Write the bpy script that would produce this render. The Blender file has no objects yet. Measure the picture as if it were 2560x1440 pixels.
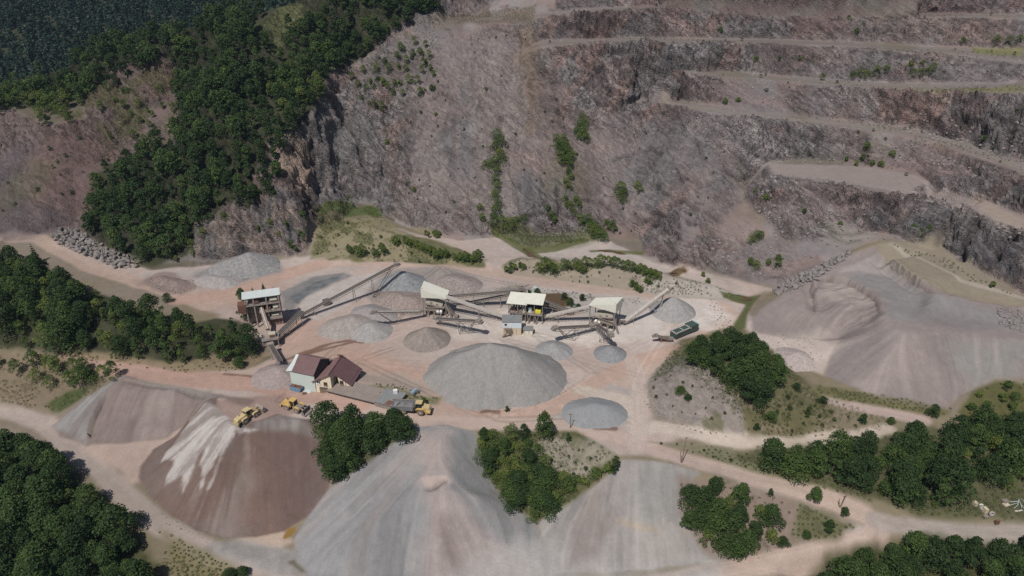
import bpy, math, random
import numpy as np
from mathutils import Vector, Matrix
from mathutils.geometry import delaunay_2d_cdt
R = math.radians
random.seed(7); RNG = np.random.default_rng(11)
scene = bpy.context.scene
COL = scene.collection

# ------------------------------------------------------------------ camera
CAM_H = 140.0; PITCH = R(28.0); FPX = 1730.0       # a drone 140 m above the quarry yard
cd = bpy.data.cameras.new("camera"); cam = bpy.data.objects.new("camera", cd); COL.objects.link(cam)
cam.location = (0, 0, CAM_H); cam.rotation_euler = (math.pi/2 - PITCH, 0, 0)
cd.sensor_width = 36; cd.lens = 36*FPX/2560; cd.clip_start = 1; cd.clip_end = 6000
scene.camera = cam
# ------------------------------------------------------------------ light
SUN_EL = R(56); SUN_AZ = R(205)                    # sun behind the drone and to its left
sd = bpy.data.lights.new("sun", 'SUN'); sun = bpy.data.objects.new("sun", sd); COL.objects.link(sun)
sd.energy = 4.0; sd.angle = R(0.53); sd.color = (1.0, 0.95, 0.88)
sv = Vector((math.sin(SUN_AZ)*math.cos(SUN_EL), math.cos(SUN_AZ)*math.cos(SUN_EL), math.sin(SUN_EL)))
sun.rotation_euler = sv.to_track_quat('Z', 'Y').to_euler(); sun.location = (-100, -200, 400)
world = bpy.data.worlds.new("World"); scene.world = world; world.use_nodes = True
wn = world.node_tree; bg = wn.nodes['Background']; sky = wn.nodes.new('ShaderNodeTexSky')
sky.sky_type = 'NISHITA'; sky.sun_disc = False; sky.sun_elevation = SUN_EL; sky.sun_rotation = SUN_AZ
wn.links.new(sky.outputs[0], bg.inputs[0]); bg.inputs[1].default_value = 0.065
scene.view_settings.view_transform = 'Standard'; scene.view_settings.look = 'None'
scene.view_settings.exposure = 0.0; scene.view_settings.gamma = 1
scene.cycles.use_denoising = False; scene.cycles.max_bounces = 4; scene.cycles.diffuse_bounces = 2; scene.cycles.transmission_bounces = 2

# ------------------------------------------------------------------ photo ray -> point of the place
CP, SP = math.cos(PITCH), math.sin(PITCH)
def ray(px, py):
    u = (px-1280)/FPX; v = (720-py)/FPX
    return np.array([u, CP + v*SP, -SP + v*CP])
def P(px, py, z):
    d = ray(px, py); t = (z-CAM_H)/d[2]
    return (d[0]*t, d[1]*t, z)

# ------------------------------------------------------------------ noise
def _h(ix, iy, seed):
    n = (ix.astype(np.int64)*374761393 + iy.astype(np.int64)*668265263 + seed*974711) & 0x7fffffff
    n = ((n ^ (n >> 13))*1274126177) & 0x7fffffff
    n = n ^ (n >> 16)
    return (n & 0xffff)/65535.0
def vnoise(x, y, seed=0):
    xi = np.floor(x); yi = np.floor(y); fx = x-xi; fy = y-yi
    fx = fx*fx*fx*(fx*(fx*6-15)+10); fy = fy*fy*fy*(fy*(fy*6-15)+10)
    xi = xi.astype(np.int64); yi = yi.astype(np.int64)
    a = _h(xi, yi, seed); b = _h(xi+1, yi, seed); c = _h(xi, yi+1, seed); d = _h(xi+1, yi+1, seed)
    return (a*(1-fx)+b*fx)*(1-fy) + (c*(1-fx)+d*fx)*fy
def fbm(x, y, sc, octv=4, seed=0, gain=.5, ridged=False):
    s = 0; a = 1; t = 0; f = 1.0/sc
    for o in range(octv):
        n = vnoise(x*f+o*17.3, y*f-o*9.1, seed+o*7)
        if ridged: n = 1-abs(2*n-1)
        s = s + a*n; t += a; a *= gain; f *= 2.03
    return s/t
def sstep(a, b, x):
    t = np.clip((x-a)/(b-a), 0, 1); return t*t*(3-2*t)

# ------------------------------------------------------------------ terrain control lines  (photo x, photo y, height)
LINES = [
 # low track, bottom left
 [(-250,960,-12),(0,1030,-12.5),(130,1075,-12.5),(240,1150,-12.5),(290,1200,-13),(400,1295,-15),(560,1380,-17),(720,1440,-18.5),(900,1620,-20)],
 [(-250,1010,-12),(0,1060,-12.5),(110,1110,-12.5),(230,1215,-13.5),(330,1310,-15.5),(470,1390,-17.5),(620,1440,-18.5),(760,1620,-20)],
 [(-250,985,-11),(0,1005,-11.5),(130,1035,-12)],
 # bottom left wood
 [(-300,1100,-14),(0,1180,-16),(150,1300,-18),(350,1440,-20)],
 [(-300,1300,-21),(0,1440,-23),(300,1620,-24)],
 # heap B crest, cut, floor
 [(300,938,0),(320,948,0),(375,962,0),(440,968,0),(500,975,-.3),(545,990,-.5)],
 [(255,985,-2),(235,1030,-5.5),(222,1075,-9)],
 [(232,1000,-4),(212,1040,-7),(190,1070,-10)],
 [(128,1062,-12),(160,1090,-12.3),(215,1112,-12.3)],
 [(240,1112,-11),(300,1108,-10.6),(360,1106,-10.5),(410,1090,-10)],
 [(262,1135,-11.2),(330,1160,-11.8),(345,1195,-12.3)],
 [(470,1040,-6.5),(500,1010,-3)],
 # heap A crest and toe
 [(520,1000,-.3),(525,1035,-.2),(560,1060,0),(592,1068,.6),(650,1055,.8),(690,1038,.8),(735,1055,.2),(770,1060,0)],
 [(440,1085,-9),(385,1120,-11),(356,1165,-12),(352,1195,-12.3),(375,1235,-13.5),(420,1280,-15),(490,1320,-16.2),(560,1342,-17),(640,1340,-17),(710,1325,-17.2),(780,1280,-15.5),(820,1220,-12),(828,1165,-8.5),(800,1100,-3.5)],
 # C heap ridge
 [(1030,1068,0),(1110,1062,.8),(1185,1078,0)],
 [(1110,1062,.8),(1103,1100,.4),(1095,1150,-1.6),(1088,1200,-3.8)],
 [(1052,1196,-4),(1058,1215,-4.6),(1122,1196,-4),(1118,1222,-4.8)],
 [(1085,1440,-17),(1080,1500,-20)],
 [(1030,1075,-.3),(930,1145,-6),(830,1212,-11),(775,1285,-15.8),(735,1345,-17.4),(745,1400,-18.2),(770,1440,-18.8),(800,1600,-20)],
 [(1180,1085,-.3),(1215,1160,-7),(1240,1225,-11.5),(1290,1270,-13.5),(1337,1305,-15),(1360,1370,-16.2),(1380,1440,-17.8),(1390,1600,-19)],
 # gully sides between C and D
 [(1200,1085,0),(1300,1078,0),(1430,1085,0),(1545,1140,0)],
 [(1545,1165,-1.5),(1470,1225,-7),(1400,1270,-11.5),(1345,1303,-15)],
 # D heap
 [(1555,1148,0),(1620,1152,0),(1690,1165,-.4),(1760,1182,-1)],
 [(1440,1440,-18),(1560,1425,-17.5),(1700,1415,-17),(1800,1395,-16.5)],
 [(1760,1182,-1),(1700,1260,-8),(1760,1370,-15),(1800,1395,-16.5)],
 # vegetated bank right of D
 [(1790,1195,-1.5),(1870,1220,-3.5),(1990,1250,-5.5)],
 [(1850,1380,-15),(1960,1330,-12),(2080,1345,-11)],
 # tracks right
 [(1560,1095,0),(1640,1125,-.2),(1700,1142,-.8),(1850,1192,-3),(2000,1225,-5),(2090,1250,-6.5),(2160,1275,-8),(2200,1315,-9.2),(2180,1350,-10.5),(2080,1370,-12),(1900,1405,-14.5),(1700,1450,-17.2),(1500,1600,-19)],
 [(1640,1112,-.2),(1700,1126,-.8),(1850,1176,-3),(2000,1208,-5)],
 [(2160,1270,-8),(2300,1305,-9.5),(2560,1325,-11),(2800,1290,-11)],
 [(2240,1330,-9.8),(2400,1340,-10.5),(2560,1348,-11.5),(2800,1320,-12)],
 [(2000,1440,-19),(2200,1420,-18),(2400,1420,-18),(2560,1410,-17),(2800,1390,-17)],
 [(2000,1620,-22),(2560,1600,-22),(2900,1550,-22)],
 [(1640,1065,0),(1740,1088,0),(1830,1102,-.4),(1910,1110,-1),(2000,1108,-1.8),(2130,1095,-2),(2230,1075,-2.2),(2310,1058,-2.2)],
 [(1950,1150,-2.5),(2100,1170,-4),(2300,1200,-5.5),(2560,1200,-6)],
 [(2000,1196,-4.2),(2150,1250,-6.5),(2300,1285,-8.5),(2560,1300,-9.5)],
 [(2030,985,0),(2070,1000,-.2),(2200,1030,-1.4),(2310,1055,-2.2),(2400,1085,-3),(2700,1120,-4)],
 [(2050,975,.3),(2200,1008,-.6),(2330,1035,-1.6)],
 [(2385,1030,-.5),(2420,985,3.5),(2490,955,5.5),(2560,958,6),(2700,960,6)],
 [(2400,1045,-1.2),(2480,1020,2),(2560,1040,1)],
 # yard
 [(650,940,0),(800,1000,0),(1000,1045,0),(1200,1062,0),(1420,1070,0),(1540,1090,0)],
 [(700,850,0),(900,870,0),(1100,930,0),(1350,1000,0),(1600,1020,0)],
 [(760,780,0),(1000,810,0),(1250,860,0),(1600,860,0),(1800,820,0)],
 [(640,730,0),(900,700,0),(1200,730,0),(1500,770,0),(1800,770,0)],
 [(760,672,0),(900,655,0),(1060,655,0),(1200,672,0),(1400,702,0),(1640,738,0),(1800,745,0)],
 [(180,885,0),(300,915,0),(500,945,0),(640,958,0)],
 [(180,905,-.2),(300,930,-.2),(420,955,0)],
 # bank between front road and low track, left
 [(-250,850,0),(0,880,0),(180,895,0)],
 [(-200,930,-5),(0,950,-6),(130,965,-6),(240,955,-3)],
 # raised terrace behind the long low building
 [(838,970,2.1),(880,972,2.2),(950,984,2.2),(1010,998,1.5)],[(882,950,2.0),(960,960,1.9),(1040,978,1.2)],[(862,968,2.2),(880,960,2.2)],[(880,930,.2),(1000,950,.2),(1085,985,0)],[(800,990,0),(815,998,0),(950,1036,0),(1060,1048,0)],
 # M knob
 [(1700,850,0),(1850,812,0),(1960,880,0),(2000,935,.5)],
 [(1690,915,3),(1735,895,7.5),(1820,885,10.5),(1890,905,9.5),(1930,950,7),(1935,990,5)],
 [(1690,945,5),(1715,978,5),(1790,1005,5.2),(1850,1030,4.2)],
 [(1640,925,0),(1612,965,0),(1608,990,0),(1630,1030,0),(1690,1060,0),(1760,1080,0),(1840,1096,0),(1920,1100,-.8),(1990,1095,-1.5)],
 [(2000,1000,2),(2060,1040,0)],[(2000,960,2.5),(2040,1000,.5)],
 # heap E
 [(1832,832,0),(1860,800,.2),(1885,760,.4),(1905,742,.8),(1960,722,2),(2040,676,8),(2120,630,14),(2190,598,18)],
 [(1880,800,1.5),(1905,768,2.8),(1990,715,6.5),(2060,668,11.3),(2150,622,16.3),(2205,608,18.2)],
 [(1850,840,0),(1900,850,0),(1960,905,0),(1990,935,0)],
 [(2030,700,9),(2070,692,10.5),(2110,694,11.8),(2160,715,12.8),(2195,745,13.2),(2205,790,13.2)],
 [(2022,716,7.5),(2030,755,5.5),(2075,775,6.2),(2120,792,6.6),(2155,805,7.5),(2200,816,11)],
 [(1960,850,.3),(2030,845,.8),(2090,850,1.2),(2110,835,3)],
 [(2060,880,2.2),(2110,850,6),(2180,828,9.5),(2225,808,12.8)],
 [(2225,808,12.8),(2300,790,13.2),(2420,800,13.5),(2560,815,14),(2700,830,14)],
 [(2260,835,12),(2400,835,12.6),(2560,850,13)],
 [(2050,935,.2),(2120,965,.2),(2200,1000,0),(2300,1022,-.8),(2370,1022,-.8),(2400,990,2),(2470,958,4.5)],
 [(2185,660,12.5),(2230,690,13),(2300,735,13.2),(2400,755,13.4),(2500,768,13.6),(2560,780,14)],
 [(2200,640,17.5),(2240,660,17.8),(2300,700,17.6),(2340,728,17),(2400,742,16.5),(2500,755,16),(2560,765,15.5)],
 [(2230,600,18),(2300,612,17.5),(2350,640,17),(2420,685,16.6),(2490,720,16.2),(2560,755,16)],
 # cliff foot / faces right
 [(2320,575,18.5),(2350,605,17.5),(2400,640,17),(2480,692,16.5),(2560,735,16.2),(2750,820,16)],
 [(1940,440,34),(2085,456,34.5),(2210,486,35),(2350,502,35),(2440,534,34.5),(2510,556,34),(2560,578,33.5),(2750,660,33)],
 [(1920,404,35),(2030,398,35.4),(2135,412,35.8),(2260,430,36),(2360,468,35.6),(2440,493,35.4),(2560,538,34.8),(2750,610,34)],
 [(1560,268,50),(1600,262,52),(1660,257,55),(1810,288,54),(1940,303,52),(2110,319,48.3),(2260,336,47.8),(2360,358,47.5),(2440,388,47.2),(2510,414,47),(2560,440,46.7),(2750,530,46)],
 [(1600,246,52.3),(1660,243,55.4),(1810,270,54.3),(1940,287,52.3),(2110,302,48.6),(2260,316,48.1),(2360,332,47.8),(2440,360,47.6),(2510,384,47.4),(2560,408,47.1),(2750,490,46.5)],
 [(1660,192,67),(1780,190,66.5),(1880,195,65.3),(1940,203,64.4),(2110,217,62.5),(2310,231,63.8),(2440,236,66.6),(2560,238,69.5),(2750,240,74)],
 [(1660,176,67.3),(1780,178,66.8),(1880,183,65.6),(1940,190,64.6),(2110,202,62.8),(2310,210,64.2),(2440,212,67),(2560,208,70),(2750,200,74.5)],
 [(1360,118,79.5),(1500,108,80.5),(1700,108,80.6),(1890,108,79.4),(2110,117,77.8),(2260,130,77.6),(2410,137,77.7),(2560,156,77.9),(2750,170,79)],
 [(1360,100,80.2),(1500,92,81),(1700,95,80.9),(1890,98,79.7),(2110,104,78.1),(2260,114,77.9),(2410,118,78),(2560,130,78.2),(2750,140,79.3)],
 [(1340,50,90),(1500,30,94),(1660,20,95.4),(1890,33,92.6),(2110,39,90.5),(2260,42,91),(2410,44,92),(2560,46,92.7),(2750,50,94)],
 [(1340,38,91),(1500,20,94.4),(1660,10,95.7),(1890,24,92.9),(2110,30,90.8),(2260,33,91.3),(2410,33,92.3),(2560,34,93),(2750,38,94.3)],
 [(1300,-60,108),(1700,-60,110.5),(2200,-60,109),(2700,-60,110)],[(1300,-130,124),(1700,-130,126),(2200,-130,126),(2700,-130,126)],
 # wall foot centre to right
 [(960,540,4),(1060,585,2.5),(1150,600,2),(1235,588,1),(1350,585,1),(1500,585,1.2),(1560,610,1.2),(1640,650,1.2),(1760,690,.8),(1870,705,.8),(1950,718,1.5)],
 [(1250,605,.6),(1340,630,.4),(1500,640,.5),(1700,690,.4),(1900,750,.2)],
 [(1700,560,14.5),(1850,600,11.5),(2000,600,14.5),(2120,600,16.5)],
 [(1700,400,35),(1800,440,31),(1850,480,24.5),(1900,530,19.5)],
 [(2020,480,30),(2100,520,25),(2150,570,19.5),(2250,585,19)],
 # wall columns centre
 [(960,540,4),(960,450,18),(960,350,35),(960,230,57),(960,112,77.5)],
 [(1120,590,2.2),(1120,470,21),(1120,350,38.5),(1120,200,63),(1120,70,85)],
 [(1280,590,1.5),(1280,400,30.4),(1280,230,57.7),(1280,64,87)],
 [(1500,585,1.2),(1500,400,30),(1500,300,45)],
 [(1600,600,1.2),(1600,400,30),(1600,300,45)],
 [(1700,690,.8),(1700,560,14.5)],
 [(1090,62,86),(1180,56,87.5),(1330,60,88)],
 [(1090,48,87),(1180,40,88.5),(1330,40,90)],
 # spur
 [(190,565,5),(215,602,4),(290,642,3),(380,668,2.5),(470,657,2.5),(600,650,1.5),(700,645,1.5),(765,632,1.5)],
 [(470,600,8),(500,560,15),(560,505,23.5),(640,480,26.5),(700,490,25),(740,510,21)],
 [(765,632,1.5),(786,560,9),(800,500,17),(826,400,32),(852,300,44.5),(880,200,62)],
 [(550,350,45.2),(550,200,67.7),(600,100,84),(620,45,91)],
 [(672,345,47),(705,350,46),(735,340,47.5),(790,262,56.5),(825,180,67)],
 [(240,520,14),(290,430,27),(430,370,38),(450,300,46.5),(455,200,62)],
 [(350,560,13),(400,480,24),(500,420,35)],
 # left bowl
 [(-300,600,8),(0,592,7),(100,572,7),(195,556,6.5)],
 [(-300,430,31),(0,420,30),(150,420,30),(280,405,27.5)],
 [(-300,290,52),(0,262,53),(70,242,54.5),(230,214,56.5),(330,188,60),(430,168,65)],
 [(120,310,46),(300,290,47.5),(400,260,52)],
 # ridge behind the bowl, then the valley
 [(-300,260,56),(0,228,58.5),(200,155,69),(400,88,84),(600,44,92),(760,0,100),(900,-40,107)],
 [(840,165,68.5),(900,130,73.5),(960,105,78.5),(1080,25,93),(1100,-40,106)],
 # mound and berm in front of the wall
 [(785,525,8.5),(850,505,10),(930,515,9),(960,540,6)],
 [(800,560,7),(900,570,7),(1000,590,4.5),(1100,625,3),(1220,655,1.5)],
 [(780,648,.8),(900,650,1),(1000,655,.8),(1130,668,.3),(1210,668,.3)],
 [(1262,662,.5),(1300,648,3),(1380,652,3.6),(1500,660,3.6),(1640,682,3.6),(1720,698,3.2),(1800,715,2.6),(1850,740,1)],
 [(1262,640,.6),(1400,642,.6),(1560,648,.6),(1680,672,.5),(1820,700,.3),(1880,742,.2)],
 [(1270,682,.3),(1400,696,.3),(1560,718,.4),(1700,732,.4),(1790,745,.3)],
 # rear track and left wooded ridge
 [(-250,600,5),(0,602,5),(100,588,4.5),(170,590,4),(250,660,3),(350,690,2),(450,722,1),(520,755,0),(600,730,0)],
 [(-250,650,4.5),(0,650,4.5),(90,655,4),(200,725,3),(330,765,2),(450,805,1),(580,835,0)],
 [(-250,740,11),(0,745,10.5),(150,775,9.5),(300,815,7.5),(450,860,4.5),(600,880,1.5)],
 [(-250,850,1),(0,866,.8),(250,890,.6),(500,925,.6),(620,915,.5),(690,885,.3)],
 [(-250,820,3.5),(0,835,3.5),(250,865,3),(500,900,2)],
]
RAW = [(-1500,60,-25),(-500,60,-25),(0,60,-22),(500,60,-25),(1500,60,-25),(-1500,200,-10),(-500,200,-8),(-420,300,20),(-480,380,55),
       (-1500,520,10),(-700,520,8),(-450,540,10),(-250,560,30),(-1500,750,60),(-800,760,62),(-400,760,66),(-100,700,90),
       (-1500,1300,190),(-800,1300,195),(-300,1300,190),(400,1300,190),(1500,1300,190),
       (0,560,122),(300,560,128),(600,520,125),(1500,600,130),(500,300,80),(1500,300,80),(450,200,5),(1500,200,0),(0,800,135),(600,900,150),(60,480,106)]

def densify(l, step=3.0):
    out = []
    pts = [np.array(P(*p)) for p in l]
    for a, b in zip(pts[:-1], pts[1:]):
        n = max(1, int(np.linalg.norm((b-a)[:2])/step))
        for k in range(n): out.append(a+(b-a)*k/n)
    out.append(pts[-1]); return out
pts = []
for l in LINES: pts += densify(l)
pts += [np.array(p, float) for p in RAW]
pts = np.array(pts)
key = np.round(pts[:, :2]/.8).astype(int); _, ui = np.unique(key, axis=0, return_index=True); pts = pts[np.sort(ui)]
cent = pts[:, :2].mean(0)
res = delaunay_2d_cdt([Vector((float(p[0]-cent[0]), float(p[1]-cent[1]))) for p in pts], [], [], 0, 1e-4)
tv = np.array([(v[0]+cent[0], v[1]+cent[1]) for v in res[0]]); tz = np.array([pts[o[0], 2] if o else 0 for o in res[3]]); tf = [f for f in res[2] if len(f) == 3]

def spaced(a, b, step, lo, hi, grow=1.045):
    core = list(np.arange(a, b+.001, step)); s = step; x = a; left = []
    while x > lo: s = min(s*grow, 12); x -= s; left.append(x)
    s = step; x = b; right = []
    while x < hi: s = min(s*grow, 12); x += s; right.append(x)
    return np.array(left[::-1]+core+right)
GX = spaced(-265, 245, .6, -1200, 900); GY = spaced(122, 432, .52, 80, 1250)
NX, NY = len(GX), len(GY)
X, Y = np.meshgrid(GX, GY)                                   # [iy, ix]
Z = np.full((NY, NX), np.nan)
for f in tf:
    a, b, c = tv[f[0]], tv[f[1]], tv[f[2]]
    x0, x1 = min(a[0], b[0], c[0]), max(a[0], b[0], c[0]); y0, y1 = min(a[1], b[1], c[1]), max(a[1], b[1], c[1])
    i0, i1 = np.searchsorted(GX, x0-1e-6), np.searchsorted(GX, x1+1e-6); j0, j1 = np.searchsorted(GY, y0-1e-6), np.searchsorted(GY, y1+1e-6)
    if i1 <= i0 or j1 <= j0: continue
    den = (b[1]-c[1])*(a[0]-c[0])+(c[0]-b[0])*(a[1]-c[1])
    if abs(den) < 1e-9: continue
    xs = X[j0:j1, i0:i1]; ys = Y[j0:j1, i0:i1]
    w0 = ((b[1]-c[1])*(xs-c[0])+(c[0]-b[0])*(ys-c[1]))/den; w1 = ((c[1]-a[1])*(xs-c[0])+(a[0]-c[0])*(ys-c[1]))/den; w2 = 1-w0-w1
    m = (w0 >= -1e-5) & (w1 >= -1e-5) & (w2 >= -1e-5)
    sub = Z[j0:j1, i0:i1]; sub[m] = (w0*tz[f[0]]+w1*tz[f[1]]+w2*tz[f[2]])[m]
Z = np.where(np.isnan(Z), -20, Z)
def blur(A, r, n=1):
    for _ in range(n):
        for ax in (0, 1):
            pad = [(0, 0), (0, 0)]; pad[ax] = (r+1, r)
            c = np.cumsum(np.pad(A, pad, mode='edge'), axis=ax)
            A = (c[2*r+1:, :]-c[:-2*r-1, :])/(2*r+1) if ax == 0 else (c[:, 2*r+1:]-c[:, :-2*r-1])/(2*r+1)
    return A
Z0 = blur(Z, 1, 3)
def interp(A, x, y):
    fi = np.interp(x, GX, np.arange(NX)); fj = np.interp(y, GY, np.arange(NY))
    i = np.clip(fi.astype(int), 0, NX-2); j = np.clip(fj.astype(int), 0, NY-2); a = fi-i; b = fj-j
    return (A[j, i]*(1-a)+A[j, i+1]*a)*(1-b)+(A[j+1, i]*(1-a)+A[j+1, i+1]*a)*b
TS = np.concatenate([np.arange(130, 560, .8), np.arange(560, 1500, 4)])
def hit(px, py, A=None):
    """where the sight line through a photo point meets the ground"""
    A = ZT if A is None else A
    d = ray(px, py); xs = d[0]*TS; ys = d[1]*TS; zs = CAM_H+d[2]*TS
    diff = zs-interp(A, xs, ys); k = np.argmax(diff < 0)
    if diff[k] >= 0: k = len(TS)-1
    k = max(k, 1); a = diff[k-1]/(diff[k-1]-diff[k]+1e-9); t = TS[k-1]+(TS[k]-TS[k-1])*a
    return np.array([d[0]*t, d[1]*t, CAM_H+d[2]*t])
ZT = Z0
def gz(x, y): return float(interp(ZT, np.array([x]), np.array([y]))[0])
def wpoly(pp): return np.array([hit(*p)[:2] for p in pp])
def sdf(poly):
    """signed distance (inside positive) on the grid, nan far away"""
    x0, y0 = poly.min(0)-12; x1, y1 = poly.max(0)+12
    i0, i1 = np.searchsorted(GX, x0), np.searchsorted(GX, x1); j0, j1 = np.searchsorted(GY, y0), np.searchsorted(GY, y1)
    xs = X[j0:j1, i0:i1]; ys = Y[j0:j1, i0:i1]; d2 = np.full(xs.shape, 1e9); ins = np.zeros(xs.shape, bool)
    n = len(poly)
    for k in range(n):
        a = poly[k]; b = poly[(k+1) % n]; e = b-a; wx = xs-a[0]; wy = ys-a[1]
        t = np.clip((wx*e[0]+wy*e[1])/(e@e+1e-9), 0, 1); d2 = np.minimum(d2, (wx-t*e[0])**2+(wy-t*e[1])**2)
        if a[1] != b[1]:
            c = ((a[1] > ys) != (b[1] > ys)) & (xs < (b[0]-a[0])*(ys-a[1])/(b[1]-a[1])+a[0]); ins ^= c
    return (j0, j1, i0, i1), np.where(ins, 1, -1)*np.sqrt(d2)
NA = fbm(X, Y, 9, 4, 3); NB = fbm(X, Y, 2.5, 3, 31); NC = fbm(X, Y, 40, 4, 77)
def pmask(pp, feather=2.0, wob=3.0, world_poly=False, wob2=0.0):
    poly = pp if world_poly else wpoly(pp)
    (j0, j1, i0, i1), s = sdf(poly); M = np.zeros((NY, NX), np.float32)
    s = s+(NA[j0:j1, i0:i1]-.5)*2*wob+(NB[j0:j1, i0:i1]-.5)*2*wob2
    M[j0:j1, i0:i1] = sstep(-feather/2, feather/2, s); return M
def lmask(pp, width, feather=1.5, wob=1.0):
    pl = wpoly(pp); M = np.zeros((NY, NX), np.float32); x0, y0 = pl.min(0)-width-8; x1, y1 = pl.max(0)+width+8
    i0, i1 = np.searchsorted(GX, x0), np.searchsorted(GX, x1); j0, j1 = np.searchsorted(GY, y0), np.searchsorted(GY, y1)
    xs = X[j0:j1, i0:i1]; ys = Y[j0:j1, i0:i1]; d2 = np.full(xs.shape, 1e9)
    for a, b in zip(pl[:-1], pl[1:]):
        e = b-a; wx = xs-a[0]; wy = ys-a[1]; t = np.clip((wx*e[0]+wy*e[1])/(e@e+1e-9), 0, 1)
        d2 = np.minimum(d2, (wx-t*e[0])**2+(wy-t*e[1])**2)
    s = width/2-np.sqrt(d2)+(NA[j0:j1, i0:i1]-.5)*2*wob
    M[j0:j1, i0:i1] = sstep(-feather/2, feather/2, s); return M
# ------------------------------------------------------------------ regions of the place
T_SEG = {}
HEAP_B = [(128,1066),(150,1092),(215,1114),(300,1110),(400,1098),(450,1070),(500,1015),(548,992),(500,975),(440,967),(375,961),(310,936),(270,960),(200,1005)]
HEAP_A = [(545,992),(505,1012),(470,1050),(440,1088),(385,1122),(354,1165),(350,1195),(373,1237),(420,1284),(490,1324),(560,1345),(640,1342),(710,1327),(780,1282),(822,1220),(830,1165),(800,1100),(775,1048),(735,1045),(690,1036),(650,1050),(592,1062),(560,1040),(540,1010)]
HEAP_C = [(1030,1068),(1110,1062),(1185,1078),(1215,1160),(1240,1225),(1290,1272),(1340,1306),(1362,1370),(1380,1439),(1390,1600),(800,1600),(770,1439),(745,1400),(733,1345),(775,1285),(830,1214),(930,1147)]
HEAP_D = [(1550,1148),(1545,1165),(1470,1225),(1400,1272),(1342,1306),(1362,1370),(1385,1435),(1560,1428),(1700,1417),(1800,1397),(1740,1320),(1700,1260),(1730,1200),(1760,1182),(1690,1163),(1620,1152)]
HEAP_E = [(1880,800),(1905,768),(1990,716),(2060,670),(2150,625),(2190,612),(2240,660),(2300,702),(2400,744),(2560,768),(2700,800),(2700,930),(2560,945),(2470,950),(2400,990),(2370,1020),(2300,1020),(2200,998),(2120,963),(2060,940),(2080,880),(2100,850),(2030,845),(1960,848),(1880,830)]
BIG_HEAP = [(1060,935),(1085,895),(1110,860),(1180,852),(1240,850),(1290,862),(1350,890),(1400,912),(1398,945),(1380,975),(1330,1005),(1270,1018),(1200,1005),(1130,980),(1085,955)]
mB = pmask(HEAP_B, 1.2, .6); mA = pmask(HEAP_A, .8, .5); mC = pmask(HEAP_C, .8, .5); mD = pmask(HEAP_D, .8, .6); mE = pmask(HEAP_E, 1.5, .8)
# ------------------------------------------------------------------ gullies: noise smeared down the slope
Zs = blur(Z0, 3, 1)
gxs = np.gradient(Zs, axis=1)/np.gradient(X, axis=1); gys = np.gradient(Zs, axis=0)/np.gradient(Y, axis=0)
SL = np.sqrt(gxs**2+gys**2); ux = gxs/(SL+1e-4); uy = gys/(SL+1e-4)
N0 = RNG.random((NY, NX)); N0 = blur(N0, 1, 1); N0 = (N0-N0.mean())/N0.std()
N1 = blur(RNG.random((NY, NX)), 3, 1); N1 = (N1-N1.mean())/N1.std()
ST = np.zeros((NY, NX)); px_, py_ = X.copy(), Y.copy(); qx, qy = X.copy(), Y.copy()
ux2 = blur(ux, 3); uy2 = blur(uy, 3)
for k in range(14):
    ST += interp(N0, px_, py_)+interp(N0, qx, qy)+1.2*(interp(N1, px_, py_)+interp(N1, qx, qy))
    a = interp(ux2, px_, py_); b = interp(uy2, px_, py_); px_ = px_+a*.9; py_ = py_+b*.9
    a = interp(ux2, qx, qy); b = interp(uy2, qx, qy); qx = qx-a*.9; qy = qy-b*.9
ST = (ST-ST.mean())/ST.std()
N2 = blur(RNG.random((NY, NX)), 7, 2); N2 = (N2-N2.mean())/N2.std(); ST2 = np.zeros((NY, NX)); px_, py_ = X.copy(), Y.copy(); qx, qy = X.copy(), Y.copy(); ux3 = blur(ux, 9, 2); uy3 = blur(uy, 9, 2)
for k in range(16):
    ST2 += interp(N2, px_, py_)+interp(N2, qx, qy); a = interp(ux3, px_, py_); b = interp(uy3, px_, py_); px_ = px_+a*2.4; py_ = py_+b*2.4; a = interp(ux3, qx, qy); b = interp(uy3, qx, qy); qx = qx-a*2.4; qy = qy-b*2.4
ST2 = (ST2-ST2.mean())/ST2.std()
N3 = RNG.random((NY, NX)); N3 = (N3-.5)/.29; ST3 = np.zeros((NY, NX)); px_, py_ = X.copy(), Y.copy(); qx, qy = X.copy(), Y.copy()
for k in range(18):
    ST3 += interp(N3, px_, py_)+interp(N3, qx, qy); a = interp(ux2, px_, py_); b = interp(uy2, px_, py_); px_ = px_+a*.55; py_ = py_+b*.55; a = interp(ux2, qx, qy); b = interp(uy2, qx, qy); qx = qx-a*.55; qy = qy-b*.55
ST3 = (ST3-ST3.mean())/ST3.std()
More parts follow.
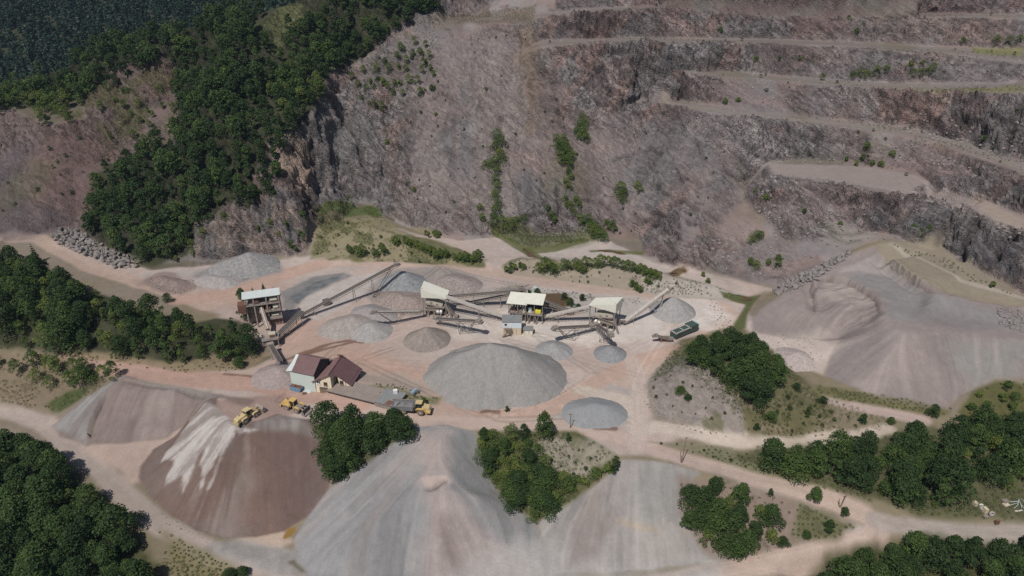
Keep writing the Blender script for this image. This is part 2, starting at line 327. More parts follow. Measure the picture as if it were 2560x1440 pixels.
def step(pp, drop, width, wob=.8):
    """a small scarp: the ground on the near side of the line steps down and eases back over a few metres"""
    pl = wpoly(pp); D = np.full((NY, NX), 0.); best = np.full((NY, NX), 1e9); x0, y0 = pl.min(0)-width-4; x1, y1 = pl.max(0)+width+4
    i0, i1 = np.searchsorted(GX, x0), np.searchsorted(GX, x1); j0, j1 = np.searchsorted(GY, y0), np.searchsorted(GY, y1); s_ = (slice(j0, j1), slice(i0, i1))
    xs = X[s_]+(NB[s_]-.5)*2*wob; ys = Y[s_]+(NA[s_]-.5)*2*wob; bd = np.full(xs.shape, 1e9); sg = np.zeros(xs.shape); en = np.zeros(xs.shape); n = len(pl)-1
    for k, (a, b) in enumerate(zip(pl[:-1], pl[1:])):
        e = b-a; wx_ = xs-a[0]; wy_ = ys-a[1]; t = (wx_*e[0]+wy_*e[1])/(e@e+1e-9); tc = np.clip(t, 0, 1); d = np.hypot(wx_-tc*e[0], wy_-tc*e[1]); c = e[0]*wy_-e[1]*wx_
        m = d < bd; bd = np.where(m, d, bd); sg = np.where(m, np.sign(c), sg); en = np.where(m, (k+tc)/n, en)
    taper = np.clip(np.minimum(en, 1-en)*6, 0, 1); out = (sg < 0)*np.clip(1-bd/width, 0, 1)**.7*drop*taper; D[s_] = out
    edge = np.zeros((NY, NX)); edge[s_] = (sg < 0)*np.clip(1-np.abs(bd-.5)/.7, 0, 1)*taper; return D, edge
# ------------------------------------------------------------------ rock
heaps = np.clip(mA+mB+mC+mD+mE, 0, 1)
WALL = pmask([(-200,150),(-200,600),(100,585),(200,590),(380,675),(600,655),(765,635),(780,560),(960,545),(1150,600),(1235,592),(1500,590),(1640,655),(1870,705),(1950,722),(2190,600),(2350,612),(2560,740),(2900,860),(2900,-105),(1050,-105),(700,-60),(-200,60)], 3, 2)
WALL = np.maximum(WALL, ((Y > 425) & (X > 5) & (Y < 560)).astype(np.float32))
ROCK = WALL*sstep(.42, .75, SL)*(1-heaps)
KN = pmask([(1612,965),(1640,1045),(1700,1060),(1860,1090),(1850,1010),(1800,960),(1760,900),(1690,890),(1640,925)], 2, 1.5)
ROCK = np.maximum(ROCK, KN*.22)
scree = pmask([(1040,90),(1330,70),(1400,300),(1660,300),(1860,420),(1900,520),(1760,560),(1600,560),(1480,560),(1400,520),(1300,560),(1200,540),(1130,570),(1040,480),(1010,300)], 18, 8)
lscree = pmask([(-200,380),(60,360),(230,330),(300,420),(240,500),(210,560),(0,600),(-200,600)], 14, 6)
BN = [([(1640,250),(1810,279),(1940,296),(2110,310),(2260,326),(2360,346),(2440,374),(2510,400),(2560,424),(2750,510)], 4.5),
  ([(1700,184),(1880,190),(1940,196),(2110,210),(2310,221),(2440,224),(2560,224),(2700,222)], 4.0), ([(1360,110),(1700,101),(1890,103),(2110,110),(2260,122),(2410,128),(2560,143)], 4.0), ([(1500,25),(1890,29),(2110,35),(2410,39),(2560,40)], 3.5)]
PAD = [(1920,408),(2135,414),(2260,432),(2360,472),(2440,498),(2560,542),(2800,640),(2800,700),(2560,576),(2440,534),(2350,500),(2085,453),(1940,437)]
BENCH = pmask(PAD, 3, 1.2)
for pl_, w_ in BN: BENCH = np.maximum(BENCH, lmask(pl_, w_, 2.5, 1.2))
rough = ROCK*(1-.72*scree)*(1-.8*lscree)*(1-BENCH)
# folded strata, dipping to the right
wx = X+10*(fbm(X, Y, 38, 2, 5)-.5)*2; wz = Z0+12*(fbm(X, Y, 45, 2, 6)-.5)*2
ca, sa = math.cos(.6), math.sin(.6)
su = wx*ca-wz*sa+.3*Y; sw = wx*sa+wz*ca-.2*Y
str1 = fbm(su, sw*6, 14, 4, 9, .55, True); str2 = fbm(su, sw*5, 5, 4, 19, .6, True)
BLK = fbm(X+.4*Z0, Y-.5*Z0, 11, 5, 41, .55, True)
FACE = sstep(.8, 1.3, SL)
big_keep = 1-.85*BENCH
str3 = fbm(su*.8+sw*.5, sw*3-su*.6, 3.2, 3, 29, .6, True)
big = fbm(X+.3*Z0, Y-.3*Z0, 26, 4, 160, .5, True); bigs = fbm(su*.8, sw*2.2, 24, 3, 161, .5, True)
disp = rough*((big-.6)*7*(.4+.6*FACE)+(bigs-.6)*4.5*(.3+FACE))+rough*((str1-.5)*4.2*(.4+FACE)+(str2-.5)*2.4+(str3-.5)*1.2+(BLK-.5)*4.0*(.35+.9*FACE))
# bedded rock: warped layers standing out as ledges
wx2 = X+16*(fbm(X+Z0, Y, 60, 3, 301)-.5)*2; wz2 = Z0+22*(fbm(X, Y+Z0, 55, 3, 302)-.5)*2; dip = np.where(X > 60, .75, .5)
tl = (wx2*np.sin(dip)+wz2*np.cos(dip)-.15*Y)/3.0+.9*(fbm(X, Y, 7, 3, 303)-.5); li = np.floor(tl); sw_ = tl-li; lr = _h(li.astype(np.int64), li.astype(np.int64)*0, 5)
tl2 = tl*2.7+1.2*fbm(X, Y, 4, 2, 304); l2 = np.floor(tl2); s2_ = tl2-l2; lr2 = _h(l2.astype(np.int64), l2.astype(np.int64)*0, 9)
BED = np.clip(rough*1.0+scree*ROCK*sstep(.5, .62, fbm(X, Y, 20, 4, 305))*.7, 0, 1)*sstep(.38, .55, fbm(X-.4*Z0, Y, 19, 4, 306))
disp += BED*((sw_**1.5-.4)*2.0*(.35+lr)+(s2_**1.5-.4)*.8*lr2)
disp += (scree*ROCK*1.0+lscree*.5)*ST2*.9+ROCK*ST*.16*(1-FACE*.6)+scree*ROCK*((BLK-.5)*1.2+(fbm(X, Y, 16, 4, 15, .5, True)-.5)*1.6)
disp += heaps*(ST3*.035+ST*.10+ST2*.12*sstep(.15, .4, SL)+(NA-.5)*.35)
SPUR = pmask([(430,655),(500,570),(560,515),(640,480),(740,500),(775,600),(760,635),(600,655)], 6, 5)
disp += SPUR*(fbm(X*3.2, Y+.4*Z0, 10, 4, 66, .55, True)-.5)*4.5
mound = pmask([(785,520),(850,500),(930,510),(1000,575),(1220,650),(1210,668),(1000,655),(780,648)], 3, 2)
berm = pmask([(1255,662),(1300,645),(1500,655),(1640,678),(1850,735),(1800,750),(1640,736),(1400,702),(1265,685)], 2, 1)
offroad = 1-np.clip(lmask([(0,640),(100,600),(220,665),(400,720),(520,760),(700,690),(900,665),(1200,672),(1500,715),(1780,745)], 9, 3, 0), 0, 1)
disp += (mound+berm)*offroad*(fbm(X, Y, 5, 4, 8)-.5)*1.6
VEG = np.clip(pmask([(-250,640),(90,650),(200,720),(330,762),(450,802),(600,800),(660,880),(690,890),(620,918),(480,925),(250,895),(0,872),(-250,860)], 4, 2), 0, 1)
disp += VEG*(NA-.5)*2.0
flat = (1-ROCK)*(1-heaps)
disp += flat*((NC-.5)*.7+(NA-.5)*.22+(NB-.5)*.06)*sstep(700, 400, Y)
# scarps of the cuts in the right hand heap and the left heap
def scarp(pp, drop, width, wob=1.0):
    """ground in front of (below, in the photo) the line drops by some metres over a narrow band"""
    return lmask(pp, width, .8, wob)*drop
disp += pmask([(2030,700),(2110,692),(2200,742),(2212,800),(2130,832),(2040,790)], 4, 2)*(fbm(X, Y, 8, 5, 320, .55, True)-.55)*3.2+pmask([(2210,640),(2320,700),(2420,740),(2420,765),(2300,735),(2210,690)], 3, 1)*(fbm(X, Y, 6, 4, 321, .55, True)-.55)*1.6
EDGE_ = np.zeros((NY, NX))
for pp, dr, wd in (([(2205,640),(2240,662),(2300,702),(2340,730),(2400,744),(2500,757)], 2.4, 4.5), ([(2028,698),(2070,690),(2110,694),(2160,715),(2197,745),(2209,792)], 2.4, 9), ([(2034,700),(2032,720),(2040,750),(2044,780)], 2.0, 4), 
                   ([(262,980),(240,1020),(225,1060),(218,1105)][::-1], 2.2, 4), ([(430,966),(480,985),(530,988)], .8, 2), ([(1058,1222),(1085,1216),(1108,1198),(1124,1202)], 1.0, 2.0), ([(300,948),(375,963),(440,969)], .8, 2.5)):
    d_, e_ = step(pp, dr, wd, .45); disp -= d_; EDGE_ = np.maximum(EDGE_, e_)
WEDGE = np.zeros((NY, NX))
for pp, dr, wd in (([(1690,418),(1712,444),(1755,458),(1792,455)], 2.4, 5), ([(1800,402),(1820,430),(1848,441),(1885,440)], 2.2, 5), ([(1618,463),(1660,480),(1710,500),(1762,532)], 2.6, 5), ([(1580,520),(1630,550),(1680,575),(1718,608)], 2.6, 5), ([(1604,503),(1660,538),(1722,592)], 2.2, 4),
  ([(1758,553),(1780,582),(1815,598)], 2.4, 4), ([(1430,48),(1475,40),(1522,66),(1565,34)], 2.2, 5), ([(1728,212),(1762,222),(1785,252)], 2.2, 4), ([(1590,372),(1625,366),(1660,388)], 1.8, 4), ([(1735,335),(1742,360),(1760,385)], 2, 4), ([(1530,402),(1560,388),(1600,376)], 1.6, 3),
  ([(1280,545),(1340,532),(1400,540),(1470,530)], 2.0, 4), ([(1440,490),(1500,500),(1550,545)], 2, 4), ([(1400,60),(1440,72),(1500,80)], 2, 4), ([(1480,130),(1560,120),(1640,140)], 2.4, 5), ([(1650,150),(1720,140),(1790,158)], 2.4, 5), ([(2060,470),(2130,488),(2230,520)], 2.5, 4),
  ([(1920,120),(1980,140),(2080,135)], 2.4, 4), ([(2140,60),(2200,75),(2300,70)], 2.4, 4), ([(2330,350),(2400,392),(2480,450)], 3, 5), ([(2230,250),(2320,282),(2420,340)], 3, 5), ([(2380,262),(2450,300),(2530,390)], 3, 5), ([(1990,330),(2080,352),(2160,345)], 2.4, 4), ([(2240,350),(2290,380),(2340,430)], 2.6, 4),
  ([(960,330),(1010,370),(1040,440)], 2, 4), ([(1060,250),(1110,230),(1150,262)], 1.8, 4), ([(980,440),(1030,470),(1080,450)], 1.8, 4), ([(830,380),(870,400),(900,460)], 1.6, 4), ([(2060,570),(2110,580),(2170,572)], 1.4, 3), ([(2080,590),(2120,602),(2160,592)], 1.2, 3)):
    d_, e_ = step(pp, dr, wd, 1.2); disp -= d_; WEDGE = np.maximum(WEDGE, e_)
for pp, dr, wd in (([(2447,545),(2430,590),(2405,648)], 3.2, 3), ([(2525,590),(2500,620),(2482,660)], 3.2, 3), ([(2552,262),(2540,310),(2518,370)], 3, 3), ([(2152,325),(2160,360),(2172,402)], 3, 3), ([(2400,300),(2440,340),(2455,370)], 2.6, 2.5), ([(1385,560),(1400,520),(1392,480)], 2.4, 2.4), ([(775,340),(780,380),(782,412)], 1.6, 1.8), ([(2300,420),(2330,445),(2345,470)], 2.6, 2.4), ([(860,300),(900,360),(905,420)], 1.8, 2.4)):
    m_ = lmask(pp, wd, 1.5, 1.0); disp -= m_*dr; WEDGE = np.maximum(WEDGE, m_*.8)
disp *= big_keep
# pools and the stream lie in shallow hollows
POND1 = [(1322,742),(1345,735),(1400,733),(1430,745),(1418,765),(1395,778),(1345,762)]
POND2 = [(1245,735),(1300,728),(1310,742),(1270,752),(1240,748)]
POND3 = [(1800,728),(1832,735),(1870,742),(1900,738),(1885,760),(1868,790),(1862,818),(1842,830),(1835,815),(1850,785),(1862,762),(1830,752)]
POND4 = [(1668,683),(1690,672),(1712,662),(1720,676),(1700,688),(1680,692)]
STREAM = [(1240,585),(1268,598),(1292,615),(1320,630),(1352,645),(1392,668)]
STREAM2 = [(1320,628),(1380,622),(1420,610),(1460,600)]; STREAM3 = [(1480,628),(1520,626),(1560,630),(1600,633)]
# ------------------------------------------------------------------ final heights
gvec = np.stack([-gxs, -gys, np.ones_like(gxs)], -1); gvec /= np.linalg.norm(gvec, axis=-1, keepdims=True)
hn = np.clip(ROCK, 0, 1)*.65                               # on steep rock the relief moves sideways too
ZF = Z0+disp*(1-hn)+disp*hn*gvec[..., 2]
XF = X+disp*hn*gvec[..., 0]; YF = Y+disp*hn*gvec[..., 1]
ZT = ZF
# ------------------------------------------------------------------ base colour of the ground, some shade painted in
C = np.zeros((NY, NX, 3)); V = lambda *c: np.array(c)
def lay(m, c, k=1.0):
    global C
    m = (np.clip(m, 0, 1)*k)[..., None]; C = C*(1-m)+np.asarray(c)*m
dust = V(.41,.345,.31); pink = V(.365,.26,.215); red = V(.31,.198,.158); grey = V(.245,.24,.235); soil = V(.20,.165,.13)
brown = V(.135,.092,.078); pale = V(.47,.42,.38); dgrey = V(.15,.145,.145); grass = V(.075,.085,.035); dry = V(.20,.17,.10); wood = V(.045,.05,.025)
C[:] = soil
lay(sstep(.35, .65, NC), dry*.9, .6)
YARD = [(110,600),(230,668),(420,726),(560,795),(650,850),(700,880),(640,915),(500,925),(280,895),(180,890),(300,935),(520,985),(600,1060),(780,1060),(1030,1072),(1190,1078),(1440,1075),(1550,1140),(1650,1140),(1760,1182),(1990,1245),(2200,1330),(2100,1400),(2000,1240),(1620,1120),(1700,1100),(1910,1120),(1910,1105),(1700,1070),(1640,1055),(1605,985),(1640,920),(1700,850),(1850,812),(1960,900),(2060,940),(2100,850),(1880,800),(1870,740),(1950,722),(1870,705),(1640,650),(1500,588),(1235,590),(1150,602),(960,560),(780,640),(600,655),(400,670),(300,645),(200,600)]
ym = pmask(YARD, 3, 2); lay(ym, dust*.93)
lay(ym*sstep(.42, .68, fbm(X, Y, 26, 4, 55)), pink, .35)
lay(ym*sstep(.5, .75, fbm(X, Y, 18, 4, 56)), grey, .35)
lay(pmask([(450,730),(700,690),(760,800),(900,850),(1050,900),(1250,1000),(1250,1050),(1000,1040),(900,960),(640,1000),(560,960),(250,900),(300,890),(640,930),(700,880),(640,820)], 16, 6), pink*.98, .85)
lay(pmask([(700,820),(830,800),(900,880),(1000,920),(900,960),(880,900),(720,880)], 10, 4), pink*1.05, .6)
for pl, w, c, k in [
  ([(-200,600),(100,596),(225,668),(420,728),(520,765),(580,745),(700,690),(790,660),(900,655),(1060,662),(1200,675),(1400,710),(1640,745),(1790,760),(1830,790),(1800,830),(1700,880),(1560,950)], 8, V(.39,.29,.24), .75),
  ([(450,750),(560,735),(700,690),(800,662)], 9, V(.38,.255,.205), .6),
  ([(180,893),(300,918),(480,948),(640,960),(760,985),(900,1000)], 9, red*1.15, .75),
  ([(850,885),(950,905),(1040,940),(1130,990),(1210,1028),(1290,1045),(1380,1020),(1480,960),(1600,900),(1720,860),(1800,825)], 7, V(.39,.275,.22), .8),
  ([(1000,1048),(1150,1058),(1300,1060),(1420,1065),(1520,1085),(1620,1120),(1750,1160),(1850,1185),(1960,1215),(2080,1250),(2170,1290),(2195,1320),(2170,1355),(2060,1378),(1900,1410),(1750,1438),(1600,1470)], 6.2, V(.40,.31,.265), .85),
  ([(1450,975),(1560,1000),(1590,1040),(1600,1080),(1640,1065),(1740,1082),(1830,1100),(1960,1108),(2130,1092),(2220,1075)], 5.4, V(.43,.365,.31), .85),
  ([(2310,1053),(2220,1032),(2120,1012),(2060,996),(2020,985)], 4.5, V(.36,.28,.25), .95),
  ([(2190,1300),(2300,1320),(2420,1335),(2560,1335),(2800,1310)], 5.2, V(.30,.26,.235), .95),
  ([(-200,985),(0,1022),(110,1058),(180,1120),(250,1170),(300,1230),(400,1310),(560,1400),(740,1470)], 6.5, V(.34,.285,.255), .9),
  ([(1580,900),(1600,960),(1600,1060),(1590,1120)], 6, V(.40,.33,.29), .7)]:
    m = lmask(pl, w, 2.2, .8); lay(m, c, k)
    # wheel tracks
    for off in (.17, .33): lay(lmask(pl, w*off*2+.9, .5, .3)-lmask(pl, w*off*2, .5, .3), c*1.13, .45); lay(lmask(pl, w*off*2+2.2, .6, .5)-lmask(pl, w*off*2+1.2, .6, .5), c*.82, .3)
lay(pmask([(1130,790),(1260,770),(1400,800),(1560,780),(1700,745),(1790,745),(1640,800),(1560,850),(1400,860),(1250,850),(1130,830)], 10, 5), V(.54,.485,.44), .75)
lay(pmask([(1260,780),(1400,830),(1560,810),(1620,760),(1760,740),(1830,790),(1780,830),(1700,800),(1640,850),(1480,860),(1380,840)], 8, 4), V(.54,.49,.45), .85)
lay(pmask([(1330,720),(1480,735),(1600,740),(1640,770),(1560,800),(1500,800)], 6, 3), V(.40,.37,.345), .7)
lay(pmask([(1140,800),(1240,830),(1380,840),(1360,870),(1250,850),(1120,850),(1110,820)], 6, 3), pale*.95, .7)
lay(pmask([(760,740),(900,690),(950,680),(940,720),(860,770),(800,800),(740,790)], 3, 1.5), V(.40,.36,.335), .9)
lay(pmask([(700,730),(790,690),(860,680),(880,690),(820,715),(760,740),(730,780),(705,770)], 3, 1.5), grey*.85, .9)
lay(pmask([(720,745),(790,705),(850,690),(840,702),(780,728),(745,762)], 2, 1), V(.17,.18,.19), .9)
lay(pmask([(480,690),(560,640),(640,620),(700,650),(700,680),(600,710),(520,705)], 4, 2), V(.23,.22,.215), .9)
lay(pmask([(340,700),(420,675),(470,700),(520,712),(450,735),(380,725)], 4, 3), V(.21,.155,.14), .9)
lay(pmask([(905,740),(960,680),(1000,670),(1100,665),(1190,690),(1200,740),(1050,730),(1030,770),(960,775)], 3, 1.5), V(.255,.225,.21), .95)
lay(pmask([(960,735),(975,690),(1000,675),(1040,690),(1050,715),(1000,740)], 3, 1.5), V(.21,.215,.22), .8)
lay(pmask([(1225,745),(1240,720),(1290,712),(1340,722),(1320,735),(1260,742)], 2, 1), V(.25,.22,.18), .9)
lay(pmask([(200,1120),(260,1105),(420,1090),(440,1060),(470,1060),(440,1090),(385,1130),(352,1200),(330,1200),(260,1160)], 3, 2), V(.38,.29,.25), .9)
lay(pmask([(600,1345),(720,1330),(735,1355),(700,1370),(610,1362)], 2, 1), V(.42,.32,.26), .8)
lay(pmask([(480,1380),(600,1350),(740,1380),(780,1440),(700,1440),(560,1395)], 3, 2), V(.29,.275,.265), .85)
lay(pmask([(530,1000),(690,985),(770,1020),(700,1040),(600,1070),(540,1040)], 3, 2), V(.25,.17,.145), .8)
lay(pmask([(450,970),(560,985),(640,1000),(620,1015),(560,1000)], 2, 1), V(.16,.12,.105), .9)
lay(pmask([(905,960),(1000,965),(1040,985),(1110,990),(1095,1010),(1060,1010),(960,985)], 2, 1.5), grass*1.6, .7)
lay(pmask([(900,930),(1000,935),(1060,960),(1100,990),(1000,975),(900,955)], 3, 1.5), V(.33,.28,.24), .7)
# quarry walls
rk = V(.215,.168,.16); rk2 = V(.178,.168,.168); rk3 = V(.34,.29,.265); rk4 = V(.21,.135,.12)
base = np.zeros_like(C)+rk
def mix(A, B, m): m = np.clip(m, 0, 1)[..., None]; return A*(1-m)+B*m
base = mix(base, rk2, sstep(.42, .6, fbm(X+.6*Z0, Y, 34, 4, 91)))
base = mix(base, rk4, sstep(.5, .68, fbm(X-.5*Z0, Y, 24, 4, 92))*.8)
base = mix(base, rk3, sstep(.6, .85, str1)*sstep(.38, .7, fbm(X+Z0, Y, 22, 3, 93))*.7*FACE)
base = mix(base, V(.115,.088,.085), sstep(.54, .62, fbm(X*1.2+.8*Z0, Y, 20, 4, 171))*.75); base = mix(base, V(.30,.275,.265), sstep(.53, .61, fbm(X+.9*Z0, Y-.4*Z0, 19, 4, 172))*.8); base = mix(base, V(.27,.19,.165), sstep(.54, .62, fbm(X-.8*Z0, Y, 16, 4, 173))*.75); base = mix(base, V(.20,.19,.19), sstep(.55, .62, fbm(X-.5*Z0, Y+.5*Z0, 22, 4, 174))*.8)
base = base*(1+BED*((lr-.5)*.7+(lr2-.5)*.5))[..., None]; base = mix(base, V(.055,.048,.05), BED*np.maximum(sstep(.86, .95, sw_)*(lr > .35), sstep(.8, .95, s2_)*(lr2 > .6)*.7)*sstep(.4, .6, NA)*.85)
crk = 1-np.abs(2*fbm(su*1.1, sw*3.5, 7, 4, 141, .6)-1); crk2 = 1-np.abs(2*fbm(su+.5*sw, sw*2.2, 4, 3, 142, .55)-1)
base = mix(base, V(.27,.235,.215), sstep(.55, .8, fbm(su, sw*4, 9, 4, 150, .6))*.75*rough)
base = mix(base, V(.060,.052,.054), sstep(.90, .97, crk)*.8*rough); base = mix(base, V(.07,.06,.06), sstep(.93, .985, crk2)*.6*rough)
base = mix(base, V(.095,.085,.087), sstep(.62, .8, 1-str2)*.6*rough)
wm = WALL*(1-heaps)
lay(wm, base)
lay(wm*(1-FACE)*sstep(.35, .55, SL), V(.20,.17,.16), .55)
lay(wm*(1-sstep(.25, .5, SL))*(X > 5), V(.22,.19,.17), .8)
lay(scree*ROCK*(1-.8*BED), V(.205,.168,.157), .75)
lay(scree*ROCK*sstep(.52, .75, fbm(X, Y, 22, 4, 104)), V(.17,.165,.165), .8)
lay(scree*ROCK*sstep(.2, 1.4, ST2), V(.27,.23,.21), .65); lay(scree*ROCK*sstep(.2, 1.4, -ST2), V(.135,.115,.112), .65); lay(ROCK*(1-scree)*(X < 60)*sstep(.4, 1.5, ST2), V(.24,.19,.165), .5)
lay(scree*ROCK*sstep(.3, 1.6, ST), V(.26,.215,.195), .5)
lay(scree*ROCK*sstep(.3, 1.6, -ST), V(.15,.125,.12), .5)
lay(pmask([(1290,70),(1340,65),(1350,200),(1345,330),(1320,330),(1300,200)], 9, 4), V(.22,.165,.11), .55)
lay(pmask([(1040,330),(1100,340),(1130,420),(1120,520),(1060,480),(1030,400)], 8, 3), V(.27,.235,.215), .6)
lay(pmask([(790,240),(900,260),(960,330),(1000,520),(960,545),(800,520),(780,460),(800,330)], 8, 4), V(.215,.208,.205), .6)
lay(pmask([(1180,250),(1195,260),(1190,340),(1172,340)], 3, 1.5), V(.25,.24,.235), .6)
lay(wm*(X < -20)*sstep(.2, .5, SL)*pmask([(-200,150),(-200,600),(195,590),(235,500),(262,440),(300,420),(430,372),(452,300),(445,160),(200,200)], 8, 3), V(.145,.105,.092), .75)
lay(wm*(X < -60)*(1-sstep(.25, .5, SL)), V(.11,.095,.055), .8)
lay(lscree, V(.105,.09,.093), .8)
lay(pmask([(160,300),(260,330),(330,430),(280,520),(180,560),(90,500),(60,400)], 14, 6), V(.155,.098,.084), .6)
lay(pmask([(230,215),(430,165),(450,300),(430,360),(350,340),(260,330),(180,290)], 14, 6)*sstep(.4, .6, NA), V(.10,.095,.045), .7)
lay(wm*sstep(.55, .72, fbm(X, Y, 30, 4, 130))*sstep(.8, .2, rough), V(.14,.125,.075), .45)
for pp in ([(672,345),(705,330),(770,380),(775,470),(745,480),(705,430)], [(480,510),(530,505),(520,560),(490,580)]): lay(pmask(pp, 3, 1.5), V(.40,.31,.24), .75)
lay(SPUR, V(.27,.22,.19), .7); lay(SPUR*sstep(.45, .6, fbm(X, Y+Z0, 12, 3, 231)), V(.15,.148,.15), .8); lay(SPUR*sstep(.3, 1.5, ST), V(.33,.25,.20), .6); lay(SPUR*sstep(.3, 1.5, -ST), V(.13,.115,.11), .6)
# benches and haul ramps on the right
for pl, w, c in [([(1660,250),(1810,279),(1940,296),(2110,310),(2260,326),(2360,346),(2440,374),(2510,400),(2560,424),(2750,510)], 4.5, V(.27,.235,.20)),
  ([(1780,184),(1940,196),(2110,210),(2310,221),(2440,224),(2560,224)], 4.5, V(.22,.19,.155)),
  ([(1360,110),(1700,101),(1890,103),(2110,110),(2260,122),(2410,128),(2560,143)], 4.5, V(.20,.18,.16)),
  ([(1500,25),(1890,29),(2110,35),(2410,39),(2560,40)], 4.5, V(.19,.175,.15))]:
    lay(lmask(pl, w+.5, 2.0, 1.6), c*.9, .7)
lay(pmask(PAD, 2.5, 1.5), V(.29,.245,.225), .95)
lay(pmask([(2440,500),(2560,548),(2560,576),(2450,532)], 3, 2), V(.36,.29,.22), .5)
lay(pmask([(2430,120),(2560,118),(2560,140),(2440,135)], 3, 2), V(.20,.20,.08), .8)
lay(pmask([(2250,222),(2560,214),(2560,232),(2330,232)], 3, 2), V(.22,.21,.08), .6)
lay(pmask([(2140,545),(2330,540),(2560,600),(2560,740),(2340,610)], 4, 2)*FACE, V(.115,.112,.118), .7)
lay(pmask([(2060,560),(2160,575),(2190,600),(2120,620),(2060,600)], 5, 3), V(.27,.25,.21), .7)
# shelf above the right hand heap
lay(pmask([(2190,610),(2240,600),(2350,615),(2560,740),(2560,762),(2400,740),(2300,700),(2230,655)], 4, 3), V(.22,.19,.145), .9)
lay(lmask([(2230,610),(2310,650),(2400,700),(2490,725),(2560,745)], 2.2, 1.5, .6), V(.33,.29,.25), .8)
# heaps
lay(mB, V(.20,.16,.147)); lay(mB*pmask([(130,1068),(215,1112),(225,1050),(260,980),(310,940),(250,965)], 2, 1), V(.24,.235,.23), .9)
lay(mB*sstep(.2, 1.3, ST+.5*ST2), V(.27,.225,.205), .6); lay(mB*sstep(.3, 1.4, -ST-.5*ST2), V(.135,.105,.098), .6)
lay(mB*pmask([(330,940),(560,985),(640,1000),(560,1010),(460,985),(380,975)], 1.5, 1), V(.20,.19,.18), .6)
lay(mA, brown*1.08); lay(mA*sstep(.45, .6, fbm(X, Y, 14, 3, 60)), V(.15,.125,.115), .5)
lay(mA*pmask([(640,1055),(700,1035),(760,1048),(800,1100),(720,1075),(690,1080),(640,1075)], 2, 1), V(.23,.215,.205), .85)
lay(mA*pmask([(420,1150),(500,1030),(600,1000),(560,1100),(440,1280),(360,1200)], 8, 3), V(.17,.125,.11), .6)
lay(mA*pmask([(500,1345),(560,1240),(600,1160),(640,1200),(580,1345)], 5, 2), V(.19,.155,.14), .7)
lay(mA*sstep(.2, 1.4, ST+.6*ST2), V(.165,.125,.11), .5); lay(mA*sstep(.2, 1.4, -ST-.6*ST2), V(.095,.066,.058), .5)
wh = np.zeros((NY, NX))
for pp in ([(512,1008),(545,1015),(588,1066),(572,1100),(545,1150),(520,1182),(500,1162),(512,1120),(470,1180),(455,1212),(458,1180),(430,1205),(410,1220),(412,1190),(440,1150),(405,1152),(440,1100),(470,1060),(470,1050),(492,1030)],
           [(572,1062),(592,1070),(588,1090),(560,1140),(540,1190),(520,1220),(536,1170),(550,1120)], [(590,1068),(640,1075),(620,1082),(596,1090)], [(480,1120),(500,1118),(480,1180),(455,1240),(462,1190)], [(520,1110),(540,1105),(518,1190),(498,1225),(508,1170)]):
    wh = np.maximum(wh, mA*pmask(pp, .9, 1.1, wob2=.8))
lay(wh*(.45+.55*sstep(-.9, .2, ST+.8*ST3)), V(.39,.36,.34), .95)
lay(mA*pmask([(470,1240),(500,1180),(560,1110),(600,1090),(640,1110),(600,1200),(560,1330),(500,1320)], 4, 2)*sstep(.1, 1, ST+ST3), V(.20,.16,.145), .6)
lay(mC, V(.235,.232,.235)); lay(mC*sstep(.0, 1.3, ST+.7*ST2), V(.31,.275,.26), .75); lay(mC*sstep(.2, 1.4, -ST-.7*ST2), V(.165,.16,.16), .75)
lay(mC*pmask([(1060,1090),(1130,1080),(1120,1180),(1130,1220),(1200,1300),(1330,1420),(1360,1600),(1000,1600),(1060,1440),(1070,1300),(1040,1200)], 6, 2.5), V(.35,.29,.27), .75)
lay(mC*pmask([(1080,1290),(1130,1300),(1180,1440),(1120,1440)], 4, 2), V(.22,.175,.165), .6)
lay(mC*pmask([(1048,1195),(1120,1188),(1128,1210),(1090,1218),(1065,1222)], 1, .5), V(.43,.35,.31), .9)
lay(mC*pmask([(1130,1100),(1180,1090),(1240,1220),(1310,1290),(1250,1260),(1170,1180)], 3, 1.5), V(.225,.225,.22), .7)
lay(mC*pmask([(740,1345),(900,1200),(960,1190),(900,1300),(860,1440),(770,1440)], 4, 2), V(.27,.268,.268), .7)
lay(mD, V(.265,.245,.235)); lay(mD*sstep(.0, 1.3, ST+.6*ST2), V(.33,.305,.285), .75); lay(mD*sstep(.2, 1.4, -ST-.6*ST2), V(.185,.175,.17), .75)
lay(mD*pmask([(1600,1160),(1680,1170),(1700,1290),(1620,1300),(1590,1230)], 4, 2), V(.22,.225,.215), .6)
lay(mD*lmask([(1540,1300),(1600,1318),(1660,1330),(1720,1328)], .7, .8, 1.6), V(.36,.28,.19), .4)
lay(pmask([(1150,1420),(1260,1360),(1380,1330),(1420,1400),(1600,1430),(1800,1400),(1800,1600),(1000,1600)], 10, 3), V(.36,.34,.325), .8)
lay(mE, V(.25,.21,.20)); lay(mE*sstep(.3, 1.3, ST2)*sstep(.2, .4, SL), V(.33,.28,.26), .6); lay(mE*sstep(.3, 1.3, -ST2)*sstep(.2, .4, SL), V(.18,.155,.15), .6)
lay(mE*pmask([(2200,640),(2330,740),(2560,790),(2560,830),(2300,800),(2220,800),(2190,730),(2120,690)], 5, 3), V(.235,.225,.22), .85)
lay(mE*pmask([(2200,620),(2240,660),(2300,705),(2230,690),(2150,680),(2100,680)], 3, 2), V(.35,.31,.29), .7)
lay(mE*pmask([(2060,940),(2080,890),(2200,820),(2260,840),(2200,920),(2100,960)], 8, 4), V(.21,.185,.18), .7)
lay(mE*pmask([(2210,850),(2330,830),(2350,870),(2280,920),(2200,930)], 7, 3)*sstep(-.5, 1, ST), V(.31,.26,.245), .6)
lay(mE*pmask([(2380,860),(2560,860),(2560,945),(2440,950),(2390,910)], 8, 4), V(.22,.225,.21), .6)
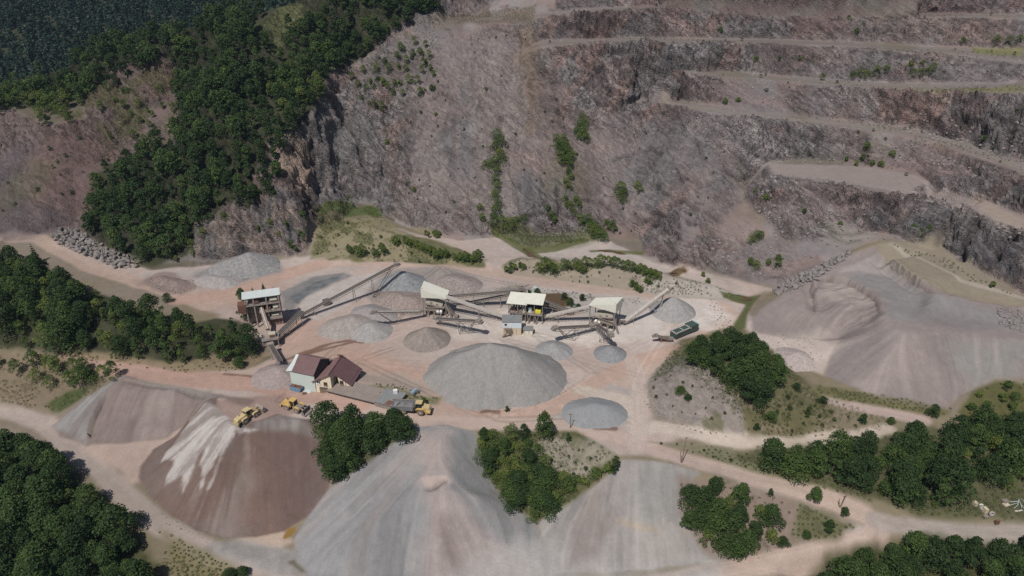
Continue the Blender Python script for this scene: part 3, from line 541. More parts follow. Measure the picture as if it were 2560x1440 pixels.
lay(mE*pmask([(2280,770),(2440,790),(2500,820),(2400,830),(2280,800)], 5, 3), V(.19,.17,.168), .6)
lay(pmask([(1900,840),(2050,820),(2110,850),(2060,900),(1980,890),(1870,860)], 8, 3), V(.43,.37,.33), .8)
lay(mE*sstep(.4, 1.6, ST)*sstep(.2, .5, SL), V(.34,.29,.27), .4); lay(mE*sstep(.4, 1.6, -ST)*sstep(.2, .5, SL), V(.20,.175,.17), .4)
lay(mC*pmask([(1118,1090),(1185,1085),(1250,1220),(1345,1306),(1360,1360),(1290,1330),(1220,1270),(1140,1210)], 3, 1.5, wob2=1)*(.6+.4*sstep(-1, 1, ST)), V(.185,.183,.182), .7)  # right flank of C: greyer stone, with its shade put into the colour
lay(mC*pmask([(860,1270),(930,1200),(1000,1190),(1010,1240),(960,1330),(930,1440),(880,1440)], 4, 2)*sstep(-.6, .6, ST+ST2), V(.185,.175,.17), .6)
lay(mA*pmask([(650,1058),(720,1080),(800,1110),(830,1170),(815,1225),(770,1285),(700,1320),(690,1200)], 4, 2), V(.115,.078,.072), .6)  # right side of A: darker brown spoil, with shade painted in
lay(mD*pmask([(1440,1250),(1510,1200),(1540,1300),(1500,1400),(1420,1420)], 4, 2)*sstep(-.6, .6, ST+ST2), V(.20,.165,.155), .6)
# green ground: scrub, grass, wood floor
lay(mound, V(.20,.175,.105), .9); lay(mound*sstep(.45, .6, NA), V(.11,.115,.05), .7)
lay(pmask([(800,520),(870,500),(940,520),(960,540),(870,545),(810,540)], 2, 1.5), V(.085,.12,.035), .85)
lay(berm, V(.25,.215,.165), .85); lay(berm*sstep(.48, .62, NA), V(.13,.125,.06), .6); lay(berm*pmask([(1600,690),(1850,720),(1860,750),(1620,745)], 4, 2), V(.38,.345,.31), .8)
lay(pmask([(1225,560),(1300,560),(1350,590),(1500,560),(1520,590),(1450,620),(1330,620),(1290,610),(1240,585)], 4, 3), V(.11,.125,.045), .75)
lay(pmask([(1330,625),(1470,600),(1640,650),(1690,700),(1500,655),(1380,640)], 4, 2), V(.40,.36,.33), .5)
lay(VEG, wood, .9); lay(pmask([(250,880),(480,905),(640,880),(690,880),(620,925),(480,932),(250,902),(180,888)], 2, 1.5), V(.22,.17,.11), .8)
lay(pmask([(-250,850),(0,880),(170,895),(300,935),(240,980),(130,1030),(0,1005),(-250,980)], 4, 2), V(.16,.125,.085), .85)
lay(pmask([(110,1010),(170,975),(230,965),(200,1000),(150,1030)], 2, 1), V(.07,.10,.03), .8)
lay(pmask([(-250,1090),(60,1100),(230,1220),(330,1320),(400,1400),(420,1450),(650,1440),(700,1460),(700,1600),(-250,1600)], 4, 3), V(.08,.085,.035), .9)
lay(pmask([(400,1320),(520,1380),(620,1430),(640,1460),(430,1460)], 3, 2), V(.17,.145,.075), .8)
lay(pmask([(0,1380),(100,1400),(220,1440),(0,1460)], 4, 2), V(.09,.13,.03), .8)
gul = [(1190,1078),(1440,1075),(1550,1145),(1540,1170),(1470,1225),(1400,1270),(1340,1303),(1285,1268),(1240,1222),(1215,1158)]
lay(pmask(gul, 2, 1), V(.10,.105,.045), .9); lay(pmask([(1400,1085),(1470,1095),(1545,1145),(1530,1180),(1440,1200),(1360,1180),(1330,1120)], 4, 2)*sstep(.4, .6, NA+.1), V(.27,.24,.20), .85)
lay(pmask([(780,1050),(1030,1072),(930,1147),(835,1212),(828,1165),(800,1100)], 2, 1), V(.08,.085,.04), .9)
kn2 = pmask([(1700,850),(1850,812),(1960,900),(2000,940),(2060,1000),(2080,1050),(2000,1095),(1870,1092),(1850,1020),(1800,990),(1730,950),(1690,900)], 3, 2)
lay(kn2, V(.12,.11,.055), .9); lay(kn2*sstep(.5, .65, NA), V(.20,.155,.115), .7)
lay(KN, V(.225,.195,.178), .9); lay(KN*sstep(.4, 1.4, -ST), V(.17,.155,.14), .5); lay(KN*sstep(.62, .7, NA), V(.12,.12,.06), .7)
lay(pmask([(1905,1115),(2130,1100),(2240,1080),(2320,1060),(2420,1080),(2800,1100),(2800,1290),(2560,1300),(2300,1288),(2150,1245),(2000,1200),(1830,1165),(1720,1125),(1860,1135)], 3, 2), V(.10,.10,.05), .9)
lay(pmask([(2390,1030),(2430,980),(2490,953),(2560,958),(2800,960),(2800,1080),(2560,1060),(2420,1060)], 2, 1), V(.10,.10,.035), .9)
lay(pmask([(2040,960),(2200,990),(2380,1022),(2380,1040),(2200,1015),(2030,985)], 2, 1.5), V(.12,.115,.05), .8)
lay(pmask([(1700,1195),(1790,1195),(1990,1250),(2080,1275),(2140,1310),(2100,1345),(1960,1360),(1850,1390),(1760,1380),(1700,1280)], 3, 2), V(.20,.155,.13), .9)
lay(pmask([(2000,1260),(2080,1280),(2140,1315),(2080,1350),(1980,1345),(1990,1290)], 3, 2), V(.11,.115,.05), .8)
lay(pmask([(1620,1105),(1700,1118),(1850,1170),(2000,1205),(1990,1190),(1840,1150),(1830,1120),(1700,1108)], 1.5, 1), V(.17,.16,.10), .8)
lay(pmask([(1990,1460),(2060,1400),(2180,1360),(2300,1345),(2560,1360),(2800,1340),(2800,1600),(1990,1600)], 3, 2), V(.07,.075,.03), .9)
# hills: forest floor
lay(pmask([(-900,-60),(-200,228),(0,250),(70,238),(230,205),(430,160),(450,300),(430,365),(270,405),(230,480),(215,590),(300,640),(380,665),(470,640),(500,560),(640,470),(660,350),(740,335),(790,260),(825,170),(960,100),(1080,25),(1100,-20),(1090,-100),(0,-100)], 4, 3), wood*1.1, .93)
lay(pmask([(640,70),(700,20),(760,15),(760,60),(700,90),(700,140),(680,130),(690,90)], 4, 2), V(.15,.16,.075), .9)
lay(sstep(520, 560, Y)*(X < 0), V(.05,.055,.03)); 
lay(pmask([(1090,0),(1340,10),(1330,60),(1180,60),(1080,80)], 4, 3), V(.16,.13,.10), .7)
lay(wm*(Y > 422)*(X > 70)*sstep(.3, .7, fbm(X, Y+2*Z0, 14, 3, 340)), V(.17,.12,.115), .7)
lay(WEDGE*wm, V(.075,.062,.06), .75)  # shade of the clefts put into the colour; ledge edges darkened too
C *= (1-.19*wm)[..., None]*(1+wm[..., None]*np.array([.01, .0, .02]))
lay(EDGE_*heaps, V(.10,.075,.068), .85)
lay(pmask([(2062,705),(2110,698),(2165,722),(2190,745),(2150,765),(2090,760),(2060,735)], 3, 2), V(.36,.31,.28), .6)
lay(pmask([(706,1345),(718,1322),(738,1316),(742,1325),(728,1342),(712,1348)], .6, .4), V(.21,.125,.035), .95)
lay(pmask([(722,1405),(735,1400),(768,1432),(755,1432)], .8, .5), V(.10,.085,.06), .9)
# everything that grows is darker than bare ground: green tones darkened and mottled
GRN = np.clip((C[..., 1]-C[..., 0]*.86)/(C[..., 1]+1e-4)*6, 0, 1)*(1-heaps)*(1-WALL*.7); C *= (1-.30*GRN)[..., None]; C *= (1+.35*(fbm(X, Y, 2.2, 3, 401)-.5)*2*GRN)[..., None]
lf = sstep(0, -25, X+.653*Y+62)*(1-WALL); C = C*(1-lf[..., None]*.8)+V(.055,.06,.03)*lf[..., None]*.8
# water-edge algae and mud
for pp in (POND1, POND2, POND3, POND4): lay(pmask(pp, 1.5, .6), V(.12,.085,.045))
lay(pmask(POND3, 2, 1), V(.075,.09,.035), .9)
for pl, w in ((STREAM, 5), (STREAM2, 6), (STREAM3, 3)): lay(lmask(pl, w, 1.5, 1.5), V(.085,.095,.03), .85)
for pl, w in ([(700,905),(770,880),(830,858),(870,852),(905,855)], 1.6), ([(760,888),(830,868),(880,856)], 1.3), ([(200,1090),(225,1075)], .8), ([(1180,1000),(1198,990),(1215,1002)], 1.4), ([(1205,1030),(1225,1026),(1245,1030)], 1.3), ([(560,935),(640,942),(690,930)], 1.2), ([(1460,1062),(1475,1064)], 1.8), ([(1490,1068),(1535,1071)], 2.2): lay(lmask(pl, w, .7, 1.0), V(.13,.075,.055), .8)
C *= (1-.12*mC-.10*mD-.14*mE-.06*mA)[..., None]; C *= (1-.2*sstep(-60, -110, X)*sstep(185, 150, Y)*(1-heaps))[..., None]  # lower left ground darkened, edge falloff put into the colour
C *= (1+.075*np.clip(ST3, -2, 2)*heaps*sstep(.12, .3, SL))[..., None]; C *= (1+.03*np.clip(ST3, -2, 2)*ROCK*scree)[..., None]
# wheel tracks criss-crossing the yard
rt_ = np.random.default_rng(3); TR = np.zeros((NY, NX)); TRp = np.zeros((NY, NX))
hubs = [(640,960),(900,900),(1010,830),(1200,800),(1130,980),(1240,1040),(1420,1040),(1590,1060),(1600,940),(1700,800),(1780,780),(1560,760),(1340,715),(1100,665),(850,700),(620,760),(760,840),(1400,850),(1480,930),(700,1000),(1580,850),(1000,780)]
for k in range(44):
    a, b = hubs[rt_.integers(len(hubs))], hubs[rt_.integers(len(hubs))]
    if abs(a[0]-b[0]) < 60 or abs(a[0]-b[0]) > 620: continue
    mx, my = (a[0]+b[0])/2+rt_.normal(0, 40), (a[1]+b[1])/2+rt_.normal(0, 18); pl = [((1-t)**2*a[0]+2*t*(1-t)*mx+t*t*b[0], (1-t)**2*a[1]+2*t*(1-t)*my+t*t*b[1]) for t in np.linspace(0, 1, 10)]
    o_ = lmask(pl, 3.0, .5, .12); i_ = lmask(pl, 1.5, .5, .12); r_ = (o_-i_)
    if rt_.random() < .5: TR = np.maximum(TR, r_*rt_.uniform(.4, 1))
    else: TRp = np.maximum(TRp, r_*rt_.uniform(.4, 1))
yk = ym*(1-heaps)*sstep(.3, .5, fbm(X, Y, 12, 3, 210)); C *= (1-.30*TR*yk)[..., None]; C *= (1+.16*TRp*yk)[..., None]
NZ = fbm(X, Y, 1.6, 3, 200); RG = .35+.65*np.clip(rough*1.2+ROCK*.4, 0, 1); C *= (1+(.24*(NZ-.5)*2+.16*(NA-.5)*2)*RG)[..., None]
C *= (1+.10*(fbm(X, Y, 70, 3, 201)-.5)*2)[..., None]; C = np.clip(C, .01, .6)
# ------------------------------------------------------------------ materials
def new_mat(name):
    m = bpy.data.materials.new(name); m.use_nodes = True; nt = m.node_tree
    b = nt.nodes['Principled BSDF']; return m, nt, b
def ground_mat():
    m, nt, b = new_mat("ground"); L = nt.links; N = nt.nodes
    at = N.new('ShaderNodeAttribute'); at.attribute_name = 'Col'; rk = N.new('ShaderNodeAttribute'); rk.attribute_name = 'rock'
    tc = N.new('ShaderNodeTexCoord')
    n1 = N.new('ShaderNodeTexNoise'); n1.inputs['Scale'].default_value = 1.6; n1.inputs['Detail'].default_value = 8; n1.inputs['Roughness'].default_value = .72
    n2 = N.new('ShaderNodeTexNoise'); n2.inputs['Scale'].default_value = .35; n2.inputs['Detail'].default_value = 6; n2.inputs['Roughness'].default_value = .65
    vo = N.new('ShaderNodeTexVoronoi'); vo.inputs['Scale'].default_value = 1.3
    for n in (n1, n2, vo): L.new(tc.outputs['Object'], n.inputs['Vector'])
    def math_(op, x, y, z=None):
        k = N.new('ShaderNodeMath'); k.operation = op
        for i, q in enumerate((x, y, z)):
            if q is None: continue
            if isinstance(q, (int, float)): k.inputs[i].default_value = q
            else: L.new(q, k.inputs[i])
        return k.outputs[0]
    mr = N.new('ShaderNodeMapping'); mr.inputs['Rotation'].default_value = (.25, -.7, .15); L.new(tc.outputs['Object'], mr.inputs['Vector']); mp = N.new('ShaderNodeMapping'); mp.inputs['Scale'].default_value = (.16, .3, .8); L.new(mr.outputs[0], mp.inputs['Vector'])
    wn_ = N.new('ShaderNodeTexNoise'); wn_.inputs['Scale'].default_value = .12; wn_.inputs['Detail'].default_value = 3; L.new(tc.outputs['Object'], wn_.inputs['Vector'])
    va = N.new('ShaderNodeVectorMath'); va.operation = 'MULTIPLY_ADD'; va.inputs[1].default_value = (5, 5, 5); L.new(wn_.outputs['Color'], va.inputs[0]); L.new(mp.outputs[0], va.inputs[2])
    v2 = N.new('ShaderNodeTexVoronoi'); v2.inputs['Scale'].default_value = 1; L.new(va.outputs[0], v2.inputs['Vector'])
    sx = N.new('ShaderNodeSeparateColor'); L.new(v2.outputs['Color'], sx.inputs[0])
    blk = math_('MULTIPLY', math_('SUBTRACT', sx.outputs[0], .5), math_('MULTIPLY', rk.outputs['Fac'], .7))
    fine = math_('MULTIPLY', math_('SUBTRACT', n1.outputs[0], .5), math_('MULTIPLY_ADD', rk.outputs['Fac'], .8, .36))
    wide = math_('MULTIPLY', math_('SUBTRACT', n2.outputs[0], .5), math_('MULTIPLY_ADD', rk.outputs['Fac'], .6, .2))
    tot = math_('ADD', math_('ADD', math_('ADD', blk, fine), wide), 1.0); tot = math_('MAXIMUM', tot, .25)
    # open joints between the rock blocks, small and large
    for sc_, w_, k_ in ((.8, .07, .55), (.3, .045, .6)):
        ve = N.new('ShaderNodeTexVoronoi'); ve.feature = 'DISTANCE_TO_EDGE'; ve.inputs['Scale'].default_value = sc_; L.new(va.outputs[0], ve.inputs['Vector'])
        mr_ = N.new('ShaderNodeMapRange'); mr_.inputs[1].default_value = 0; mr_.inputs[2].default_value = w_; mr_.inputs[3].default_value = 1; mr_.inputs[4].default_value = 0; L.new(ve.outputs['Distance'], mr_.inputs[0])
        gate = N.new('ShaderNodeMapRange'); gate.inputs[1].default_value = .44; gate.inputs[2].default_value = .56; L.new(n2.outputs[0], gate.inputs[0])
        cr = math_('MULTIPLY', math_('MULTIPLY', mr_.outputs[0], gate.outputs[0]), math_('MULTIPLY', rk.outputs['Fac'], k_)); tot = math_('MULTIPLY', tot, math_('SUBTRACT', 1.0, cr))
    vm = N.new('ShaderNodeVectorMath'); vm.operation = 'SCALE'; L.new(at.outputs['Color'], vm.inputs[0]); L.new(tot, vm.inputs['Scale'])
    L.new(vm.outputs[0], b.inputs['Base Color']); b.inputs['Roughness'].default_value = .95; b.inputs['Specular IOR Level'].default_value = .15
    bs = N.new('ShaderNodeMapRange'); bs.inputs[3].default_value = .12; bs.inputs[4].default_value = .95; L.new(rk.outputs['Fac'], bs.inputs[0])
    ad = N.new('ShaderNodeMath'); ad.operation = 'MULTIPLY_ADD'; ad.inputs[1].default_value = .6; L.new(vo.outputs['Distance'], ad.inputs[0]); L.new(n1.outputs[0], ad.inputs[2])
    bu = N.new('ShaderNodeBump'); bu.inputs['Distance'].default_value = .9; L.new(bs.outputs[0], bu.inputs['Strength']); L.new(ad.outputs[0], bu.inputs['Height']); L.new(bu.outputs[0], b.inputs['Normal'])
    return m
M_GROUND = ground_mat()
def simple(name, col, rough=.7, metal=0, noise=.15, scale=1.2, bump=0, col2=None, f2=.5):
    """one plain procedural surface: a base colour broken up by grime"""
    m, nt, b = new_mat(name); L = nt.links; N = nt.nodes; tc = N.new('ShaderNodeTexCoord')
    n = N.new('ShaderNodeTexNoise'); n.inputs['Scale'].default_value = scale; n.inputs['Detail'].default_value = 6; n.inputs['Roughness'].default_value = .7; L.new(tc.outputs['Object'], n.inputs['Vector'])
    r = N.new('ShaderNodeValToRGB'); c = np.array(col); d = np.array(col2 if col2 is not None else c*(1-noise*2))
    r.color_ramp.elements[0].position = .5-f2*.4; r.color_ramp.elements[1].position = .5+.2; r.color_ramp.elements[0].color = (*d, 1); r.color_ramp.elements[1].color = (*c, 1)
    L.new(n.outputs[0], r.inputs[0]); L.new(r.outputs[0], b.inputs['Base Color']); b.inputs['Roughness'].default_value = rough; b.inputs['Metallic'].default_value = metal
    b.inputs['Specular IOR Level'].default_value = .3
    if bump:
        bu = N.new('ShaderNodeBump'); bu.inputs['Strength'].default_value = bump; bu.inputs['Distance'].default_value = .1; L.new(n.outputs[0], bu.inputs['Height']); L.new(bu.outputs[0], b.inputs['Normal'])
    return m
def water_mat():
    m, nt, b = new_mat("water"); b.inputs['Base Color'].default_value = (.095, .062, .035, 1); b.inputs['Roughness'].default_value = .12
    n = nt.nodes.new('ShaderNodeTexNoise'); n.inputs['Scale'].default_value = 1.5; bu = nt.nodes.new('ShaderNodeBump'); bu.inputs['Strength'].default_value = .05
    nt.links.new(n.outputs[0], bu.inputs['Height']); nt.links.new(bu.outputs[0], b.inputs['Normal']); return m
# ------------------------------------------------------------------ object helpers
def tag(o, label=None, cat=None, group=None, kind=None):
    if label: o['label'] = label
    if cat: o['category'] = cat
    if group: o['group'] = group
    if kind: o['kind'] = kind
    return o
def empty(name, loc, rz=0):
    o = bpy.data.objects.new(name, None); COL.objects.link(o); o.location = loc; o.rotation_euler = (0, 0, rz); o.empty_display_size = .3; return o
def link(name, me, parent=None, loc=None):
    o = bpy.data.objects.new(name, me); COL.objects.link(o)
    if parent: o.parent = parent
    if loc is not None: o.location = loc
    return o
def np_mesh(name, verts, quads, mat, cols=None, rock=None, smooth=True, fs=4):
    me = bpy.data.meshes.new(name); nf = len(quads)
    me.vertices.add(len(verts)); me.vertices.foreach_set('co', np.asarray(verts, np.float32).ravel())
    me.loops.add(nf*fs); me.loops.foreach_set('vertex_index', np.asarray(quads, np.int32).ravel())
    me.polygons.add(nf); me.polygons.foreach_set('loop_start', np.arange(0, nf*fs, fs, dtype=np.int32))
    me.polygons.foreach_set('use_smooth', np.full(nf, smooth))
    me.update(calc_edges=True); me.materials.append(mat)
    if cols is not None:
        a = me.color_attributes.new('Col', 'FLOAT_COLOR', 'POINT'); a.data.foreach_set('color', np.concatenate([cols, np.ones((len(cols), 1))], 1).astype(np.float32).ravel())
    if rock is not None:
        a = me.attributes.new('rock', 'FLOAT', 'POINT'); a.data.foreach_set('value', rock.astype(np.float32))
    return me
# ------------------------------------------------------------------ ground sheet, split into the ground, the quarry walls, the wooded hills and each heap
VX = np.stack([XF, YF, ZF], -1).reshape(-1, 3); CV = C.reshape(-1, 3)
RKV = np.clip(rough*1.0+ROCK*.35+.06, 0, 1).ravel()
reg = np.zeros((NY, NX), np.int8)
reg[(WALL > .5) & (heaps < .5)] = 1
HILL = pmask([(-900,-60),(-200,228),(0,250),(70,238),(230,205),(430,160),(450,300),(430,365),(270,405),(230,480),(215,590),(300,640),(380,665),(470,640),(500,560),(640,470),(660,350),(740,335),(790,260),(825,170),(960,100),(1080,25),(1100,-20),(1090,-100),(0,-100)], .5, 0)
reg[HILL > .5] = 2; reg[(Y > 520)] = 2
for k, m in ((3, mA), (4, mB), (5, mC), (6, mD), (7, mE)): reg[m > .5] = k
rc = reg[:-1, :-1].ravel(); idx = np.arange(NY*NX).reshape(NY, NX)
Q = np.stack([idx[:-1, :-1], idx[:-1, 1:], idx[1:, 1:], idx[1:, :-1]], -1).reshape(-1, 4)
for k, nm, lab, cat in ((0, 'ground', None, None), (1, 'quarry_wall_terrain', None, None), (2, 'hillside', None, None),
   (3, 'spoil_heap', 'large dark brown cone of spoil with white streaks below two yellow loaders', 'spoil heap'),
   (4, 'spoil_heap', 'scooped out grey brown heap beside the front road, with a steep cut face', 'spoil heap'),
   (5, 'spoil_heap', 'huge pale grey and pink tipped heap fanning down to the bottom edge of the photo', 'spoil heap'),
   (6, 'spoil_heap', 'streaky grey tipped slope right of the bushy gully at the bottom', 'spoil heap'),
   (7, 'spoil_heap', 'broad flat topped grey pink spoil heap with cut cliffs on the right', 'spoil heap')):
    q = Q[rc == k]; u, inv = np.unique(q.ravel(), return_inverse=True)
    o = link(nm, np_mesh(nm, VX[u], inv.reshape(-1, 4), M_GROUND, CV[u], RKV[u]))
    if lab: tag(o, lab, cat, 'great spoil heaps tipped round the yard')
    else: tag(o, kind='structure')
# ------------------------------------------------------------------ gravel heaps standing in the yard
def pile(name, lab, crest, slope, col, col2=None, streak=.5, grp='gravel heaps standing in the yard', wob=.6, grain=.16, step=.45, cat='gravel heap'):
    cs = np.array([P(*c) for c in crest]); zg = min(gz(c[0], c[1]) for c in cs)
    rad = (cs[:, 2].max()-zg)/slope+4
    x0, x1, y0, y1 = cs[:, 0].min()-rad, cs[:, 0].max()+rad, cs[:, 1].min()-rad, cs[:, 1].max()+rad
    xs, ys = np.meshgrid(np.arange(x0, x1, step), np.arange(y0, y1, step)); z = np.full(xs.shape, -99.); dm = np.zeros(xs.shape); an = np.zeros(xs.shape)
    n1 = fbm(xs, ys, 7, 3, 301)-.5; n2 = fbm(xs, ys, 1.6, 3, 302)-.5
    segs = list(zip(cs[:-1], cs[1:])) if len(cs) > 1 else [(cs[0], cs[0])]
    for a, b in segs:
        e = (b-a)[:2]; l2 = e@e+1e-9; t = np.clip(((xs-a[0])*e[0]+(ys-a[1])*e[1])/l2, 0, 1)
        dx = xs-a[0]-t*e[0]; dy = ys-a[1]-t*e[1]; d = np.sqrt(dx*dx+dy*dy)
        d2 = np.sqrt(d*d+.8)-.6
        zz = a[2]+(b[2]-a[2])*t-slope*d2*(1+.12*n1*2)
        m = zz > z; z = np.where(m, zz, z); dm = np.where(m, d, dm); an = np.where(m, np.arctan2(dy, dx)*4+t*np.sqrt(l2)*.8, an)
    s = fbm(an*2.2, dm*.06, 1.0, 3, 303); z += (n1*wob*.35+n2*.03)+(s-.5)*.22*np.clip(dm/4, 0, 1)
    g = interp(ZT, xs, ys); g = g.reshape(xs.shape); keep = z > g-.05
    kq = keep[:-1, :-1] | keep[1:, :-1] | keep[:-1, 1:] | keep[1:, 1:]; z = np.maximum(z, g-.25)
    col = np.asarray(col); c2 = np.asarray(col2 if col2 is not None else col*1.25)
    m = np.clip((s-.45)*3*streak+.5*streak*(n1*2+.5), 0, 1)[..., None]; cc = col*(1-m)+c2*m; cc = cc*(1+(RNG.random(xs.shape)-.5)*2*grain)[..., None]
    cc = cc*(1+.10*n2)[..., None]
    idx = np.arange(xs.size).reshape(xs.shape); q = np.stack([idx[:-1, :-1], idx[:-1, 1:], idx[1:, 1:], idx[1:, :-1]], -1)[kq]
    u, inv = np.unique(q.ravel(), return_inverse=True); c0 = cs.mean(0); c0[2] = zg
    vv = np.stack([xs, ys, z], -1).reshape(-1, 3)[u]-c0
    o = link(name, np_mesh(name, vv, inv.reshape(-1, 4), M_GROUND, cc.reshape(-1, 3)[u], np.full(len(u), .06)), None, c0)
    return tag(o, lab, cat, grp)
G1 = (.215,.21,.205)
pile('gravel_heap', 'largest grey gravel heap, in the middle of the yard right of the truck', [(1160,880,9),(1225,858,12.8),(1285,872,11.5),(1330,905,7.5)], .66, (.225,.218,.21), (.27,.245,.225), .3, grain=.10)
pile('gravel_heap', 'low round blue grey gravel heap beside the track junction', [(1464,1014,3.0),(1490,1010,3.2),(1512,1014,2.9)], .42, (.225,.23,.235), (.25,.25,.25), .2, grain=.06)
pile('gravel_heap', 'small dark grey cone under the forward discharge conveyor', [(1527,865,3.6)], .62, (.20,.20,.205), None, .3)
pile('gravel_heap', 'small pale grey cone under the left pointing discharge conveyor of the right plant', [(1384,858,3.3)], .5, (.24,.235,.235), None, .4)
pile('gravel_heap', 'grey cone at the head of the long right hand stacker', [(1686,742,6.4)], .72, (.26,.25,.245), (.32,.305,.29), .5)
pile('gravel_heap', 'brown grey cone with a cut pale front beside the left screening plant', [(1066,818,5.4)], .66, (.205,.175,.155), (.26,.225,.20), .5)
pile('gravel_heap', 'small pale spill at the foot of the brown grey cone', [(1052,845,2.4),(1062,848,2.4)], .6, (.35,.31,.285), None, .5)
pile('gravel_heap', 'low dusty pink grey heap left of the pair under the left stacker', [(852,800,3.4),(880,792,3.6)], .42, (.30,.26,.235), (.25,.235,.225), .6)
pile('gravel_heap', 'low grey heap under the head of the left stacker', [(925,806,3.8)], .5, (.255,.245,.235), None, .5)
pile('gravel_heap', 'blue grey cone below the head of the long belt conveyor', [(1006,678,6)], .58, (.20,.205,.21), None, .4, grain=.25)
pile('gravel_heap', 'broad reddish stone heap behind the left screening plant', [(985,735,2.6),(1030,745,2.6)], .3, (.235,.19,.17), (.28,.24,.22), .4, grain=.3)
pile('gravel_heap', 'flat topped reddish stone heap beside the rear track', [(1130,690,2.6),(1165,700,2.4)], .35, (.225,.19,.18), None, .4, grain=.3)
pile('gravel_heap', 'grey rubble heap at the foot of the wooded cliff', [(570,650,5),(620,632,6.5)], .42, (.21,.205,.205), (.27,.26,.25), .5, grain=.25)
pile('gravel_heap', 'low dusty grey heap in front of the grey rubble heap', [(520,690,2.6),(560,695,2.4)], .3, (.27,.25,.24), None, .5, grain=.2)
pile('gravel_heap', 'low dark red rubble heap beside the rear track', [(400,692,2.6),(440,704,2.4)], .3, (.19,.145,.13), None, .4, grain=.3)
pile('gravel_heap', 'small grey heap below the crusher chute by the pale green building', [(690,918,3.6)], .45, (.26,.215,.205), None, .4)
pile('gravel_heap', 'small dusty heap in the bay of the right hand spoil heap', [(1995,882,3.2)], .38, (.33,.285,.265), None, .4)
pile('gravel_heap', 'low grey heap with a shadowed back edge behind the small pair', [(920,768,2.8),(950,775,2.4)], .4, (.24,.22,.215), None, .4)
pile('gravel_heap', 'rounded grey mound inside the dark ring near the central plant', [(1270,726,2.2),(1305,728,2.2)], .35, (.24,.21,.19), None, .4)
# ------------------------------------------------------------------ trees and shrubs
def leaf_mat(name, c0, c1, c2, transl=.25):
    m, nt, b = new_mat(name); N = nt.nodes; L = nt.links
    oi = N.new('ShaderNodeObjectInfo'); at = N.new('ShaderNodeAttribute'); at.attribute_name = 'tint'
    ad = N.new('ShaderNodeMath'); ad.operation = 'ADD'; L.new(oi.outputs['Random'], ad.inputs[0]); L.new(at.outputs['Fac'], ad.inputs[1])
    sc = N.new('ShaderNodeMath'); sc.operation = 'MULTIPLY'; sc.inputs[1].default_value = .5; L.new(ad.outputs[0], sc.inputs[0])
    r = N.new('ShaderNodeValToRGB'); e = r.color_ramp.elements; e[0].position = .1; e[0].color = (*c0, 1); e[1].position = .95; e[1].color = (*c2, 1); k = e.new(.55); k.color = (*c1, 1); L.new(sc.outputs[0], r.inputs[0])
    b.inputs['Roughness'].default_value = .6; b.inputs['Specular IOR Level'].default_value = .2; L.new(r.outputs[0], b.inputs['Base Color'])
    t = N.new('ShaderNodeBsdfTranslucent'); L.new(r.outputs[0], t.inputs['Color']); mx = N.new('ShaderNodeMixShader'); mx.inputs[0].default_value = transl
    L.new(b.outputs[0], mx.inputs[1]); L.new(t.outputs[0], mx.inputs[2]); L.new(mx.outputs[0], N['Material Output'].inputs['Surface']); return m
M_LEAF = leaf_mat("broadleaf foliage", (.036,.066,.022), (.080,.130,.034), (.185,.22,.055), .35)
M_PINE = leaf_mat("conifer foliage", (.016,.036,.022), (.026,.052,.028), (.045,.075,.032), .1)
M_SCRUB = leaf_mat("scrub foliage", (.040,.062,.024), (.075,.105,.034), (.17,.165,.07))
M_BARK = simple("bark", (.13,.105,.085), .9)
def leaf_quads(c, n, size, jit=.8, rng=RNG, vert=None):
    """c: centres (k,3), n: normals (k,3) -> verts, one four-cornered leaf clump at each"""
    k = len(c); n = n+rng.normal(0, jit, (k, 3)); n /= np.linalg.norm(n, axis=1, keepdims=True)+1e-9
    a = np.cross(n, rng.normal(0, 1, (k, 3))); a /= np.linalg.norm(a, axis=1, keepdims=True)+1e-9; b = np.cross(n, a)
    s = size*rng.uniform(.6, 1.3, (k, 1)); s2 = s*rng.uniform(.5, 1, (k, 1))
    return np.stack([c-a*s*.5, c-b*s2*.5+n*s*.1, c+a*s*.5, c+b*s2*.5-n*s*.1], 1).reshape(-1, 3)
def crown_pts(h, r, nl, nq, rng, base=.28, top=1.0):
    """points and normals of leaf clumps on the lobes of an uneven broadleaf crown"""
    C_, N_, T_ = [], [], []; lob = []
    for i in range(nl):
        t = (i+.5)/nl; zz = base+(top-base)*t*.93; w = math.sin(math.pi*min(1, .18+.82*t)**.9)*.72+.12
        a = i*2.39996+rng.uniform(-.5, .5); rr = r*w*rng.uniform(.35, .95)*(1 if t < .9 else .3)
        lob.append((np.array([math.cos(a)*rr, math.sin(a)*rr, zz*h-r*.18]), r*rng.uniform(.20, .48)*(1.05-.35*t)))
    lob.append((np.array([0, 0, h*(top*.55+base*.45)]), r*.62))
    wgt = np.array([l[1]**2 for l in lob]); cnt = (wgt/wgt.sum()*nq).astype(int)+1
    for (p, rad), k in zip(lob, cnt):
        d = rng.normal(0, 1, (k, 3)); d /= np.linalg.norm(d, axis=1, keepdims=True); d[:, 2] = np.where((d[:, 2] < -.35), -d[:, 2], d[:, 2])
        rd = rad*rng.uniform(.72, 1.12, (k, 1)); C_.append(p+d*rd*[1, 1, .82]); N_.append(d*.8+[0, 0, .5]); T_.append(np.full(k, rng.uniform(-.3, .3))+rng.uniform(-.25, .25, k))
    C_ = np.concatenate(C_); 
    return C_, np.concatenate(N_), np.concatenate(T_)
def leaves_mesh(name, c, n, t, size, mat, rng, jit=.7):
    v = leaf_quads(c, n, size, jit, rng); me = np_mesh(name, v, np.arange(len(v)).reshape(-1, 4), mat, smooth=False)
    a = me.attributes.new('tint', 'FLOAT', 'POINT'); a.data.foreach_set('value', np.repeat(t, 4).astype(np.float32)); return me
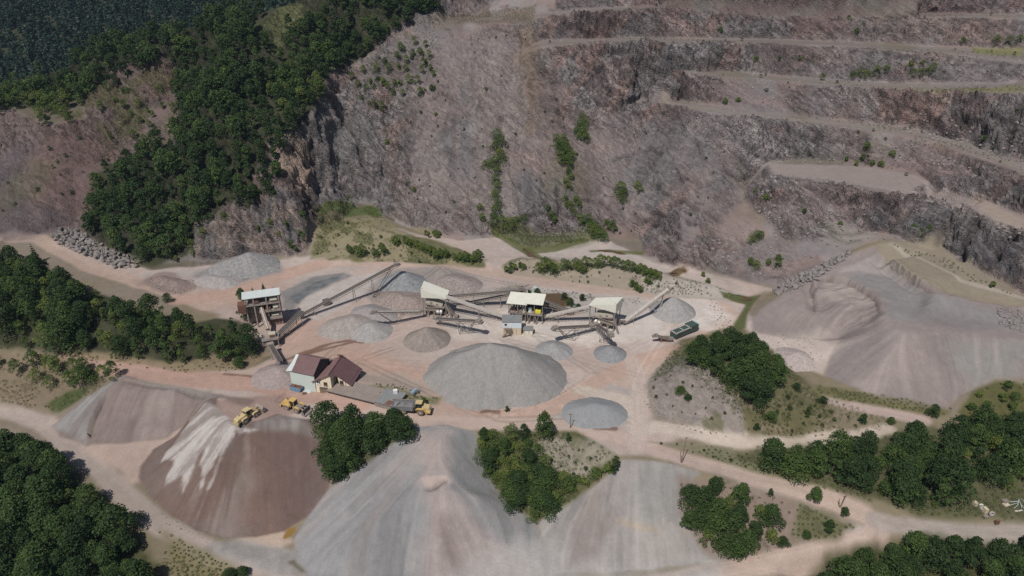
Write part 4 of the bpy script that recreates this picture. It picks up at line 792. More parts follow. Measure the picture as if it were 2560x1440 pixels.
def conifer_pts(h, r, nq, rng, droop=.5):
    zz = 1-np.sqrt(rng.random(nq)); z = .06+.94*zz; lay = np.floor(z*9)/9; rr = r*(1-lay*.98)*np.sqrt(rng.uniform(.25, 1, nq)); a = rng.uniform(0, 6.283, nq)
    rr = rr*(.75+.35*np.sin(a*5+lay*30)); c = np.stack([np.cos(a)*rr, np.sin(a)*rr, lay*h+.05*h-rr*droop*.35+h*.05], 1); n = np.stack([np.cos(a)*.6, np.sin(a)*.6, np.ones(nq)], 1)
    return c, n, rng.uniform(-.25, .25, nq)
def trunk_mesh(h, r0, rng, limbs=4, top=.75):
    bm = MB(); cur = Vector((0, 0, -.4)); nx = Vector((rng.uniform(-.3, .3), rng.uniform(-.3, .3), h*.4)); bm.cyl(cur, nx, r0, r0*.7, 7); e = Vector((rng.uniform(-.5, .5), rng.uniform(-.5, .5), h*top)); bm.cyl(nx, e, r0*.7, r0*.2, 6)
    for i in range(limbs):
        a = i*2.4+rng.uniform(0, 1); s = nx.lerp(e, i/limbs*.7); bm.cyl(s, s+Vector((math.cos(a)*h*.18, math.sin(a)*h*.18, h*.16)), r0*.35, r0*.1, 5)
    return bm.mesh('trunk', M_BARK)
class MB:
    """collects boxes, beams and tubes into one mesh"""
    def __init__(s): s.v = []; s.f = []; s.M = Matrix.Identity(4)
    def add(s, vs, fs):
        o = len(s.v); s.v += [tuple(s.M @ Vector(v)) for v in vs]; s.f += [tuple(o+i for i in f) for f in fs]; return s
    def box(s, c, d, rz=0, ry=0, rx=0):
        m = Matrix.Translation(c) @ Matrix.Rotation(rz, 4, 'Z') @ Matrix.Rotation(ry, 4, 'Y') @ Matrix.Rotation(rx, 4, 'X'); a, b, e = d[0]/2, d[1]/2, d[2]/2
        return s.add([m @ Vector(p) for p in ((-a,-b,-e),(a,-b,-e),(a,b,-e),(-a,b,-e),(-a,-b,e),(a,-b,e),(a,b,e),(-a,b,e))], [(0,3,2,1),(4,5,6,7),(0,1,5,4),(1,2,6,5),(2,3,7,6),(3,0,4,7)])
    def cyl(s, p, q, r, r2=None, n=8, caps=True):
        p, q = Vector(p), Vector(q); r2 = r if r2 is None else r2; z = (q-p).normalized(); x = z.orthogonal().normalized(); y = z.cross(x); vs = []
        for c, rr in ((p, r), (q, r2)): vs += [c+(x*math.cos(i*6.28318/n)+y*math.sin(i*6.28318/n))*rr for i in range(n)]
        fs = [(i, (i+1) % n, n+(i+1) % n, n+i) for i in range(n)]
        if caps: fs += [tuple(range(n))[::-1], tuple(range(n, 2*n))]
        return s.add(vs, fs)
    def beam(s, p, q, w, h):
        p, q = Vector(p), Vector(q); z = (q-p).normalized(); up = Vector((0, 0, 1)) if abs(z.z) < .97 else Vector((0, 1, 0)); x = z.cross(up).normalized(); y = x.cross(z)
        vs = [c+x*a*w/2+y*b*h/2 for c in (p, q) for a, b in ((-1,-1),(1,-1),(1,1),(-1,1))]
        return s.add(vs, [(0,1,2,3),(7,6,5,4),(0,4,5,1),(1,5,6,2),(2,6,7,3),(3,7,4,0)])
    def prism(s, poly, ax, t0, t1):
        """poly in the plane across axis ax, pushed from t0 to t1"""
        def m(p, t): return {'x': (t, p[0], p[1]), 'y': (p[0], t, p[1]), 'z': (p[0], p[1], t)}[ax]
        n = len(poly); return s.add([m(p, t0) for p in poly]+[m(p, t1) for p in poly], [tuple(range(n))[::-1], tuple(range(n, 2*n))]+[(i, (i+1) % n, n+(i+1) % n, n+i) for i in range(n)])
    def slab(s, q, t):
        """four corners (any plane) with thickness t downwards"""
        q = [Vector(p) for p in q]; n = (q[1]-q[0]).cross(q[2]-q[0]).normalized(); n = n if n.z > 0 else -n; vs = q+[p-n*t for p in q]
        k = len(q); return s.add(vs, [tuple(range(k)), tuple(range(k, 2*k))[::-1]]+[(i, k+i, k+(i+1) % k, (i+1) % k) for i in range(k)])
    def mesh(s, name, mat, smooth=False):
        me = bpy.data.meshes.new(name); me.from_pydata(s.v, [], s.f); me.materials.append(mat); me.validate()
        import bmesh as _b
        b = _b.new(); b.from_mesh(me); _b.ops.recalc_face_normals(b, faces=b.faces); b.to_mesh(me); b.free()
        if smooth: me.shade_smooth()
        return me
    def build(s, name, mat, parent=None, smooth=False): return link(name, s.mesh(name, mat, smooth), parent)
def sample_poly(pp, spacing, rng, maxn=9999, jitter=1.0):
    w = wpoly(pp); (j0, j1, i0, i1), sd = sdf(w); x0, y0 = w.min(0); x1, y1 = w.max(0); out = []
    gx, gy = GX[i0:i1], GY[j0:j1]
    tries = int((x1-x0)*(y1-y0)/spacing**2*14)+50; cell = {}
    for _ in range(tries):
        x = rng.uniform(x0, x1); y = rng.uniform(y0, y1); i = min(np.searchsorted(gx, x), len(gx)-1); j = min(np.searchsorted(gy, y), len(gy)-1)
        if sd[j, i] < 0: continue
        s = spacing*rng.uniform(.75, 1.25); cx, cy = int(x//spacing), int(y//spacing)
        if any((x-a)**2+(y-b)**2 < s*s for u in (-1, 0, 1) for v in (-1, 0, 1) for a, b in cell.get((cx+u, cy+v), ())): continue
        cell.setdefault((cx, cy), []).append((x, y)); out.append((x, y))
        if len(out) >= maxn: break
    return out
rngT = np.random.default_rng(5)
BROAD = []
for i in range(7):
    h = 10; r = [4.2, 3.6, 4.6, 3.2, 4.0, 3.7, 4.4][i]; c, n, t = crown_pts(h, r, [19, 16, 24, 15, 20, 22, 14][i], 2500, rngT, base=.26)
    BROAD.append((leaves_mesh('crown', c, n, t, .46, M_LEAF, rngT), trunk_mesh(h, .26, rngT)))
POPL = []
for i in range(3):
    h = 10; c, n, t = crown_pts(h, 2.2, 12, 1100, rngT, base=.12); POPL.append((leaves_mesh('crown', c, n, t, .45, M_LEAF, rngT), trunk_mesh(h, .18, rngT, top=.85)))
CONI = []
for i in range(3):
    c, n, t = conifer_pts(10, [2.7, 2.2, 3][i], 1500, rngT); CONI.append((leaves_mesh('crown', c, n, t, .55, M_PINE, rngT, .4), trunk_mesh(10, .2, rngT, 0, .95)))
def visible(x, y, z, pad=60):
    dx, dy, dz = x, y, z-CAM_H; dep = dy*CP-dz*SP; return dep > 0 and -pad < 1280+FPX*dx/dep < 2560+pad and -pad < 720-FPX*(dy*SP+dz*CP)/dep < 1440+pad
TREES = []   # x, y, height, kind, label, group
def wood(pp, sp, h0, h1, lab, grp, kinds='b', rng=rngT, wid=1.0, maxn=9999):
    for x, y in sample_poly(pp, sp, rng, maxn): TREES.append((x, y, rng.uniform(h0, h1), kinds[rng.integers(len(kinds))], lab, grp, wid))
def one(px, py, h, lab, kind='b', wid=1.0, grp='single trees of the quarry'):
    p = hit(px, py); TREES.append((p[0], p[1], h, kind, lab, grp, wid))
wood([(-120,668),(0,668),(95,690),(200,748),(330,790),(450,828),(590,850),(655,880),(620,905),(480,912),(250,884),(0,862),(-120,860)], 5.0, 6, 14.5, 'dark green broadleaf tree in the dense wooded bank left of the crusher tower', 'trees of the wooded bank between the two left tracks', 'bbbbbbp')
wood([(-90,1150),(40,1130),(130,1165),(215,1250),(290,1330),(360,1400),(380,1520),(-90,1520)], 5.0, 6.5, 15, 'full dark broadleaf tree in the wood at the bottom left corner', 'trees of the bottom left wood')
wood([(-60,935),(60,948),(120,972),(220,962),(290,948),(270,932),(100,915),(-60,905)], 4.6, 6, 9.5, 'bushy tree on the earth bank between the left tracks', 'trees on the left earth bank')
wood([(795,1078),(1015,1086),(960,1130),(880,1175),(838,1210),(820,1150)], 4.6, 10, 13.5, 'bright green tree in the clump above the huge pale heap, below the long low building', 'trees of the clump below the long low building', 'bbp')
wood([(1190,1100),(1290,1095),(1345,1130),(1375,1180),(1440,1215),(1345,1302),(1290,1268),(1235,1220),(1205,1150)], 2.9, 4.2, 7.5, 'low bushy tree in the green gully between the two tipped slopes', 'trees in the gully between the tipped slopes', 'b', wid=1.35)
wood([(1420,1235),(1500,1190),(1535,1180),(1530,1165),(1480,1180),(1420,1210)], 2.2, 2.4, 4.2, 'low scrubby tree on the edge of the streaky grey slope', 'trees in the gully between the tipped slopes', 'b', wid=1.6)
wood([(1705,915),(1750,890),(1840,875),(1905,905),(1945,960),(1935,1010),(1880,1015),(1830,980),(1790,945),(1730,935)], 4.2, 8.5, 11.5, 'bright green tree on top of the rock knob', 'trees on the rock knob', 'b')
wood([(1900,1168),(2000,1150),(2150,1135),(2300,1115),(2430,1095),(2660,1100),(2660,1240),(2400,1230),(2350,1282),(2200,1252),(2050,1208),(1930,1185)], 4.6, 5.5, 14, 'dark broadleaf tree in the wooded belt above the right hand track', 'trees of the wooded belt on the right', 'bbbbbp')
wood([(2040,1470),(2150,1428),(2250,1400),(2400,1390),(2660,1385),(2660,1600),(2040,1600)], 4.8, 6.5, 13.5, 'broadleaf tree in the wood at the bottom right corner', 'trees of the bottom right wood')
wood([(1720,1255),(1790,1225),(1860,1245),(1925,1290),(1945,1360),(1850,1400),(1790,1375),(1712,1330)], 3.3, 6, 10, 'green tree in the clump right of the streaky grey slope', 'trees of the clump by the right hand tipped slope')
wood([(2400,1010),(2460,975),(2560,965),(2640,965),(2640,1050),(2520,1050),(2430,1040)], 3.6, 2.4, 4.2, 'low bushy tree on the grassy mound at the right edge', 'trees on the right grassy mound', wid=1.5, maxn=14)
for px, py, h, lab, k, w in [
 (1360,1098,11.5,'tall airy tree standing alone at the yard edge above the green gully','b',.8), (1310,1098,6.5,'thin small tree left of the tall airy tree','b',.75), (1210,1100,5.2,'round bright bush tree at the top left of the green gully','b',1.2),
 (1537,1182,7,'narrow dark tree at the right tip of the green gully','p',1.0), (1420,1105,4,'small pointed tree beside the short pole','p',1.2), (92,655,9,'dark fir beside the bend of the rear track','c',1.0), (30,655,6,'dark bushy tree at the far left by the rear track','b',1.0),
 (2330,1045,6,'round tree beside the upper right track','b',.9), (2155,1060,4.6,'small tree on the bank above the right wooded belt','b',.9), (1990,975,3,'round bush at the right foot of the rock knob','b',1.3), (2055,1010,3.4,'pale bush tree beside the upper right track','b',1.2),
 (2020,1040,5,'small airy tree on the slope right of the rock knob','p',1.1), (2225,1060,3,'low bush beside the upper right track end','b',1.3), (1925,1055,4.4,'bright round bush at the lower right of the rock knob','b',1.2), (1740,1240,3.6,'bright round bush left of the clump by the streaky slope','b',1.3),
 (2035,1255,6,'dark round tree at the inside of the track bend','b',1.15), (2070,1330,5,'dark bushy tree inside the hairpin bend','b',1.1), (2110,1290,3.6,'small bush under the leaning pole','b',1.3), (1955,1365,3.8,'light green bush near the lower track','b',1.2), (2015,1345,3,'low bush at the lower hairpin','b',1.3),
 (1925,1240,3.2,'small pointed tree at the track side','p',1.3), (1795,1225,5,'pale airy tree at the top of the right clump','b',.9),
 (822,1085,13.5,'leftmost tall tree of the clump below the long low building','b',.9), (885,1088,13,'tall tree in the middle of the clump below the long low building','b',.9), (990,1092,11.5,'bright green rounded tree in front of the dump truck','b',1.15), (1012,1100,10,'right edge tree of the clump in front of the dump truck','b',1.1), (940,1105,12,'tree in the clump just below the grey roofed end','b',1.0), (855,1125,12,'full tree at the left side of the clump above the huge heap','b',1.0), (870,1165,11,'lower tree of the clump reaching down the slope','b',1.1), (850,1195,9,'lowest tree at the tip of the clump','b',1.1),
 (605,752,6.5,'green tree behind the crusher tower','b',1.1), (633,735,3.6,'small pointed conifer left behind the tower roof','c',1.1), (660,730,4.4,'middle pointed conifer behind the tower roof','c',1.1), (688,745,5.5,'dark conifer right behind the tower roof','c',1.0), (625,800,10,'olive green tree at the left side of the crusher tower','b',1.0),
 (1343,745,5.2,'dark green tree beside the brown pool','b',1.0), (1322,742,3.6,'bushy tree left of the dark pool side tree','b',1.2), (1425,765,4.2,'light willow bush on the right edge of the brown pool','b',1.4), (1455,752,3.6,'bushy willow right of the pool willow','b',1.3), (1410,748,3.4,'small willow standing in the edge of the brown pool','b',1.3), (1445,775,3.2,'low willow below the pool','b',1.4), (1550,752,2.2,'wispy bush behind the right screening plant','b',1.4),
 (1695,838,3.2,'bushy shrub against the end of the green container','b',1.2), (1268,1028,2.6,'small bush at the foot of the largest gravel heap','p',1.6),
 (600,918,4.6,'yellow green bush near the foot of the crusher chute','b',1.2), (420,755,4.5,'yellowish tree at the edge of the left wooded bank','b',1.2), (1700,985,3.4,'low bush on the rock knob cliff','b',1.4), (1720,1000,2.6,'ragged bush on the pale rock of the knob','b',1.5),
 (2520,1090,10,'large bright tree at the right edge below the grassy mound','b',1.1), (2440,1090,12,'tall dark tree at the end of the upper right track','b',1.0), (1060,1010,2.8,'small shrub behind the dump truck','b',1.4), (610,1440,4,'bush at the bottom edge beside the lower left track','b',1.3), (580,1450,4.5,'dark bush at the bottom edge left of the lower track','b',1.2),
 (1890,1075,3,'shrub at the foot of the rock knob','b',1.2)]: one(px, py, h, lab, k, w)
# young trees in rows and on the wall
for px, py, h in [(x_+dx_, y_+dy_, h_*1.3) for dx_, dy_ in ((0, 4), (6, 9)) for x_, y_, h_ in [(872,628,4),(893,634,4.5),(905,632,5),(935,636,4),(955,630,5),(952,620,3),(985,608,3.6),(990,602,3)]]: one(px, py, h, 'young leafy tree in front of the green mound under the wall', 'p', 1.5, 'young trees in front of the green mound')
for px, py, h in [(x_+dx_, y_+dy_, h_*1.25) for dx_, dy_ in ((0, 2), (7, 6)) for x_, y_, h_ in [(1012,606,3.6),(1022,612,3.8),(1035,616,4),(1045,620,4),(1058,626,4),(1070,632,4.2),(1080,634,4),(1088,645,4),(1100,640,4),(1112,640,4),(1135,648,3.5),(1150,650,4.2),(1163,650,4.6),(1175,655,4.2),(1188,650,4.6),(1195,640,3.6),(1085,590,3.4),(1065,588,3),(1092,585,2.6)]]: one(px, py, h, 'young slim tree in the row along the dusty bank', 'p', 1.4, 'young trees in the row along the dusty bank')
for px, py, h in [(x_+dx_, y_+dy_, h_*1.2) for dx_, dy_ in ((0, 2), (9, 6)) for x_, y_, h_ in [(1278,672,3.6),(1300,668,3),(1345,680,5),(1362,678,7),(1378,684,5.5),(1410,672,5.2),(1438,672,5.5),(1450,680,4),(1462,664,5),(1487,666,4.6),(1500,662,5.4),(1520,664,5),(1535,664,4.8),(1555,672,4.6),(1568,674,5),(1585,680,4.4),(1600,682,4.8),(1612,688,4.2),(1625,692,4.6),(1637,694,4),(1615,706,3),(1580,716,3.4),(1592,726,3.2),(1265,678,3)]]: one(px, py, h, 'young bushy tree on the low bank behind the plant', 'p', 1.7, 'young trees on the low bank behind the plant')
for px, py, h in [(x_, y_+9, h_*1.75) for x_, y_, h_ in [(1243,345,4.5),(1250,360,4.5),(1240,375,4.5),(1250,392,4.5),(1236,412,4.5),(1222,415,3.6),(1212,414,3),(1255,405,4),(1243,435,4),(1240,455,4),(1242,475,4),(1238,495,4),(1243,515,4),(1240,535,4.5),(1235,555,4.5),(1255,562,4.6),(1275,568,4.6),(1290,560,4),(1310,552,3.6),(1200,520,3),(1205,545,3)]]: one(px, py, h, 'dense green tree in the vertical strip down the quarry wall', 'b', 1.3, 'trees of the left vertical strip on the wall')
for px, py, h in [(x_+dx_, y_+8+dy_, h_*1.6) for dx_, dy_ in ((0, 0), (7, 13)) for x_, y_, h_ in [(1395,370,4.6),(1410,375,5),(1420,385,4.5),(1400,395,4.5),(1418,405,4),(1390,350,3.6),(1408,345,3),(1420,430,3),(1415,455,3),(1455,300,4),(1450,320,4.4),(1458,338,4.6),(1440,330,3.4),(1412,500,3),(1425,515,3.2),(1440,500,2.8),(1370,520,2.6),(1380,535,2.6),(1475,575,4.6),(1490,582,5),(1505,585,3.4),(1470,555,4.4),(1450,545,3),(1550,478,5),(1550,492,4),(1592,465,3.4),(1530,560,2.6),(1515,555,2.4)]]: one(px, py, h, 'green tree clinging to the middle of the quarry wall', 'b', 1.3, 'trees scattered on the middle of the wall')
for px, py, h in [(x_, y_+3, h_*1.15) for x_, y_, h_ in [(2055,198,4),(2130,196,4.6),(2150,192,5.4),(2165,195,5.4),(2190,184,5),(2215,180,5),(2280,190,5),(2300,192,5.6),(2320,188,5.4),(2330,178,5),(2305,165,4),(2275,165,3.4),(1890,152,3.4),(1947,148,3),(1800,80,3.6),(2120,48,3),(2140,85,4),(1812,258,3.4),(1845,252,2.6),(2000,150,2.6),(2490,105,4.4),(2520,108,4.6),(2545,105,4.6),(2405,108,4),(2345,262,5),(2165,375,5),(2155,400,4),(2180,412,3),(2200,414,3),(2230,390,3.4),(2140,412,3),(2020,388,3),(1888,600,5.4),(1878,606,4),(1900,595,4),(1875,660,4),(1888,670,4.4),(1920,660,3.4),(1945,650,3.4),(1945,665,3.4),(1912,500,3.6),(1890,480,3),(2280,580,4.4),(2300,590,4.4),(2320,578,3.6),(2115,400,2.6),(2460,350,3),(2480,715,2.6),(2010,530,2.6),(2100,560,2),(1757,688,2.4),(1770,705,2.6)]]: one(px, py, h, 'green bush or small tree on the ledges of the right hand quarry benches', 'b', 1.25, 'bushes on the quarry benches')
for px, py, h in [(750,590,4),(760,600,4.4),(765,585,3.6),(740,628,3),(700,590,3),(460,615,5),(480,620,5),(445,630,4.6),(430,640,4),(1085,225,3),(960,215,5),(970,225,5),(945,205,4),(1000,215,4.4),(1030,150,4.4),(1050,135,4.4),(1010,130,4),(1065,160,3.4),(870,560,2),(1035,480,3.4),(968,360,3.4),(1090,290,2.6),(150,290,7),(135,282,6),(165,285,6),(115,300,4),(310,235,4),(870,500,3)]: one(px, py, h, 'dark bush on the bare rock beside the hillside forest', 'b', 1.2, 'bushes on the bare rock by the forest')
wood([(880,200),(1050,105),(1100,130),(1080,230),(1000,270),(900,290)], 5.5, 4, 7.5, 'scattered tree on the rocky slope right of the hillside forest', 'trees scattered right of the hillside forest', maxn=34)
wood([(240,230),(430,190),(450,310),(420,380),(340,370),(260,330)], 6.5, 4, 7.5, 'scattered tree on the scrubby top of the left bowl', 'trees scattered on the left bowl', maxn=22)
wood([(90,275),(180,265),(190,310),(110,320)], 5, 6, 9, 'dark tree hanging in the left bowl below the forest edge', 'trees hanging in the left bowl', maxn=8)
wood([(430,655),(480,600),(540,530),(640,490),(740,520),(770,560),(740,640),(700,600),(600,560),(520,600),(470,655)], 7, 3.5, 6.5, 'bush or small tree on the cliff nose below the hillside forest', 'trees on the cliff nose', maxn=26)
wood([(-30,250),(70,238),(215,222),(218,258),(100,280),(-30,292)], 5, 8, 11, 'dark tree on the rim of the left bowl', 'trees on the rim of the left bowl', maxn=26)
wood([(690,190),(800,175),(815,230),(790,262),(730,310),(690,260)], 5, 8, 12, 'dark tree at the brink of the cliff beside the hillside forest', 'trees at the cliff brink of the forest', maxn=16)
# forest on the near hillside
HF = [(-60,238),(0,232),(200,160),(400,90),(600,48),(760,2),(900,-40),(1100,-45),(1085,30),(960,105),(845,168),(800,255),(745,335),(712,352),(702,400),(712,455),(665,500),(600,520),(545,535),(505,575),(480,600),(440,640),(390,660),(300,640),(225,590),(235,500),(262,440),(300,420),(430,372),(452,300),(445,180),(330,200),(230,230),(70,262),(0,280),(-60,285)]
FOR = [(x, y, rngT.uniform(7, 14.5)) for x, y in sample_poly(HF, 5.4, rngT)]
FOR = [f for f in FOR if not (lambda p: 640 < p < 770)(1280+FPX*f[0]/(f[1]*CP+(CAM_H-gz(f[0], f[1]))*SP)) or rngT.random() < .93]
WP = wpoly([(650,75),(700,22),(790,10),(800,40),(720,85),(705,150),(680,140)])
def inpoly(x, y, w):
    c = False
    for a, b in zip(w, np.roll(w, -1, 0)):
        if (a[1] > y) != (b[1] > y) and x < (b[0]-a[0])*(y-a[1])/(b[1]-a[1])+a[0]: c = not c
    return c
FOR = [f for f in FOR if not inpoly(f[0], f[1], WP)]
def dist(t): z = gz(t[0], t[1]); return math.sqrt(t[0]**2+t[1]**2+(z-CAM_H)**2)/t[2]
TREES = [t for t in TREES if visible(t[0], t[1], gz(t[0], t[1])+t[2]*.5, 90)]
single = [t for t in TREES if t[5].startswith('single')]; rest = sorted([t for t in TREES if not t[5].startswith('single')], key=dist)
NI = 296-len(single); indiv = single+rest[:NI]; bulk = rest[NI:]
KN_ = {'b': 'broadleaf_tree', 'p': 'young_tree', 'c': 'conifer_tree'}
for x, y, h, k, lab, grp, wid in indiv:
    z = gz(x, y); cr, tr = {'b': BROAD, 'p': POPL, 'c': CONI}[k][rngT.integers({'b': 7, 'p': 3, 'c': 3}[k])]
    e = empty(KN_[k], (x, y, z-.15), rngT.uniform(0, 6.28)); e.scale = (h/10*wid*rngT.uniform(.92, 1.08),)*2+(h/10,)
    tag(e, lab, 'tree', None if grp.startswith('single') else grp); link('crown', cr, e); link('trunk', tr, e)
def merged(name, items, mat, kinds, size, nq, kind_label=None, jit=.7):
    """one object made of many small copies of a crown"""
    vs, ts = [], []
    protos = kinds
    for x, y, h, wd, tt in items:
        c, n, t = protos[rngT.integers(len(protos))]; a = rngT.uniform(0, 6.28); ca_, sa_ = math.cos(a), math.sin(a); s = h/10
        R2 = np.array([[ca_, -sa_, 0], [sa_, ca_, 0], [0, 0, 1]]); cc = (c*[s*wd, s*wd, s])@R2.T+[x, y, gz(x, y)-.2]; vs.append(leaf_quads(cc, n@R2.T, size*max(.6, s), jit, rngT)); ts.append(np.repeat(t+tt, 4))
    v = np.concatenate(vs); me = np_mesh(name, v, np.arange(len(v)).reshape(-1, 4), mat, smooth=False); a = me.attributes.new('tint', 'FLOAT', 'POINT'); a.data.foreach_set('value', np.concatenate(ts).astype(np.float32)); return link(name, me)
FP = [crown_pts(10, r, nl, 900, rngT, base=.25) for r, nl in ((4.3, 16), (3.9, 13), (4.6, 19), (3.4, 12), (2.6, 9))]
items = [(x, y, h, rngT.uniform(.75, 1.1), rngT.uniform(-.45, .75)) for x, y, h in FOR if visible(x, y, gz(x, y)+5, 70)]
tag(merged('hillside_forest', items, M_LEAF, FP, .66, 900), kind='stuff')
FP2 = [crown_pts(10, r, nl, 900, rngT, base=.22) for r, nl in ((4.2, 11), (3.8, 9), (3.4, 12))]
items = [(t[0], t[1], t[2], t[6]*(.62 if t[3] == 'p' else 1), rngT.uniform(0, .75)) for t in bulk]
if items: tag(merged('woodland', items, M_LEAF, FP2, .5, 900), kind='stuff')
CPT = [conifer_pts(10, r, 90, rngT) for r in (2.6, 2.2)]
far = []
for _ in range(16000):
    x = rngT.uniform(-900, 60); y = rngT.uniform(500, 1180); z = gz(x, y)
    if visible(x, y, z+6, 30): far.append((x, y, rngT.uniform(10, 15), 1.15, rngT.uniform(-.1, .6)))
print('trees', len(TREES), 'indiv', len(indiv), 'bulk', len(bulk), 'forest', len(FOR), 'far', len(far))
tag(merged('distant_conifer_forest', far[:6000], M_PINE, CPT, 1.9, 90, jit=.5), kind='stuff')
# small shrubs scattered over slopes (each one an object), and the scrub nobody could count
SHR = []
for i in range(5):
    c, n, t = crown_pts(2, 1.0, 6, 190, rngT, base=.05); SHR.append(leaves_mesh('shrub', c, n, t, .26, M_SCRUB, rngT))
nsh = 0
for pp, n, h0, h1, lab, grp in [
  ([(900,180),(1040,90),(1330,80),(1500,200),(1650,270),(1850,400),(1900,520),(1700,620),(1500,560),(1300,500),(1150,560),(1000,520),(960,350)], 95, .9, 2.2, 'small dark shrub dotted on the scree of the middle wall', 'shrubs dotted on the middle wall'),
  ([(1660,20),(2560,20),(2560,560),(2100,400),(1700,240)], 45, 1, 2.4, 'small shrub on the right hand benches and faces', 'shrubs dotted on the right hand benches'),
  ([(0,280),(400,200),(430,350),(240,480),(200,550),(0,570)], 30, 1.2, 2.8, 'small shrub on the left bowl of the quarry wall', 'shrubs dotted on the left bowl'),
  ([(800,560),(1000,600),(1200,660),(1000,655),(790,640)], 22, 1, 2, 'small shrub on the dry mound below the wall', 'shrubs dotted on the dry mound'),
  ([(1270,665),(1500,665),(1790,720),(1640,732),(1400,700)], 24, .9, 1.8, 'small shrub on the low bank behind the plant', 'shrubs dotted on the low bank'),
  ([(1640,940),(1800,1000),(1850,1080),(1700,1050),(1620,990)], 14, .8, 1.6, 'small shrub on the pale rock of the knob', 'shrubs dotted on the pale rock knob'),
  ([(1960,980),(2050,1010),(2200,1050),(2100,1090),(1980,1085),(1930,1040)], 18, .9, 2, 'small shrub on the slope right of the rock knob', 'shrubs dotted right of the rock knob'),
  ([(1640,1108),(1850,1165),(1990,1205),(1850,1150),(1700,1112)], 12, .7, 1.4, 'small shrub on the strip between the two tracks', 'shrubs on the strip between two tracks'),
  ([(1380,1090),(1540,1150),(1500,1190),(1380,1180)], 24, .8, 1.6, 'small shrub on the bare top right of the green gully', 'shrubs on the bare part of the gully')]:
    for x, y in sample_poly(pp, 3.2, rngT, n):
        if nsh >= 290: break
        h = rngT.uniform(h0, h1); o = link('shrub', SHR[rngT.integers(5)], None, (x, y, gz(x, y)-.1)); o.scale = (h/2*rngT.uniform(.8, 1.3),)*2+(h/2,); o.rotation_euler = (0, 0, rngT.uniform(0, 6.28)); tag(o, lab, 'shrub', grp); nsh += 1
SP_ = [(lambda q: (q[0]*.5, q[1], q[2]))(crown_pts(10, 6, 5, 55, rngT, base=.02)) for _ in range(4)]
def scrub(name, regs, size=.3):
    it = []
    for pp, sp, h0, h1, mx in regs:
        for x, y in sample_poly(pp, sp*.72, rngT, int(mx*1.9)):
            if rngT.random() < sstep(.36, .6, float(interp(NA, np.array([x]), np.array([y]))[0]))+.12: it.append((x, y, rngT.uniform(h0, h1)*10*.2, 1.1, rngT.uniform(-.2, .8)))
    tag(merged(name, it, M_SCRUB, SP_, size, 55), kind='stuff')
UND = [([(1640,940),(1700,860),(1760,880),(1720,950),(1700,1000),(1640,1000)], 2.0, 1, 3, 60), ([(1990,960),(2080,1000),(2250,1060),(2100,1090),(1950,1090),(1900,1060)], 2.2, .8, 2.2, 200), ([(1240,560),(1300,570),(1510,560),(1520,600),(1330,615)], 1.8, 1, 2.4, 160), ([(1400,560),(1440,440),(1450,300),(1390,340),(1400,440),(1360,530)], 2.2, 1, 2.6, 120), ([(1225,560),(1255,320),(1225,330),(1215,540)], 2.0, 1.2, 3, 90), ([(2030,400),(2260,425),(2230,405),(2060,385)], 2, .8, 1.8, 60), ([(2000,200),(2560,212),(2560,228),(2200,218)], 2.2, .8, 2, 120), ([(1500,95),(2560,118),(2560,145),(1800,110)], 2.4, .8, 2, 130), ([(1500,15),(2560,30),(2560,44),(1600,30)], 2.4, .8, 2, 110), ([(1700,255),(2200,300),(2560,400),(2560,412),(2150,312)], 2.2, .6, 1.6, 90), ([(150,420),(60,300),(250,260),(380,330),(240,420)], 3, .8, 2, 160), ([(790,260),(900,250),(1000,330),(1010,480),(860,500),(800,400)], 3.4, .8, 2.4, 150), ([(-120,668),(95,690),(330,790),(590,850),(655,880),(620,912),(480,915),(250,888),(0,866),(-120,864)], 3.0, 2, 4.2, 420), ([(-90,1120),(60,1105),(230,1225),(390,1390),(400,1520),(-90,1520)], 3.0, 2, 4.2, 420), ([(1900,1150),(2150,1120),(2430,1090),(2660,1100),(2660,1280),(2330,1284),(2050,1206)], 2.6, 1.6, 4, 520), ([(2030,1460),(2200,1400),(2420,1370),(2660,1370),(2660,1600)], 3, 1.6, 4, 260), ([(1700,1230),(1800,1205),(1960,1290),(1950,1370),(1850,1400),(1740,1350)], 2.6, 1.2, 3, 160), ([(790,1065),(1020,1080),(930,1145),(838,1212)], 2.4, 1.5, 3.5, 120), ([(1195,1090),(1440,1085),(1540,1150),(1400,1268),(1340,1300),(1240,1222)], 2.4, 1.2, 3.2, 300), ([(1650,930),(1700,865),(1850,835),(1955,900),(1990,1000),(1880,1060),(1800,990)], 2.6, 1.2, 3, 260), ([(1690,880),(1725,900),(1700,975),(1660,970)], 2.2, 1.5, 3.4, 40), ([(-60,900),(290,935),(240,970),(0,960)], 2.4, 1.5, 3.4, 160)]
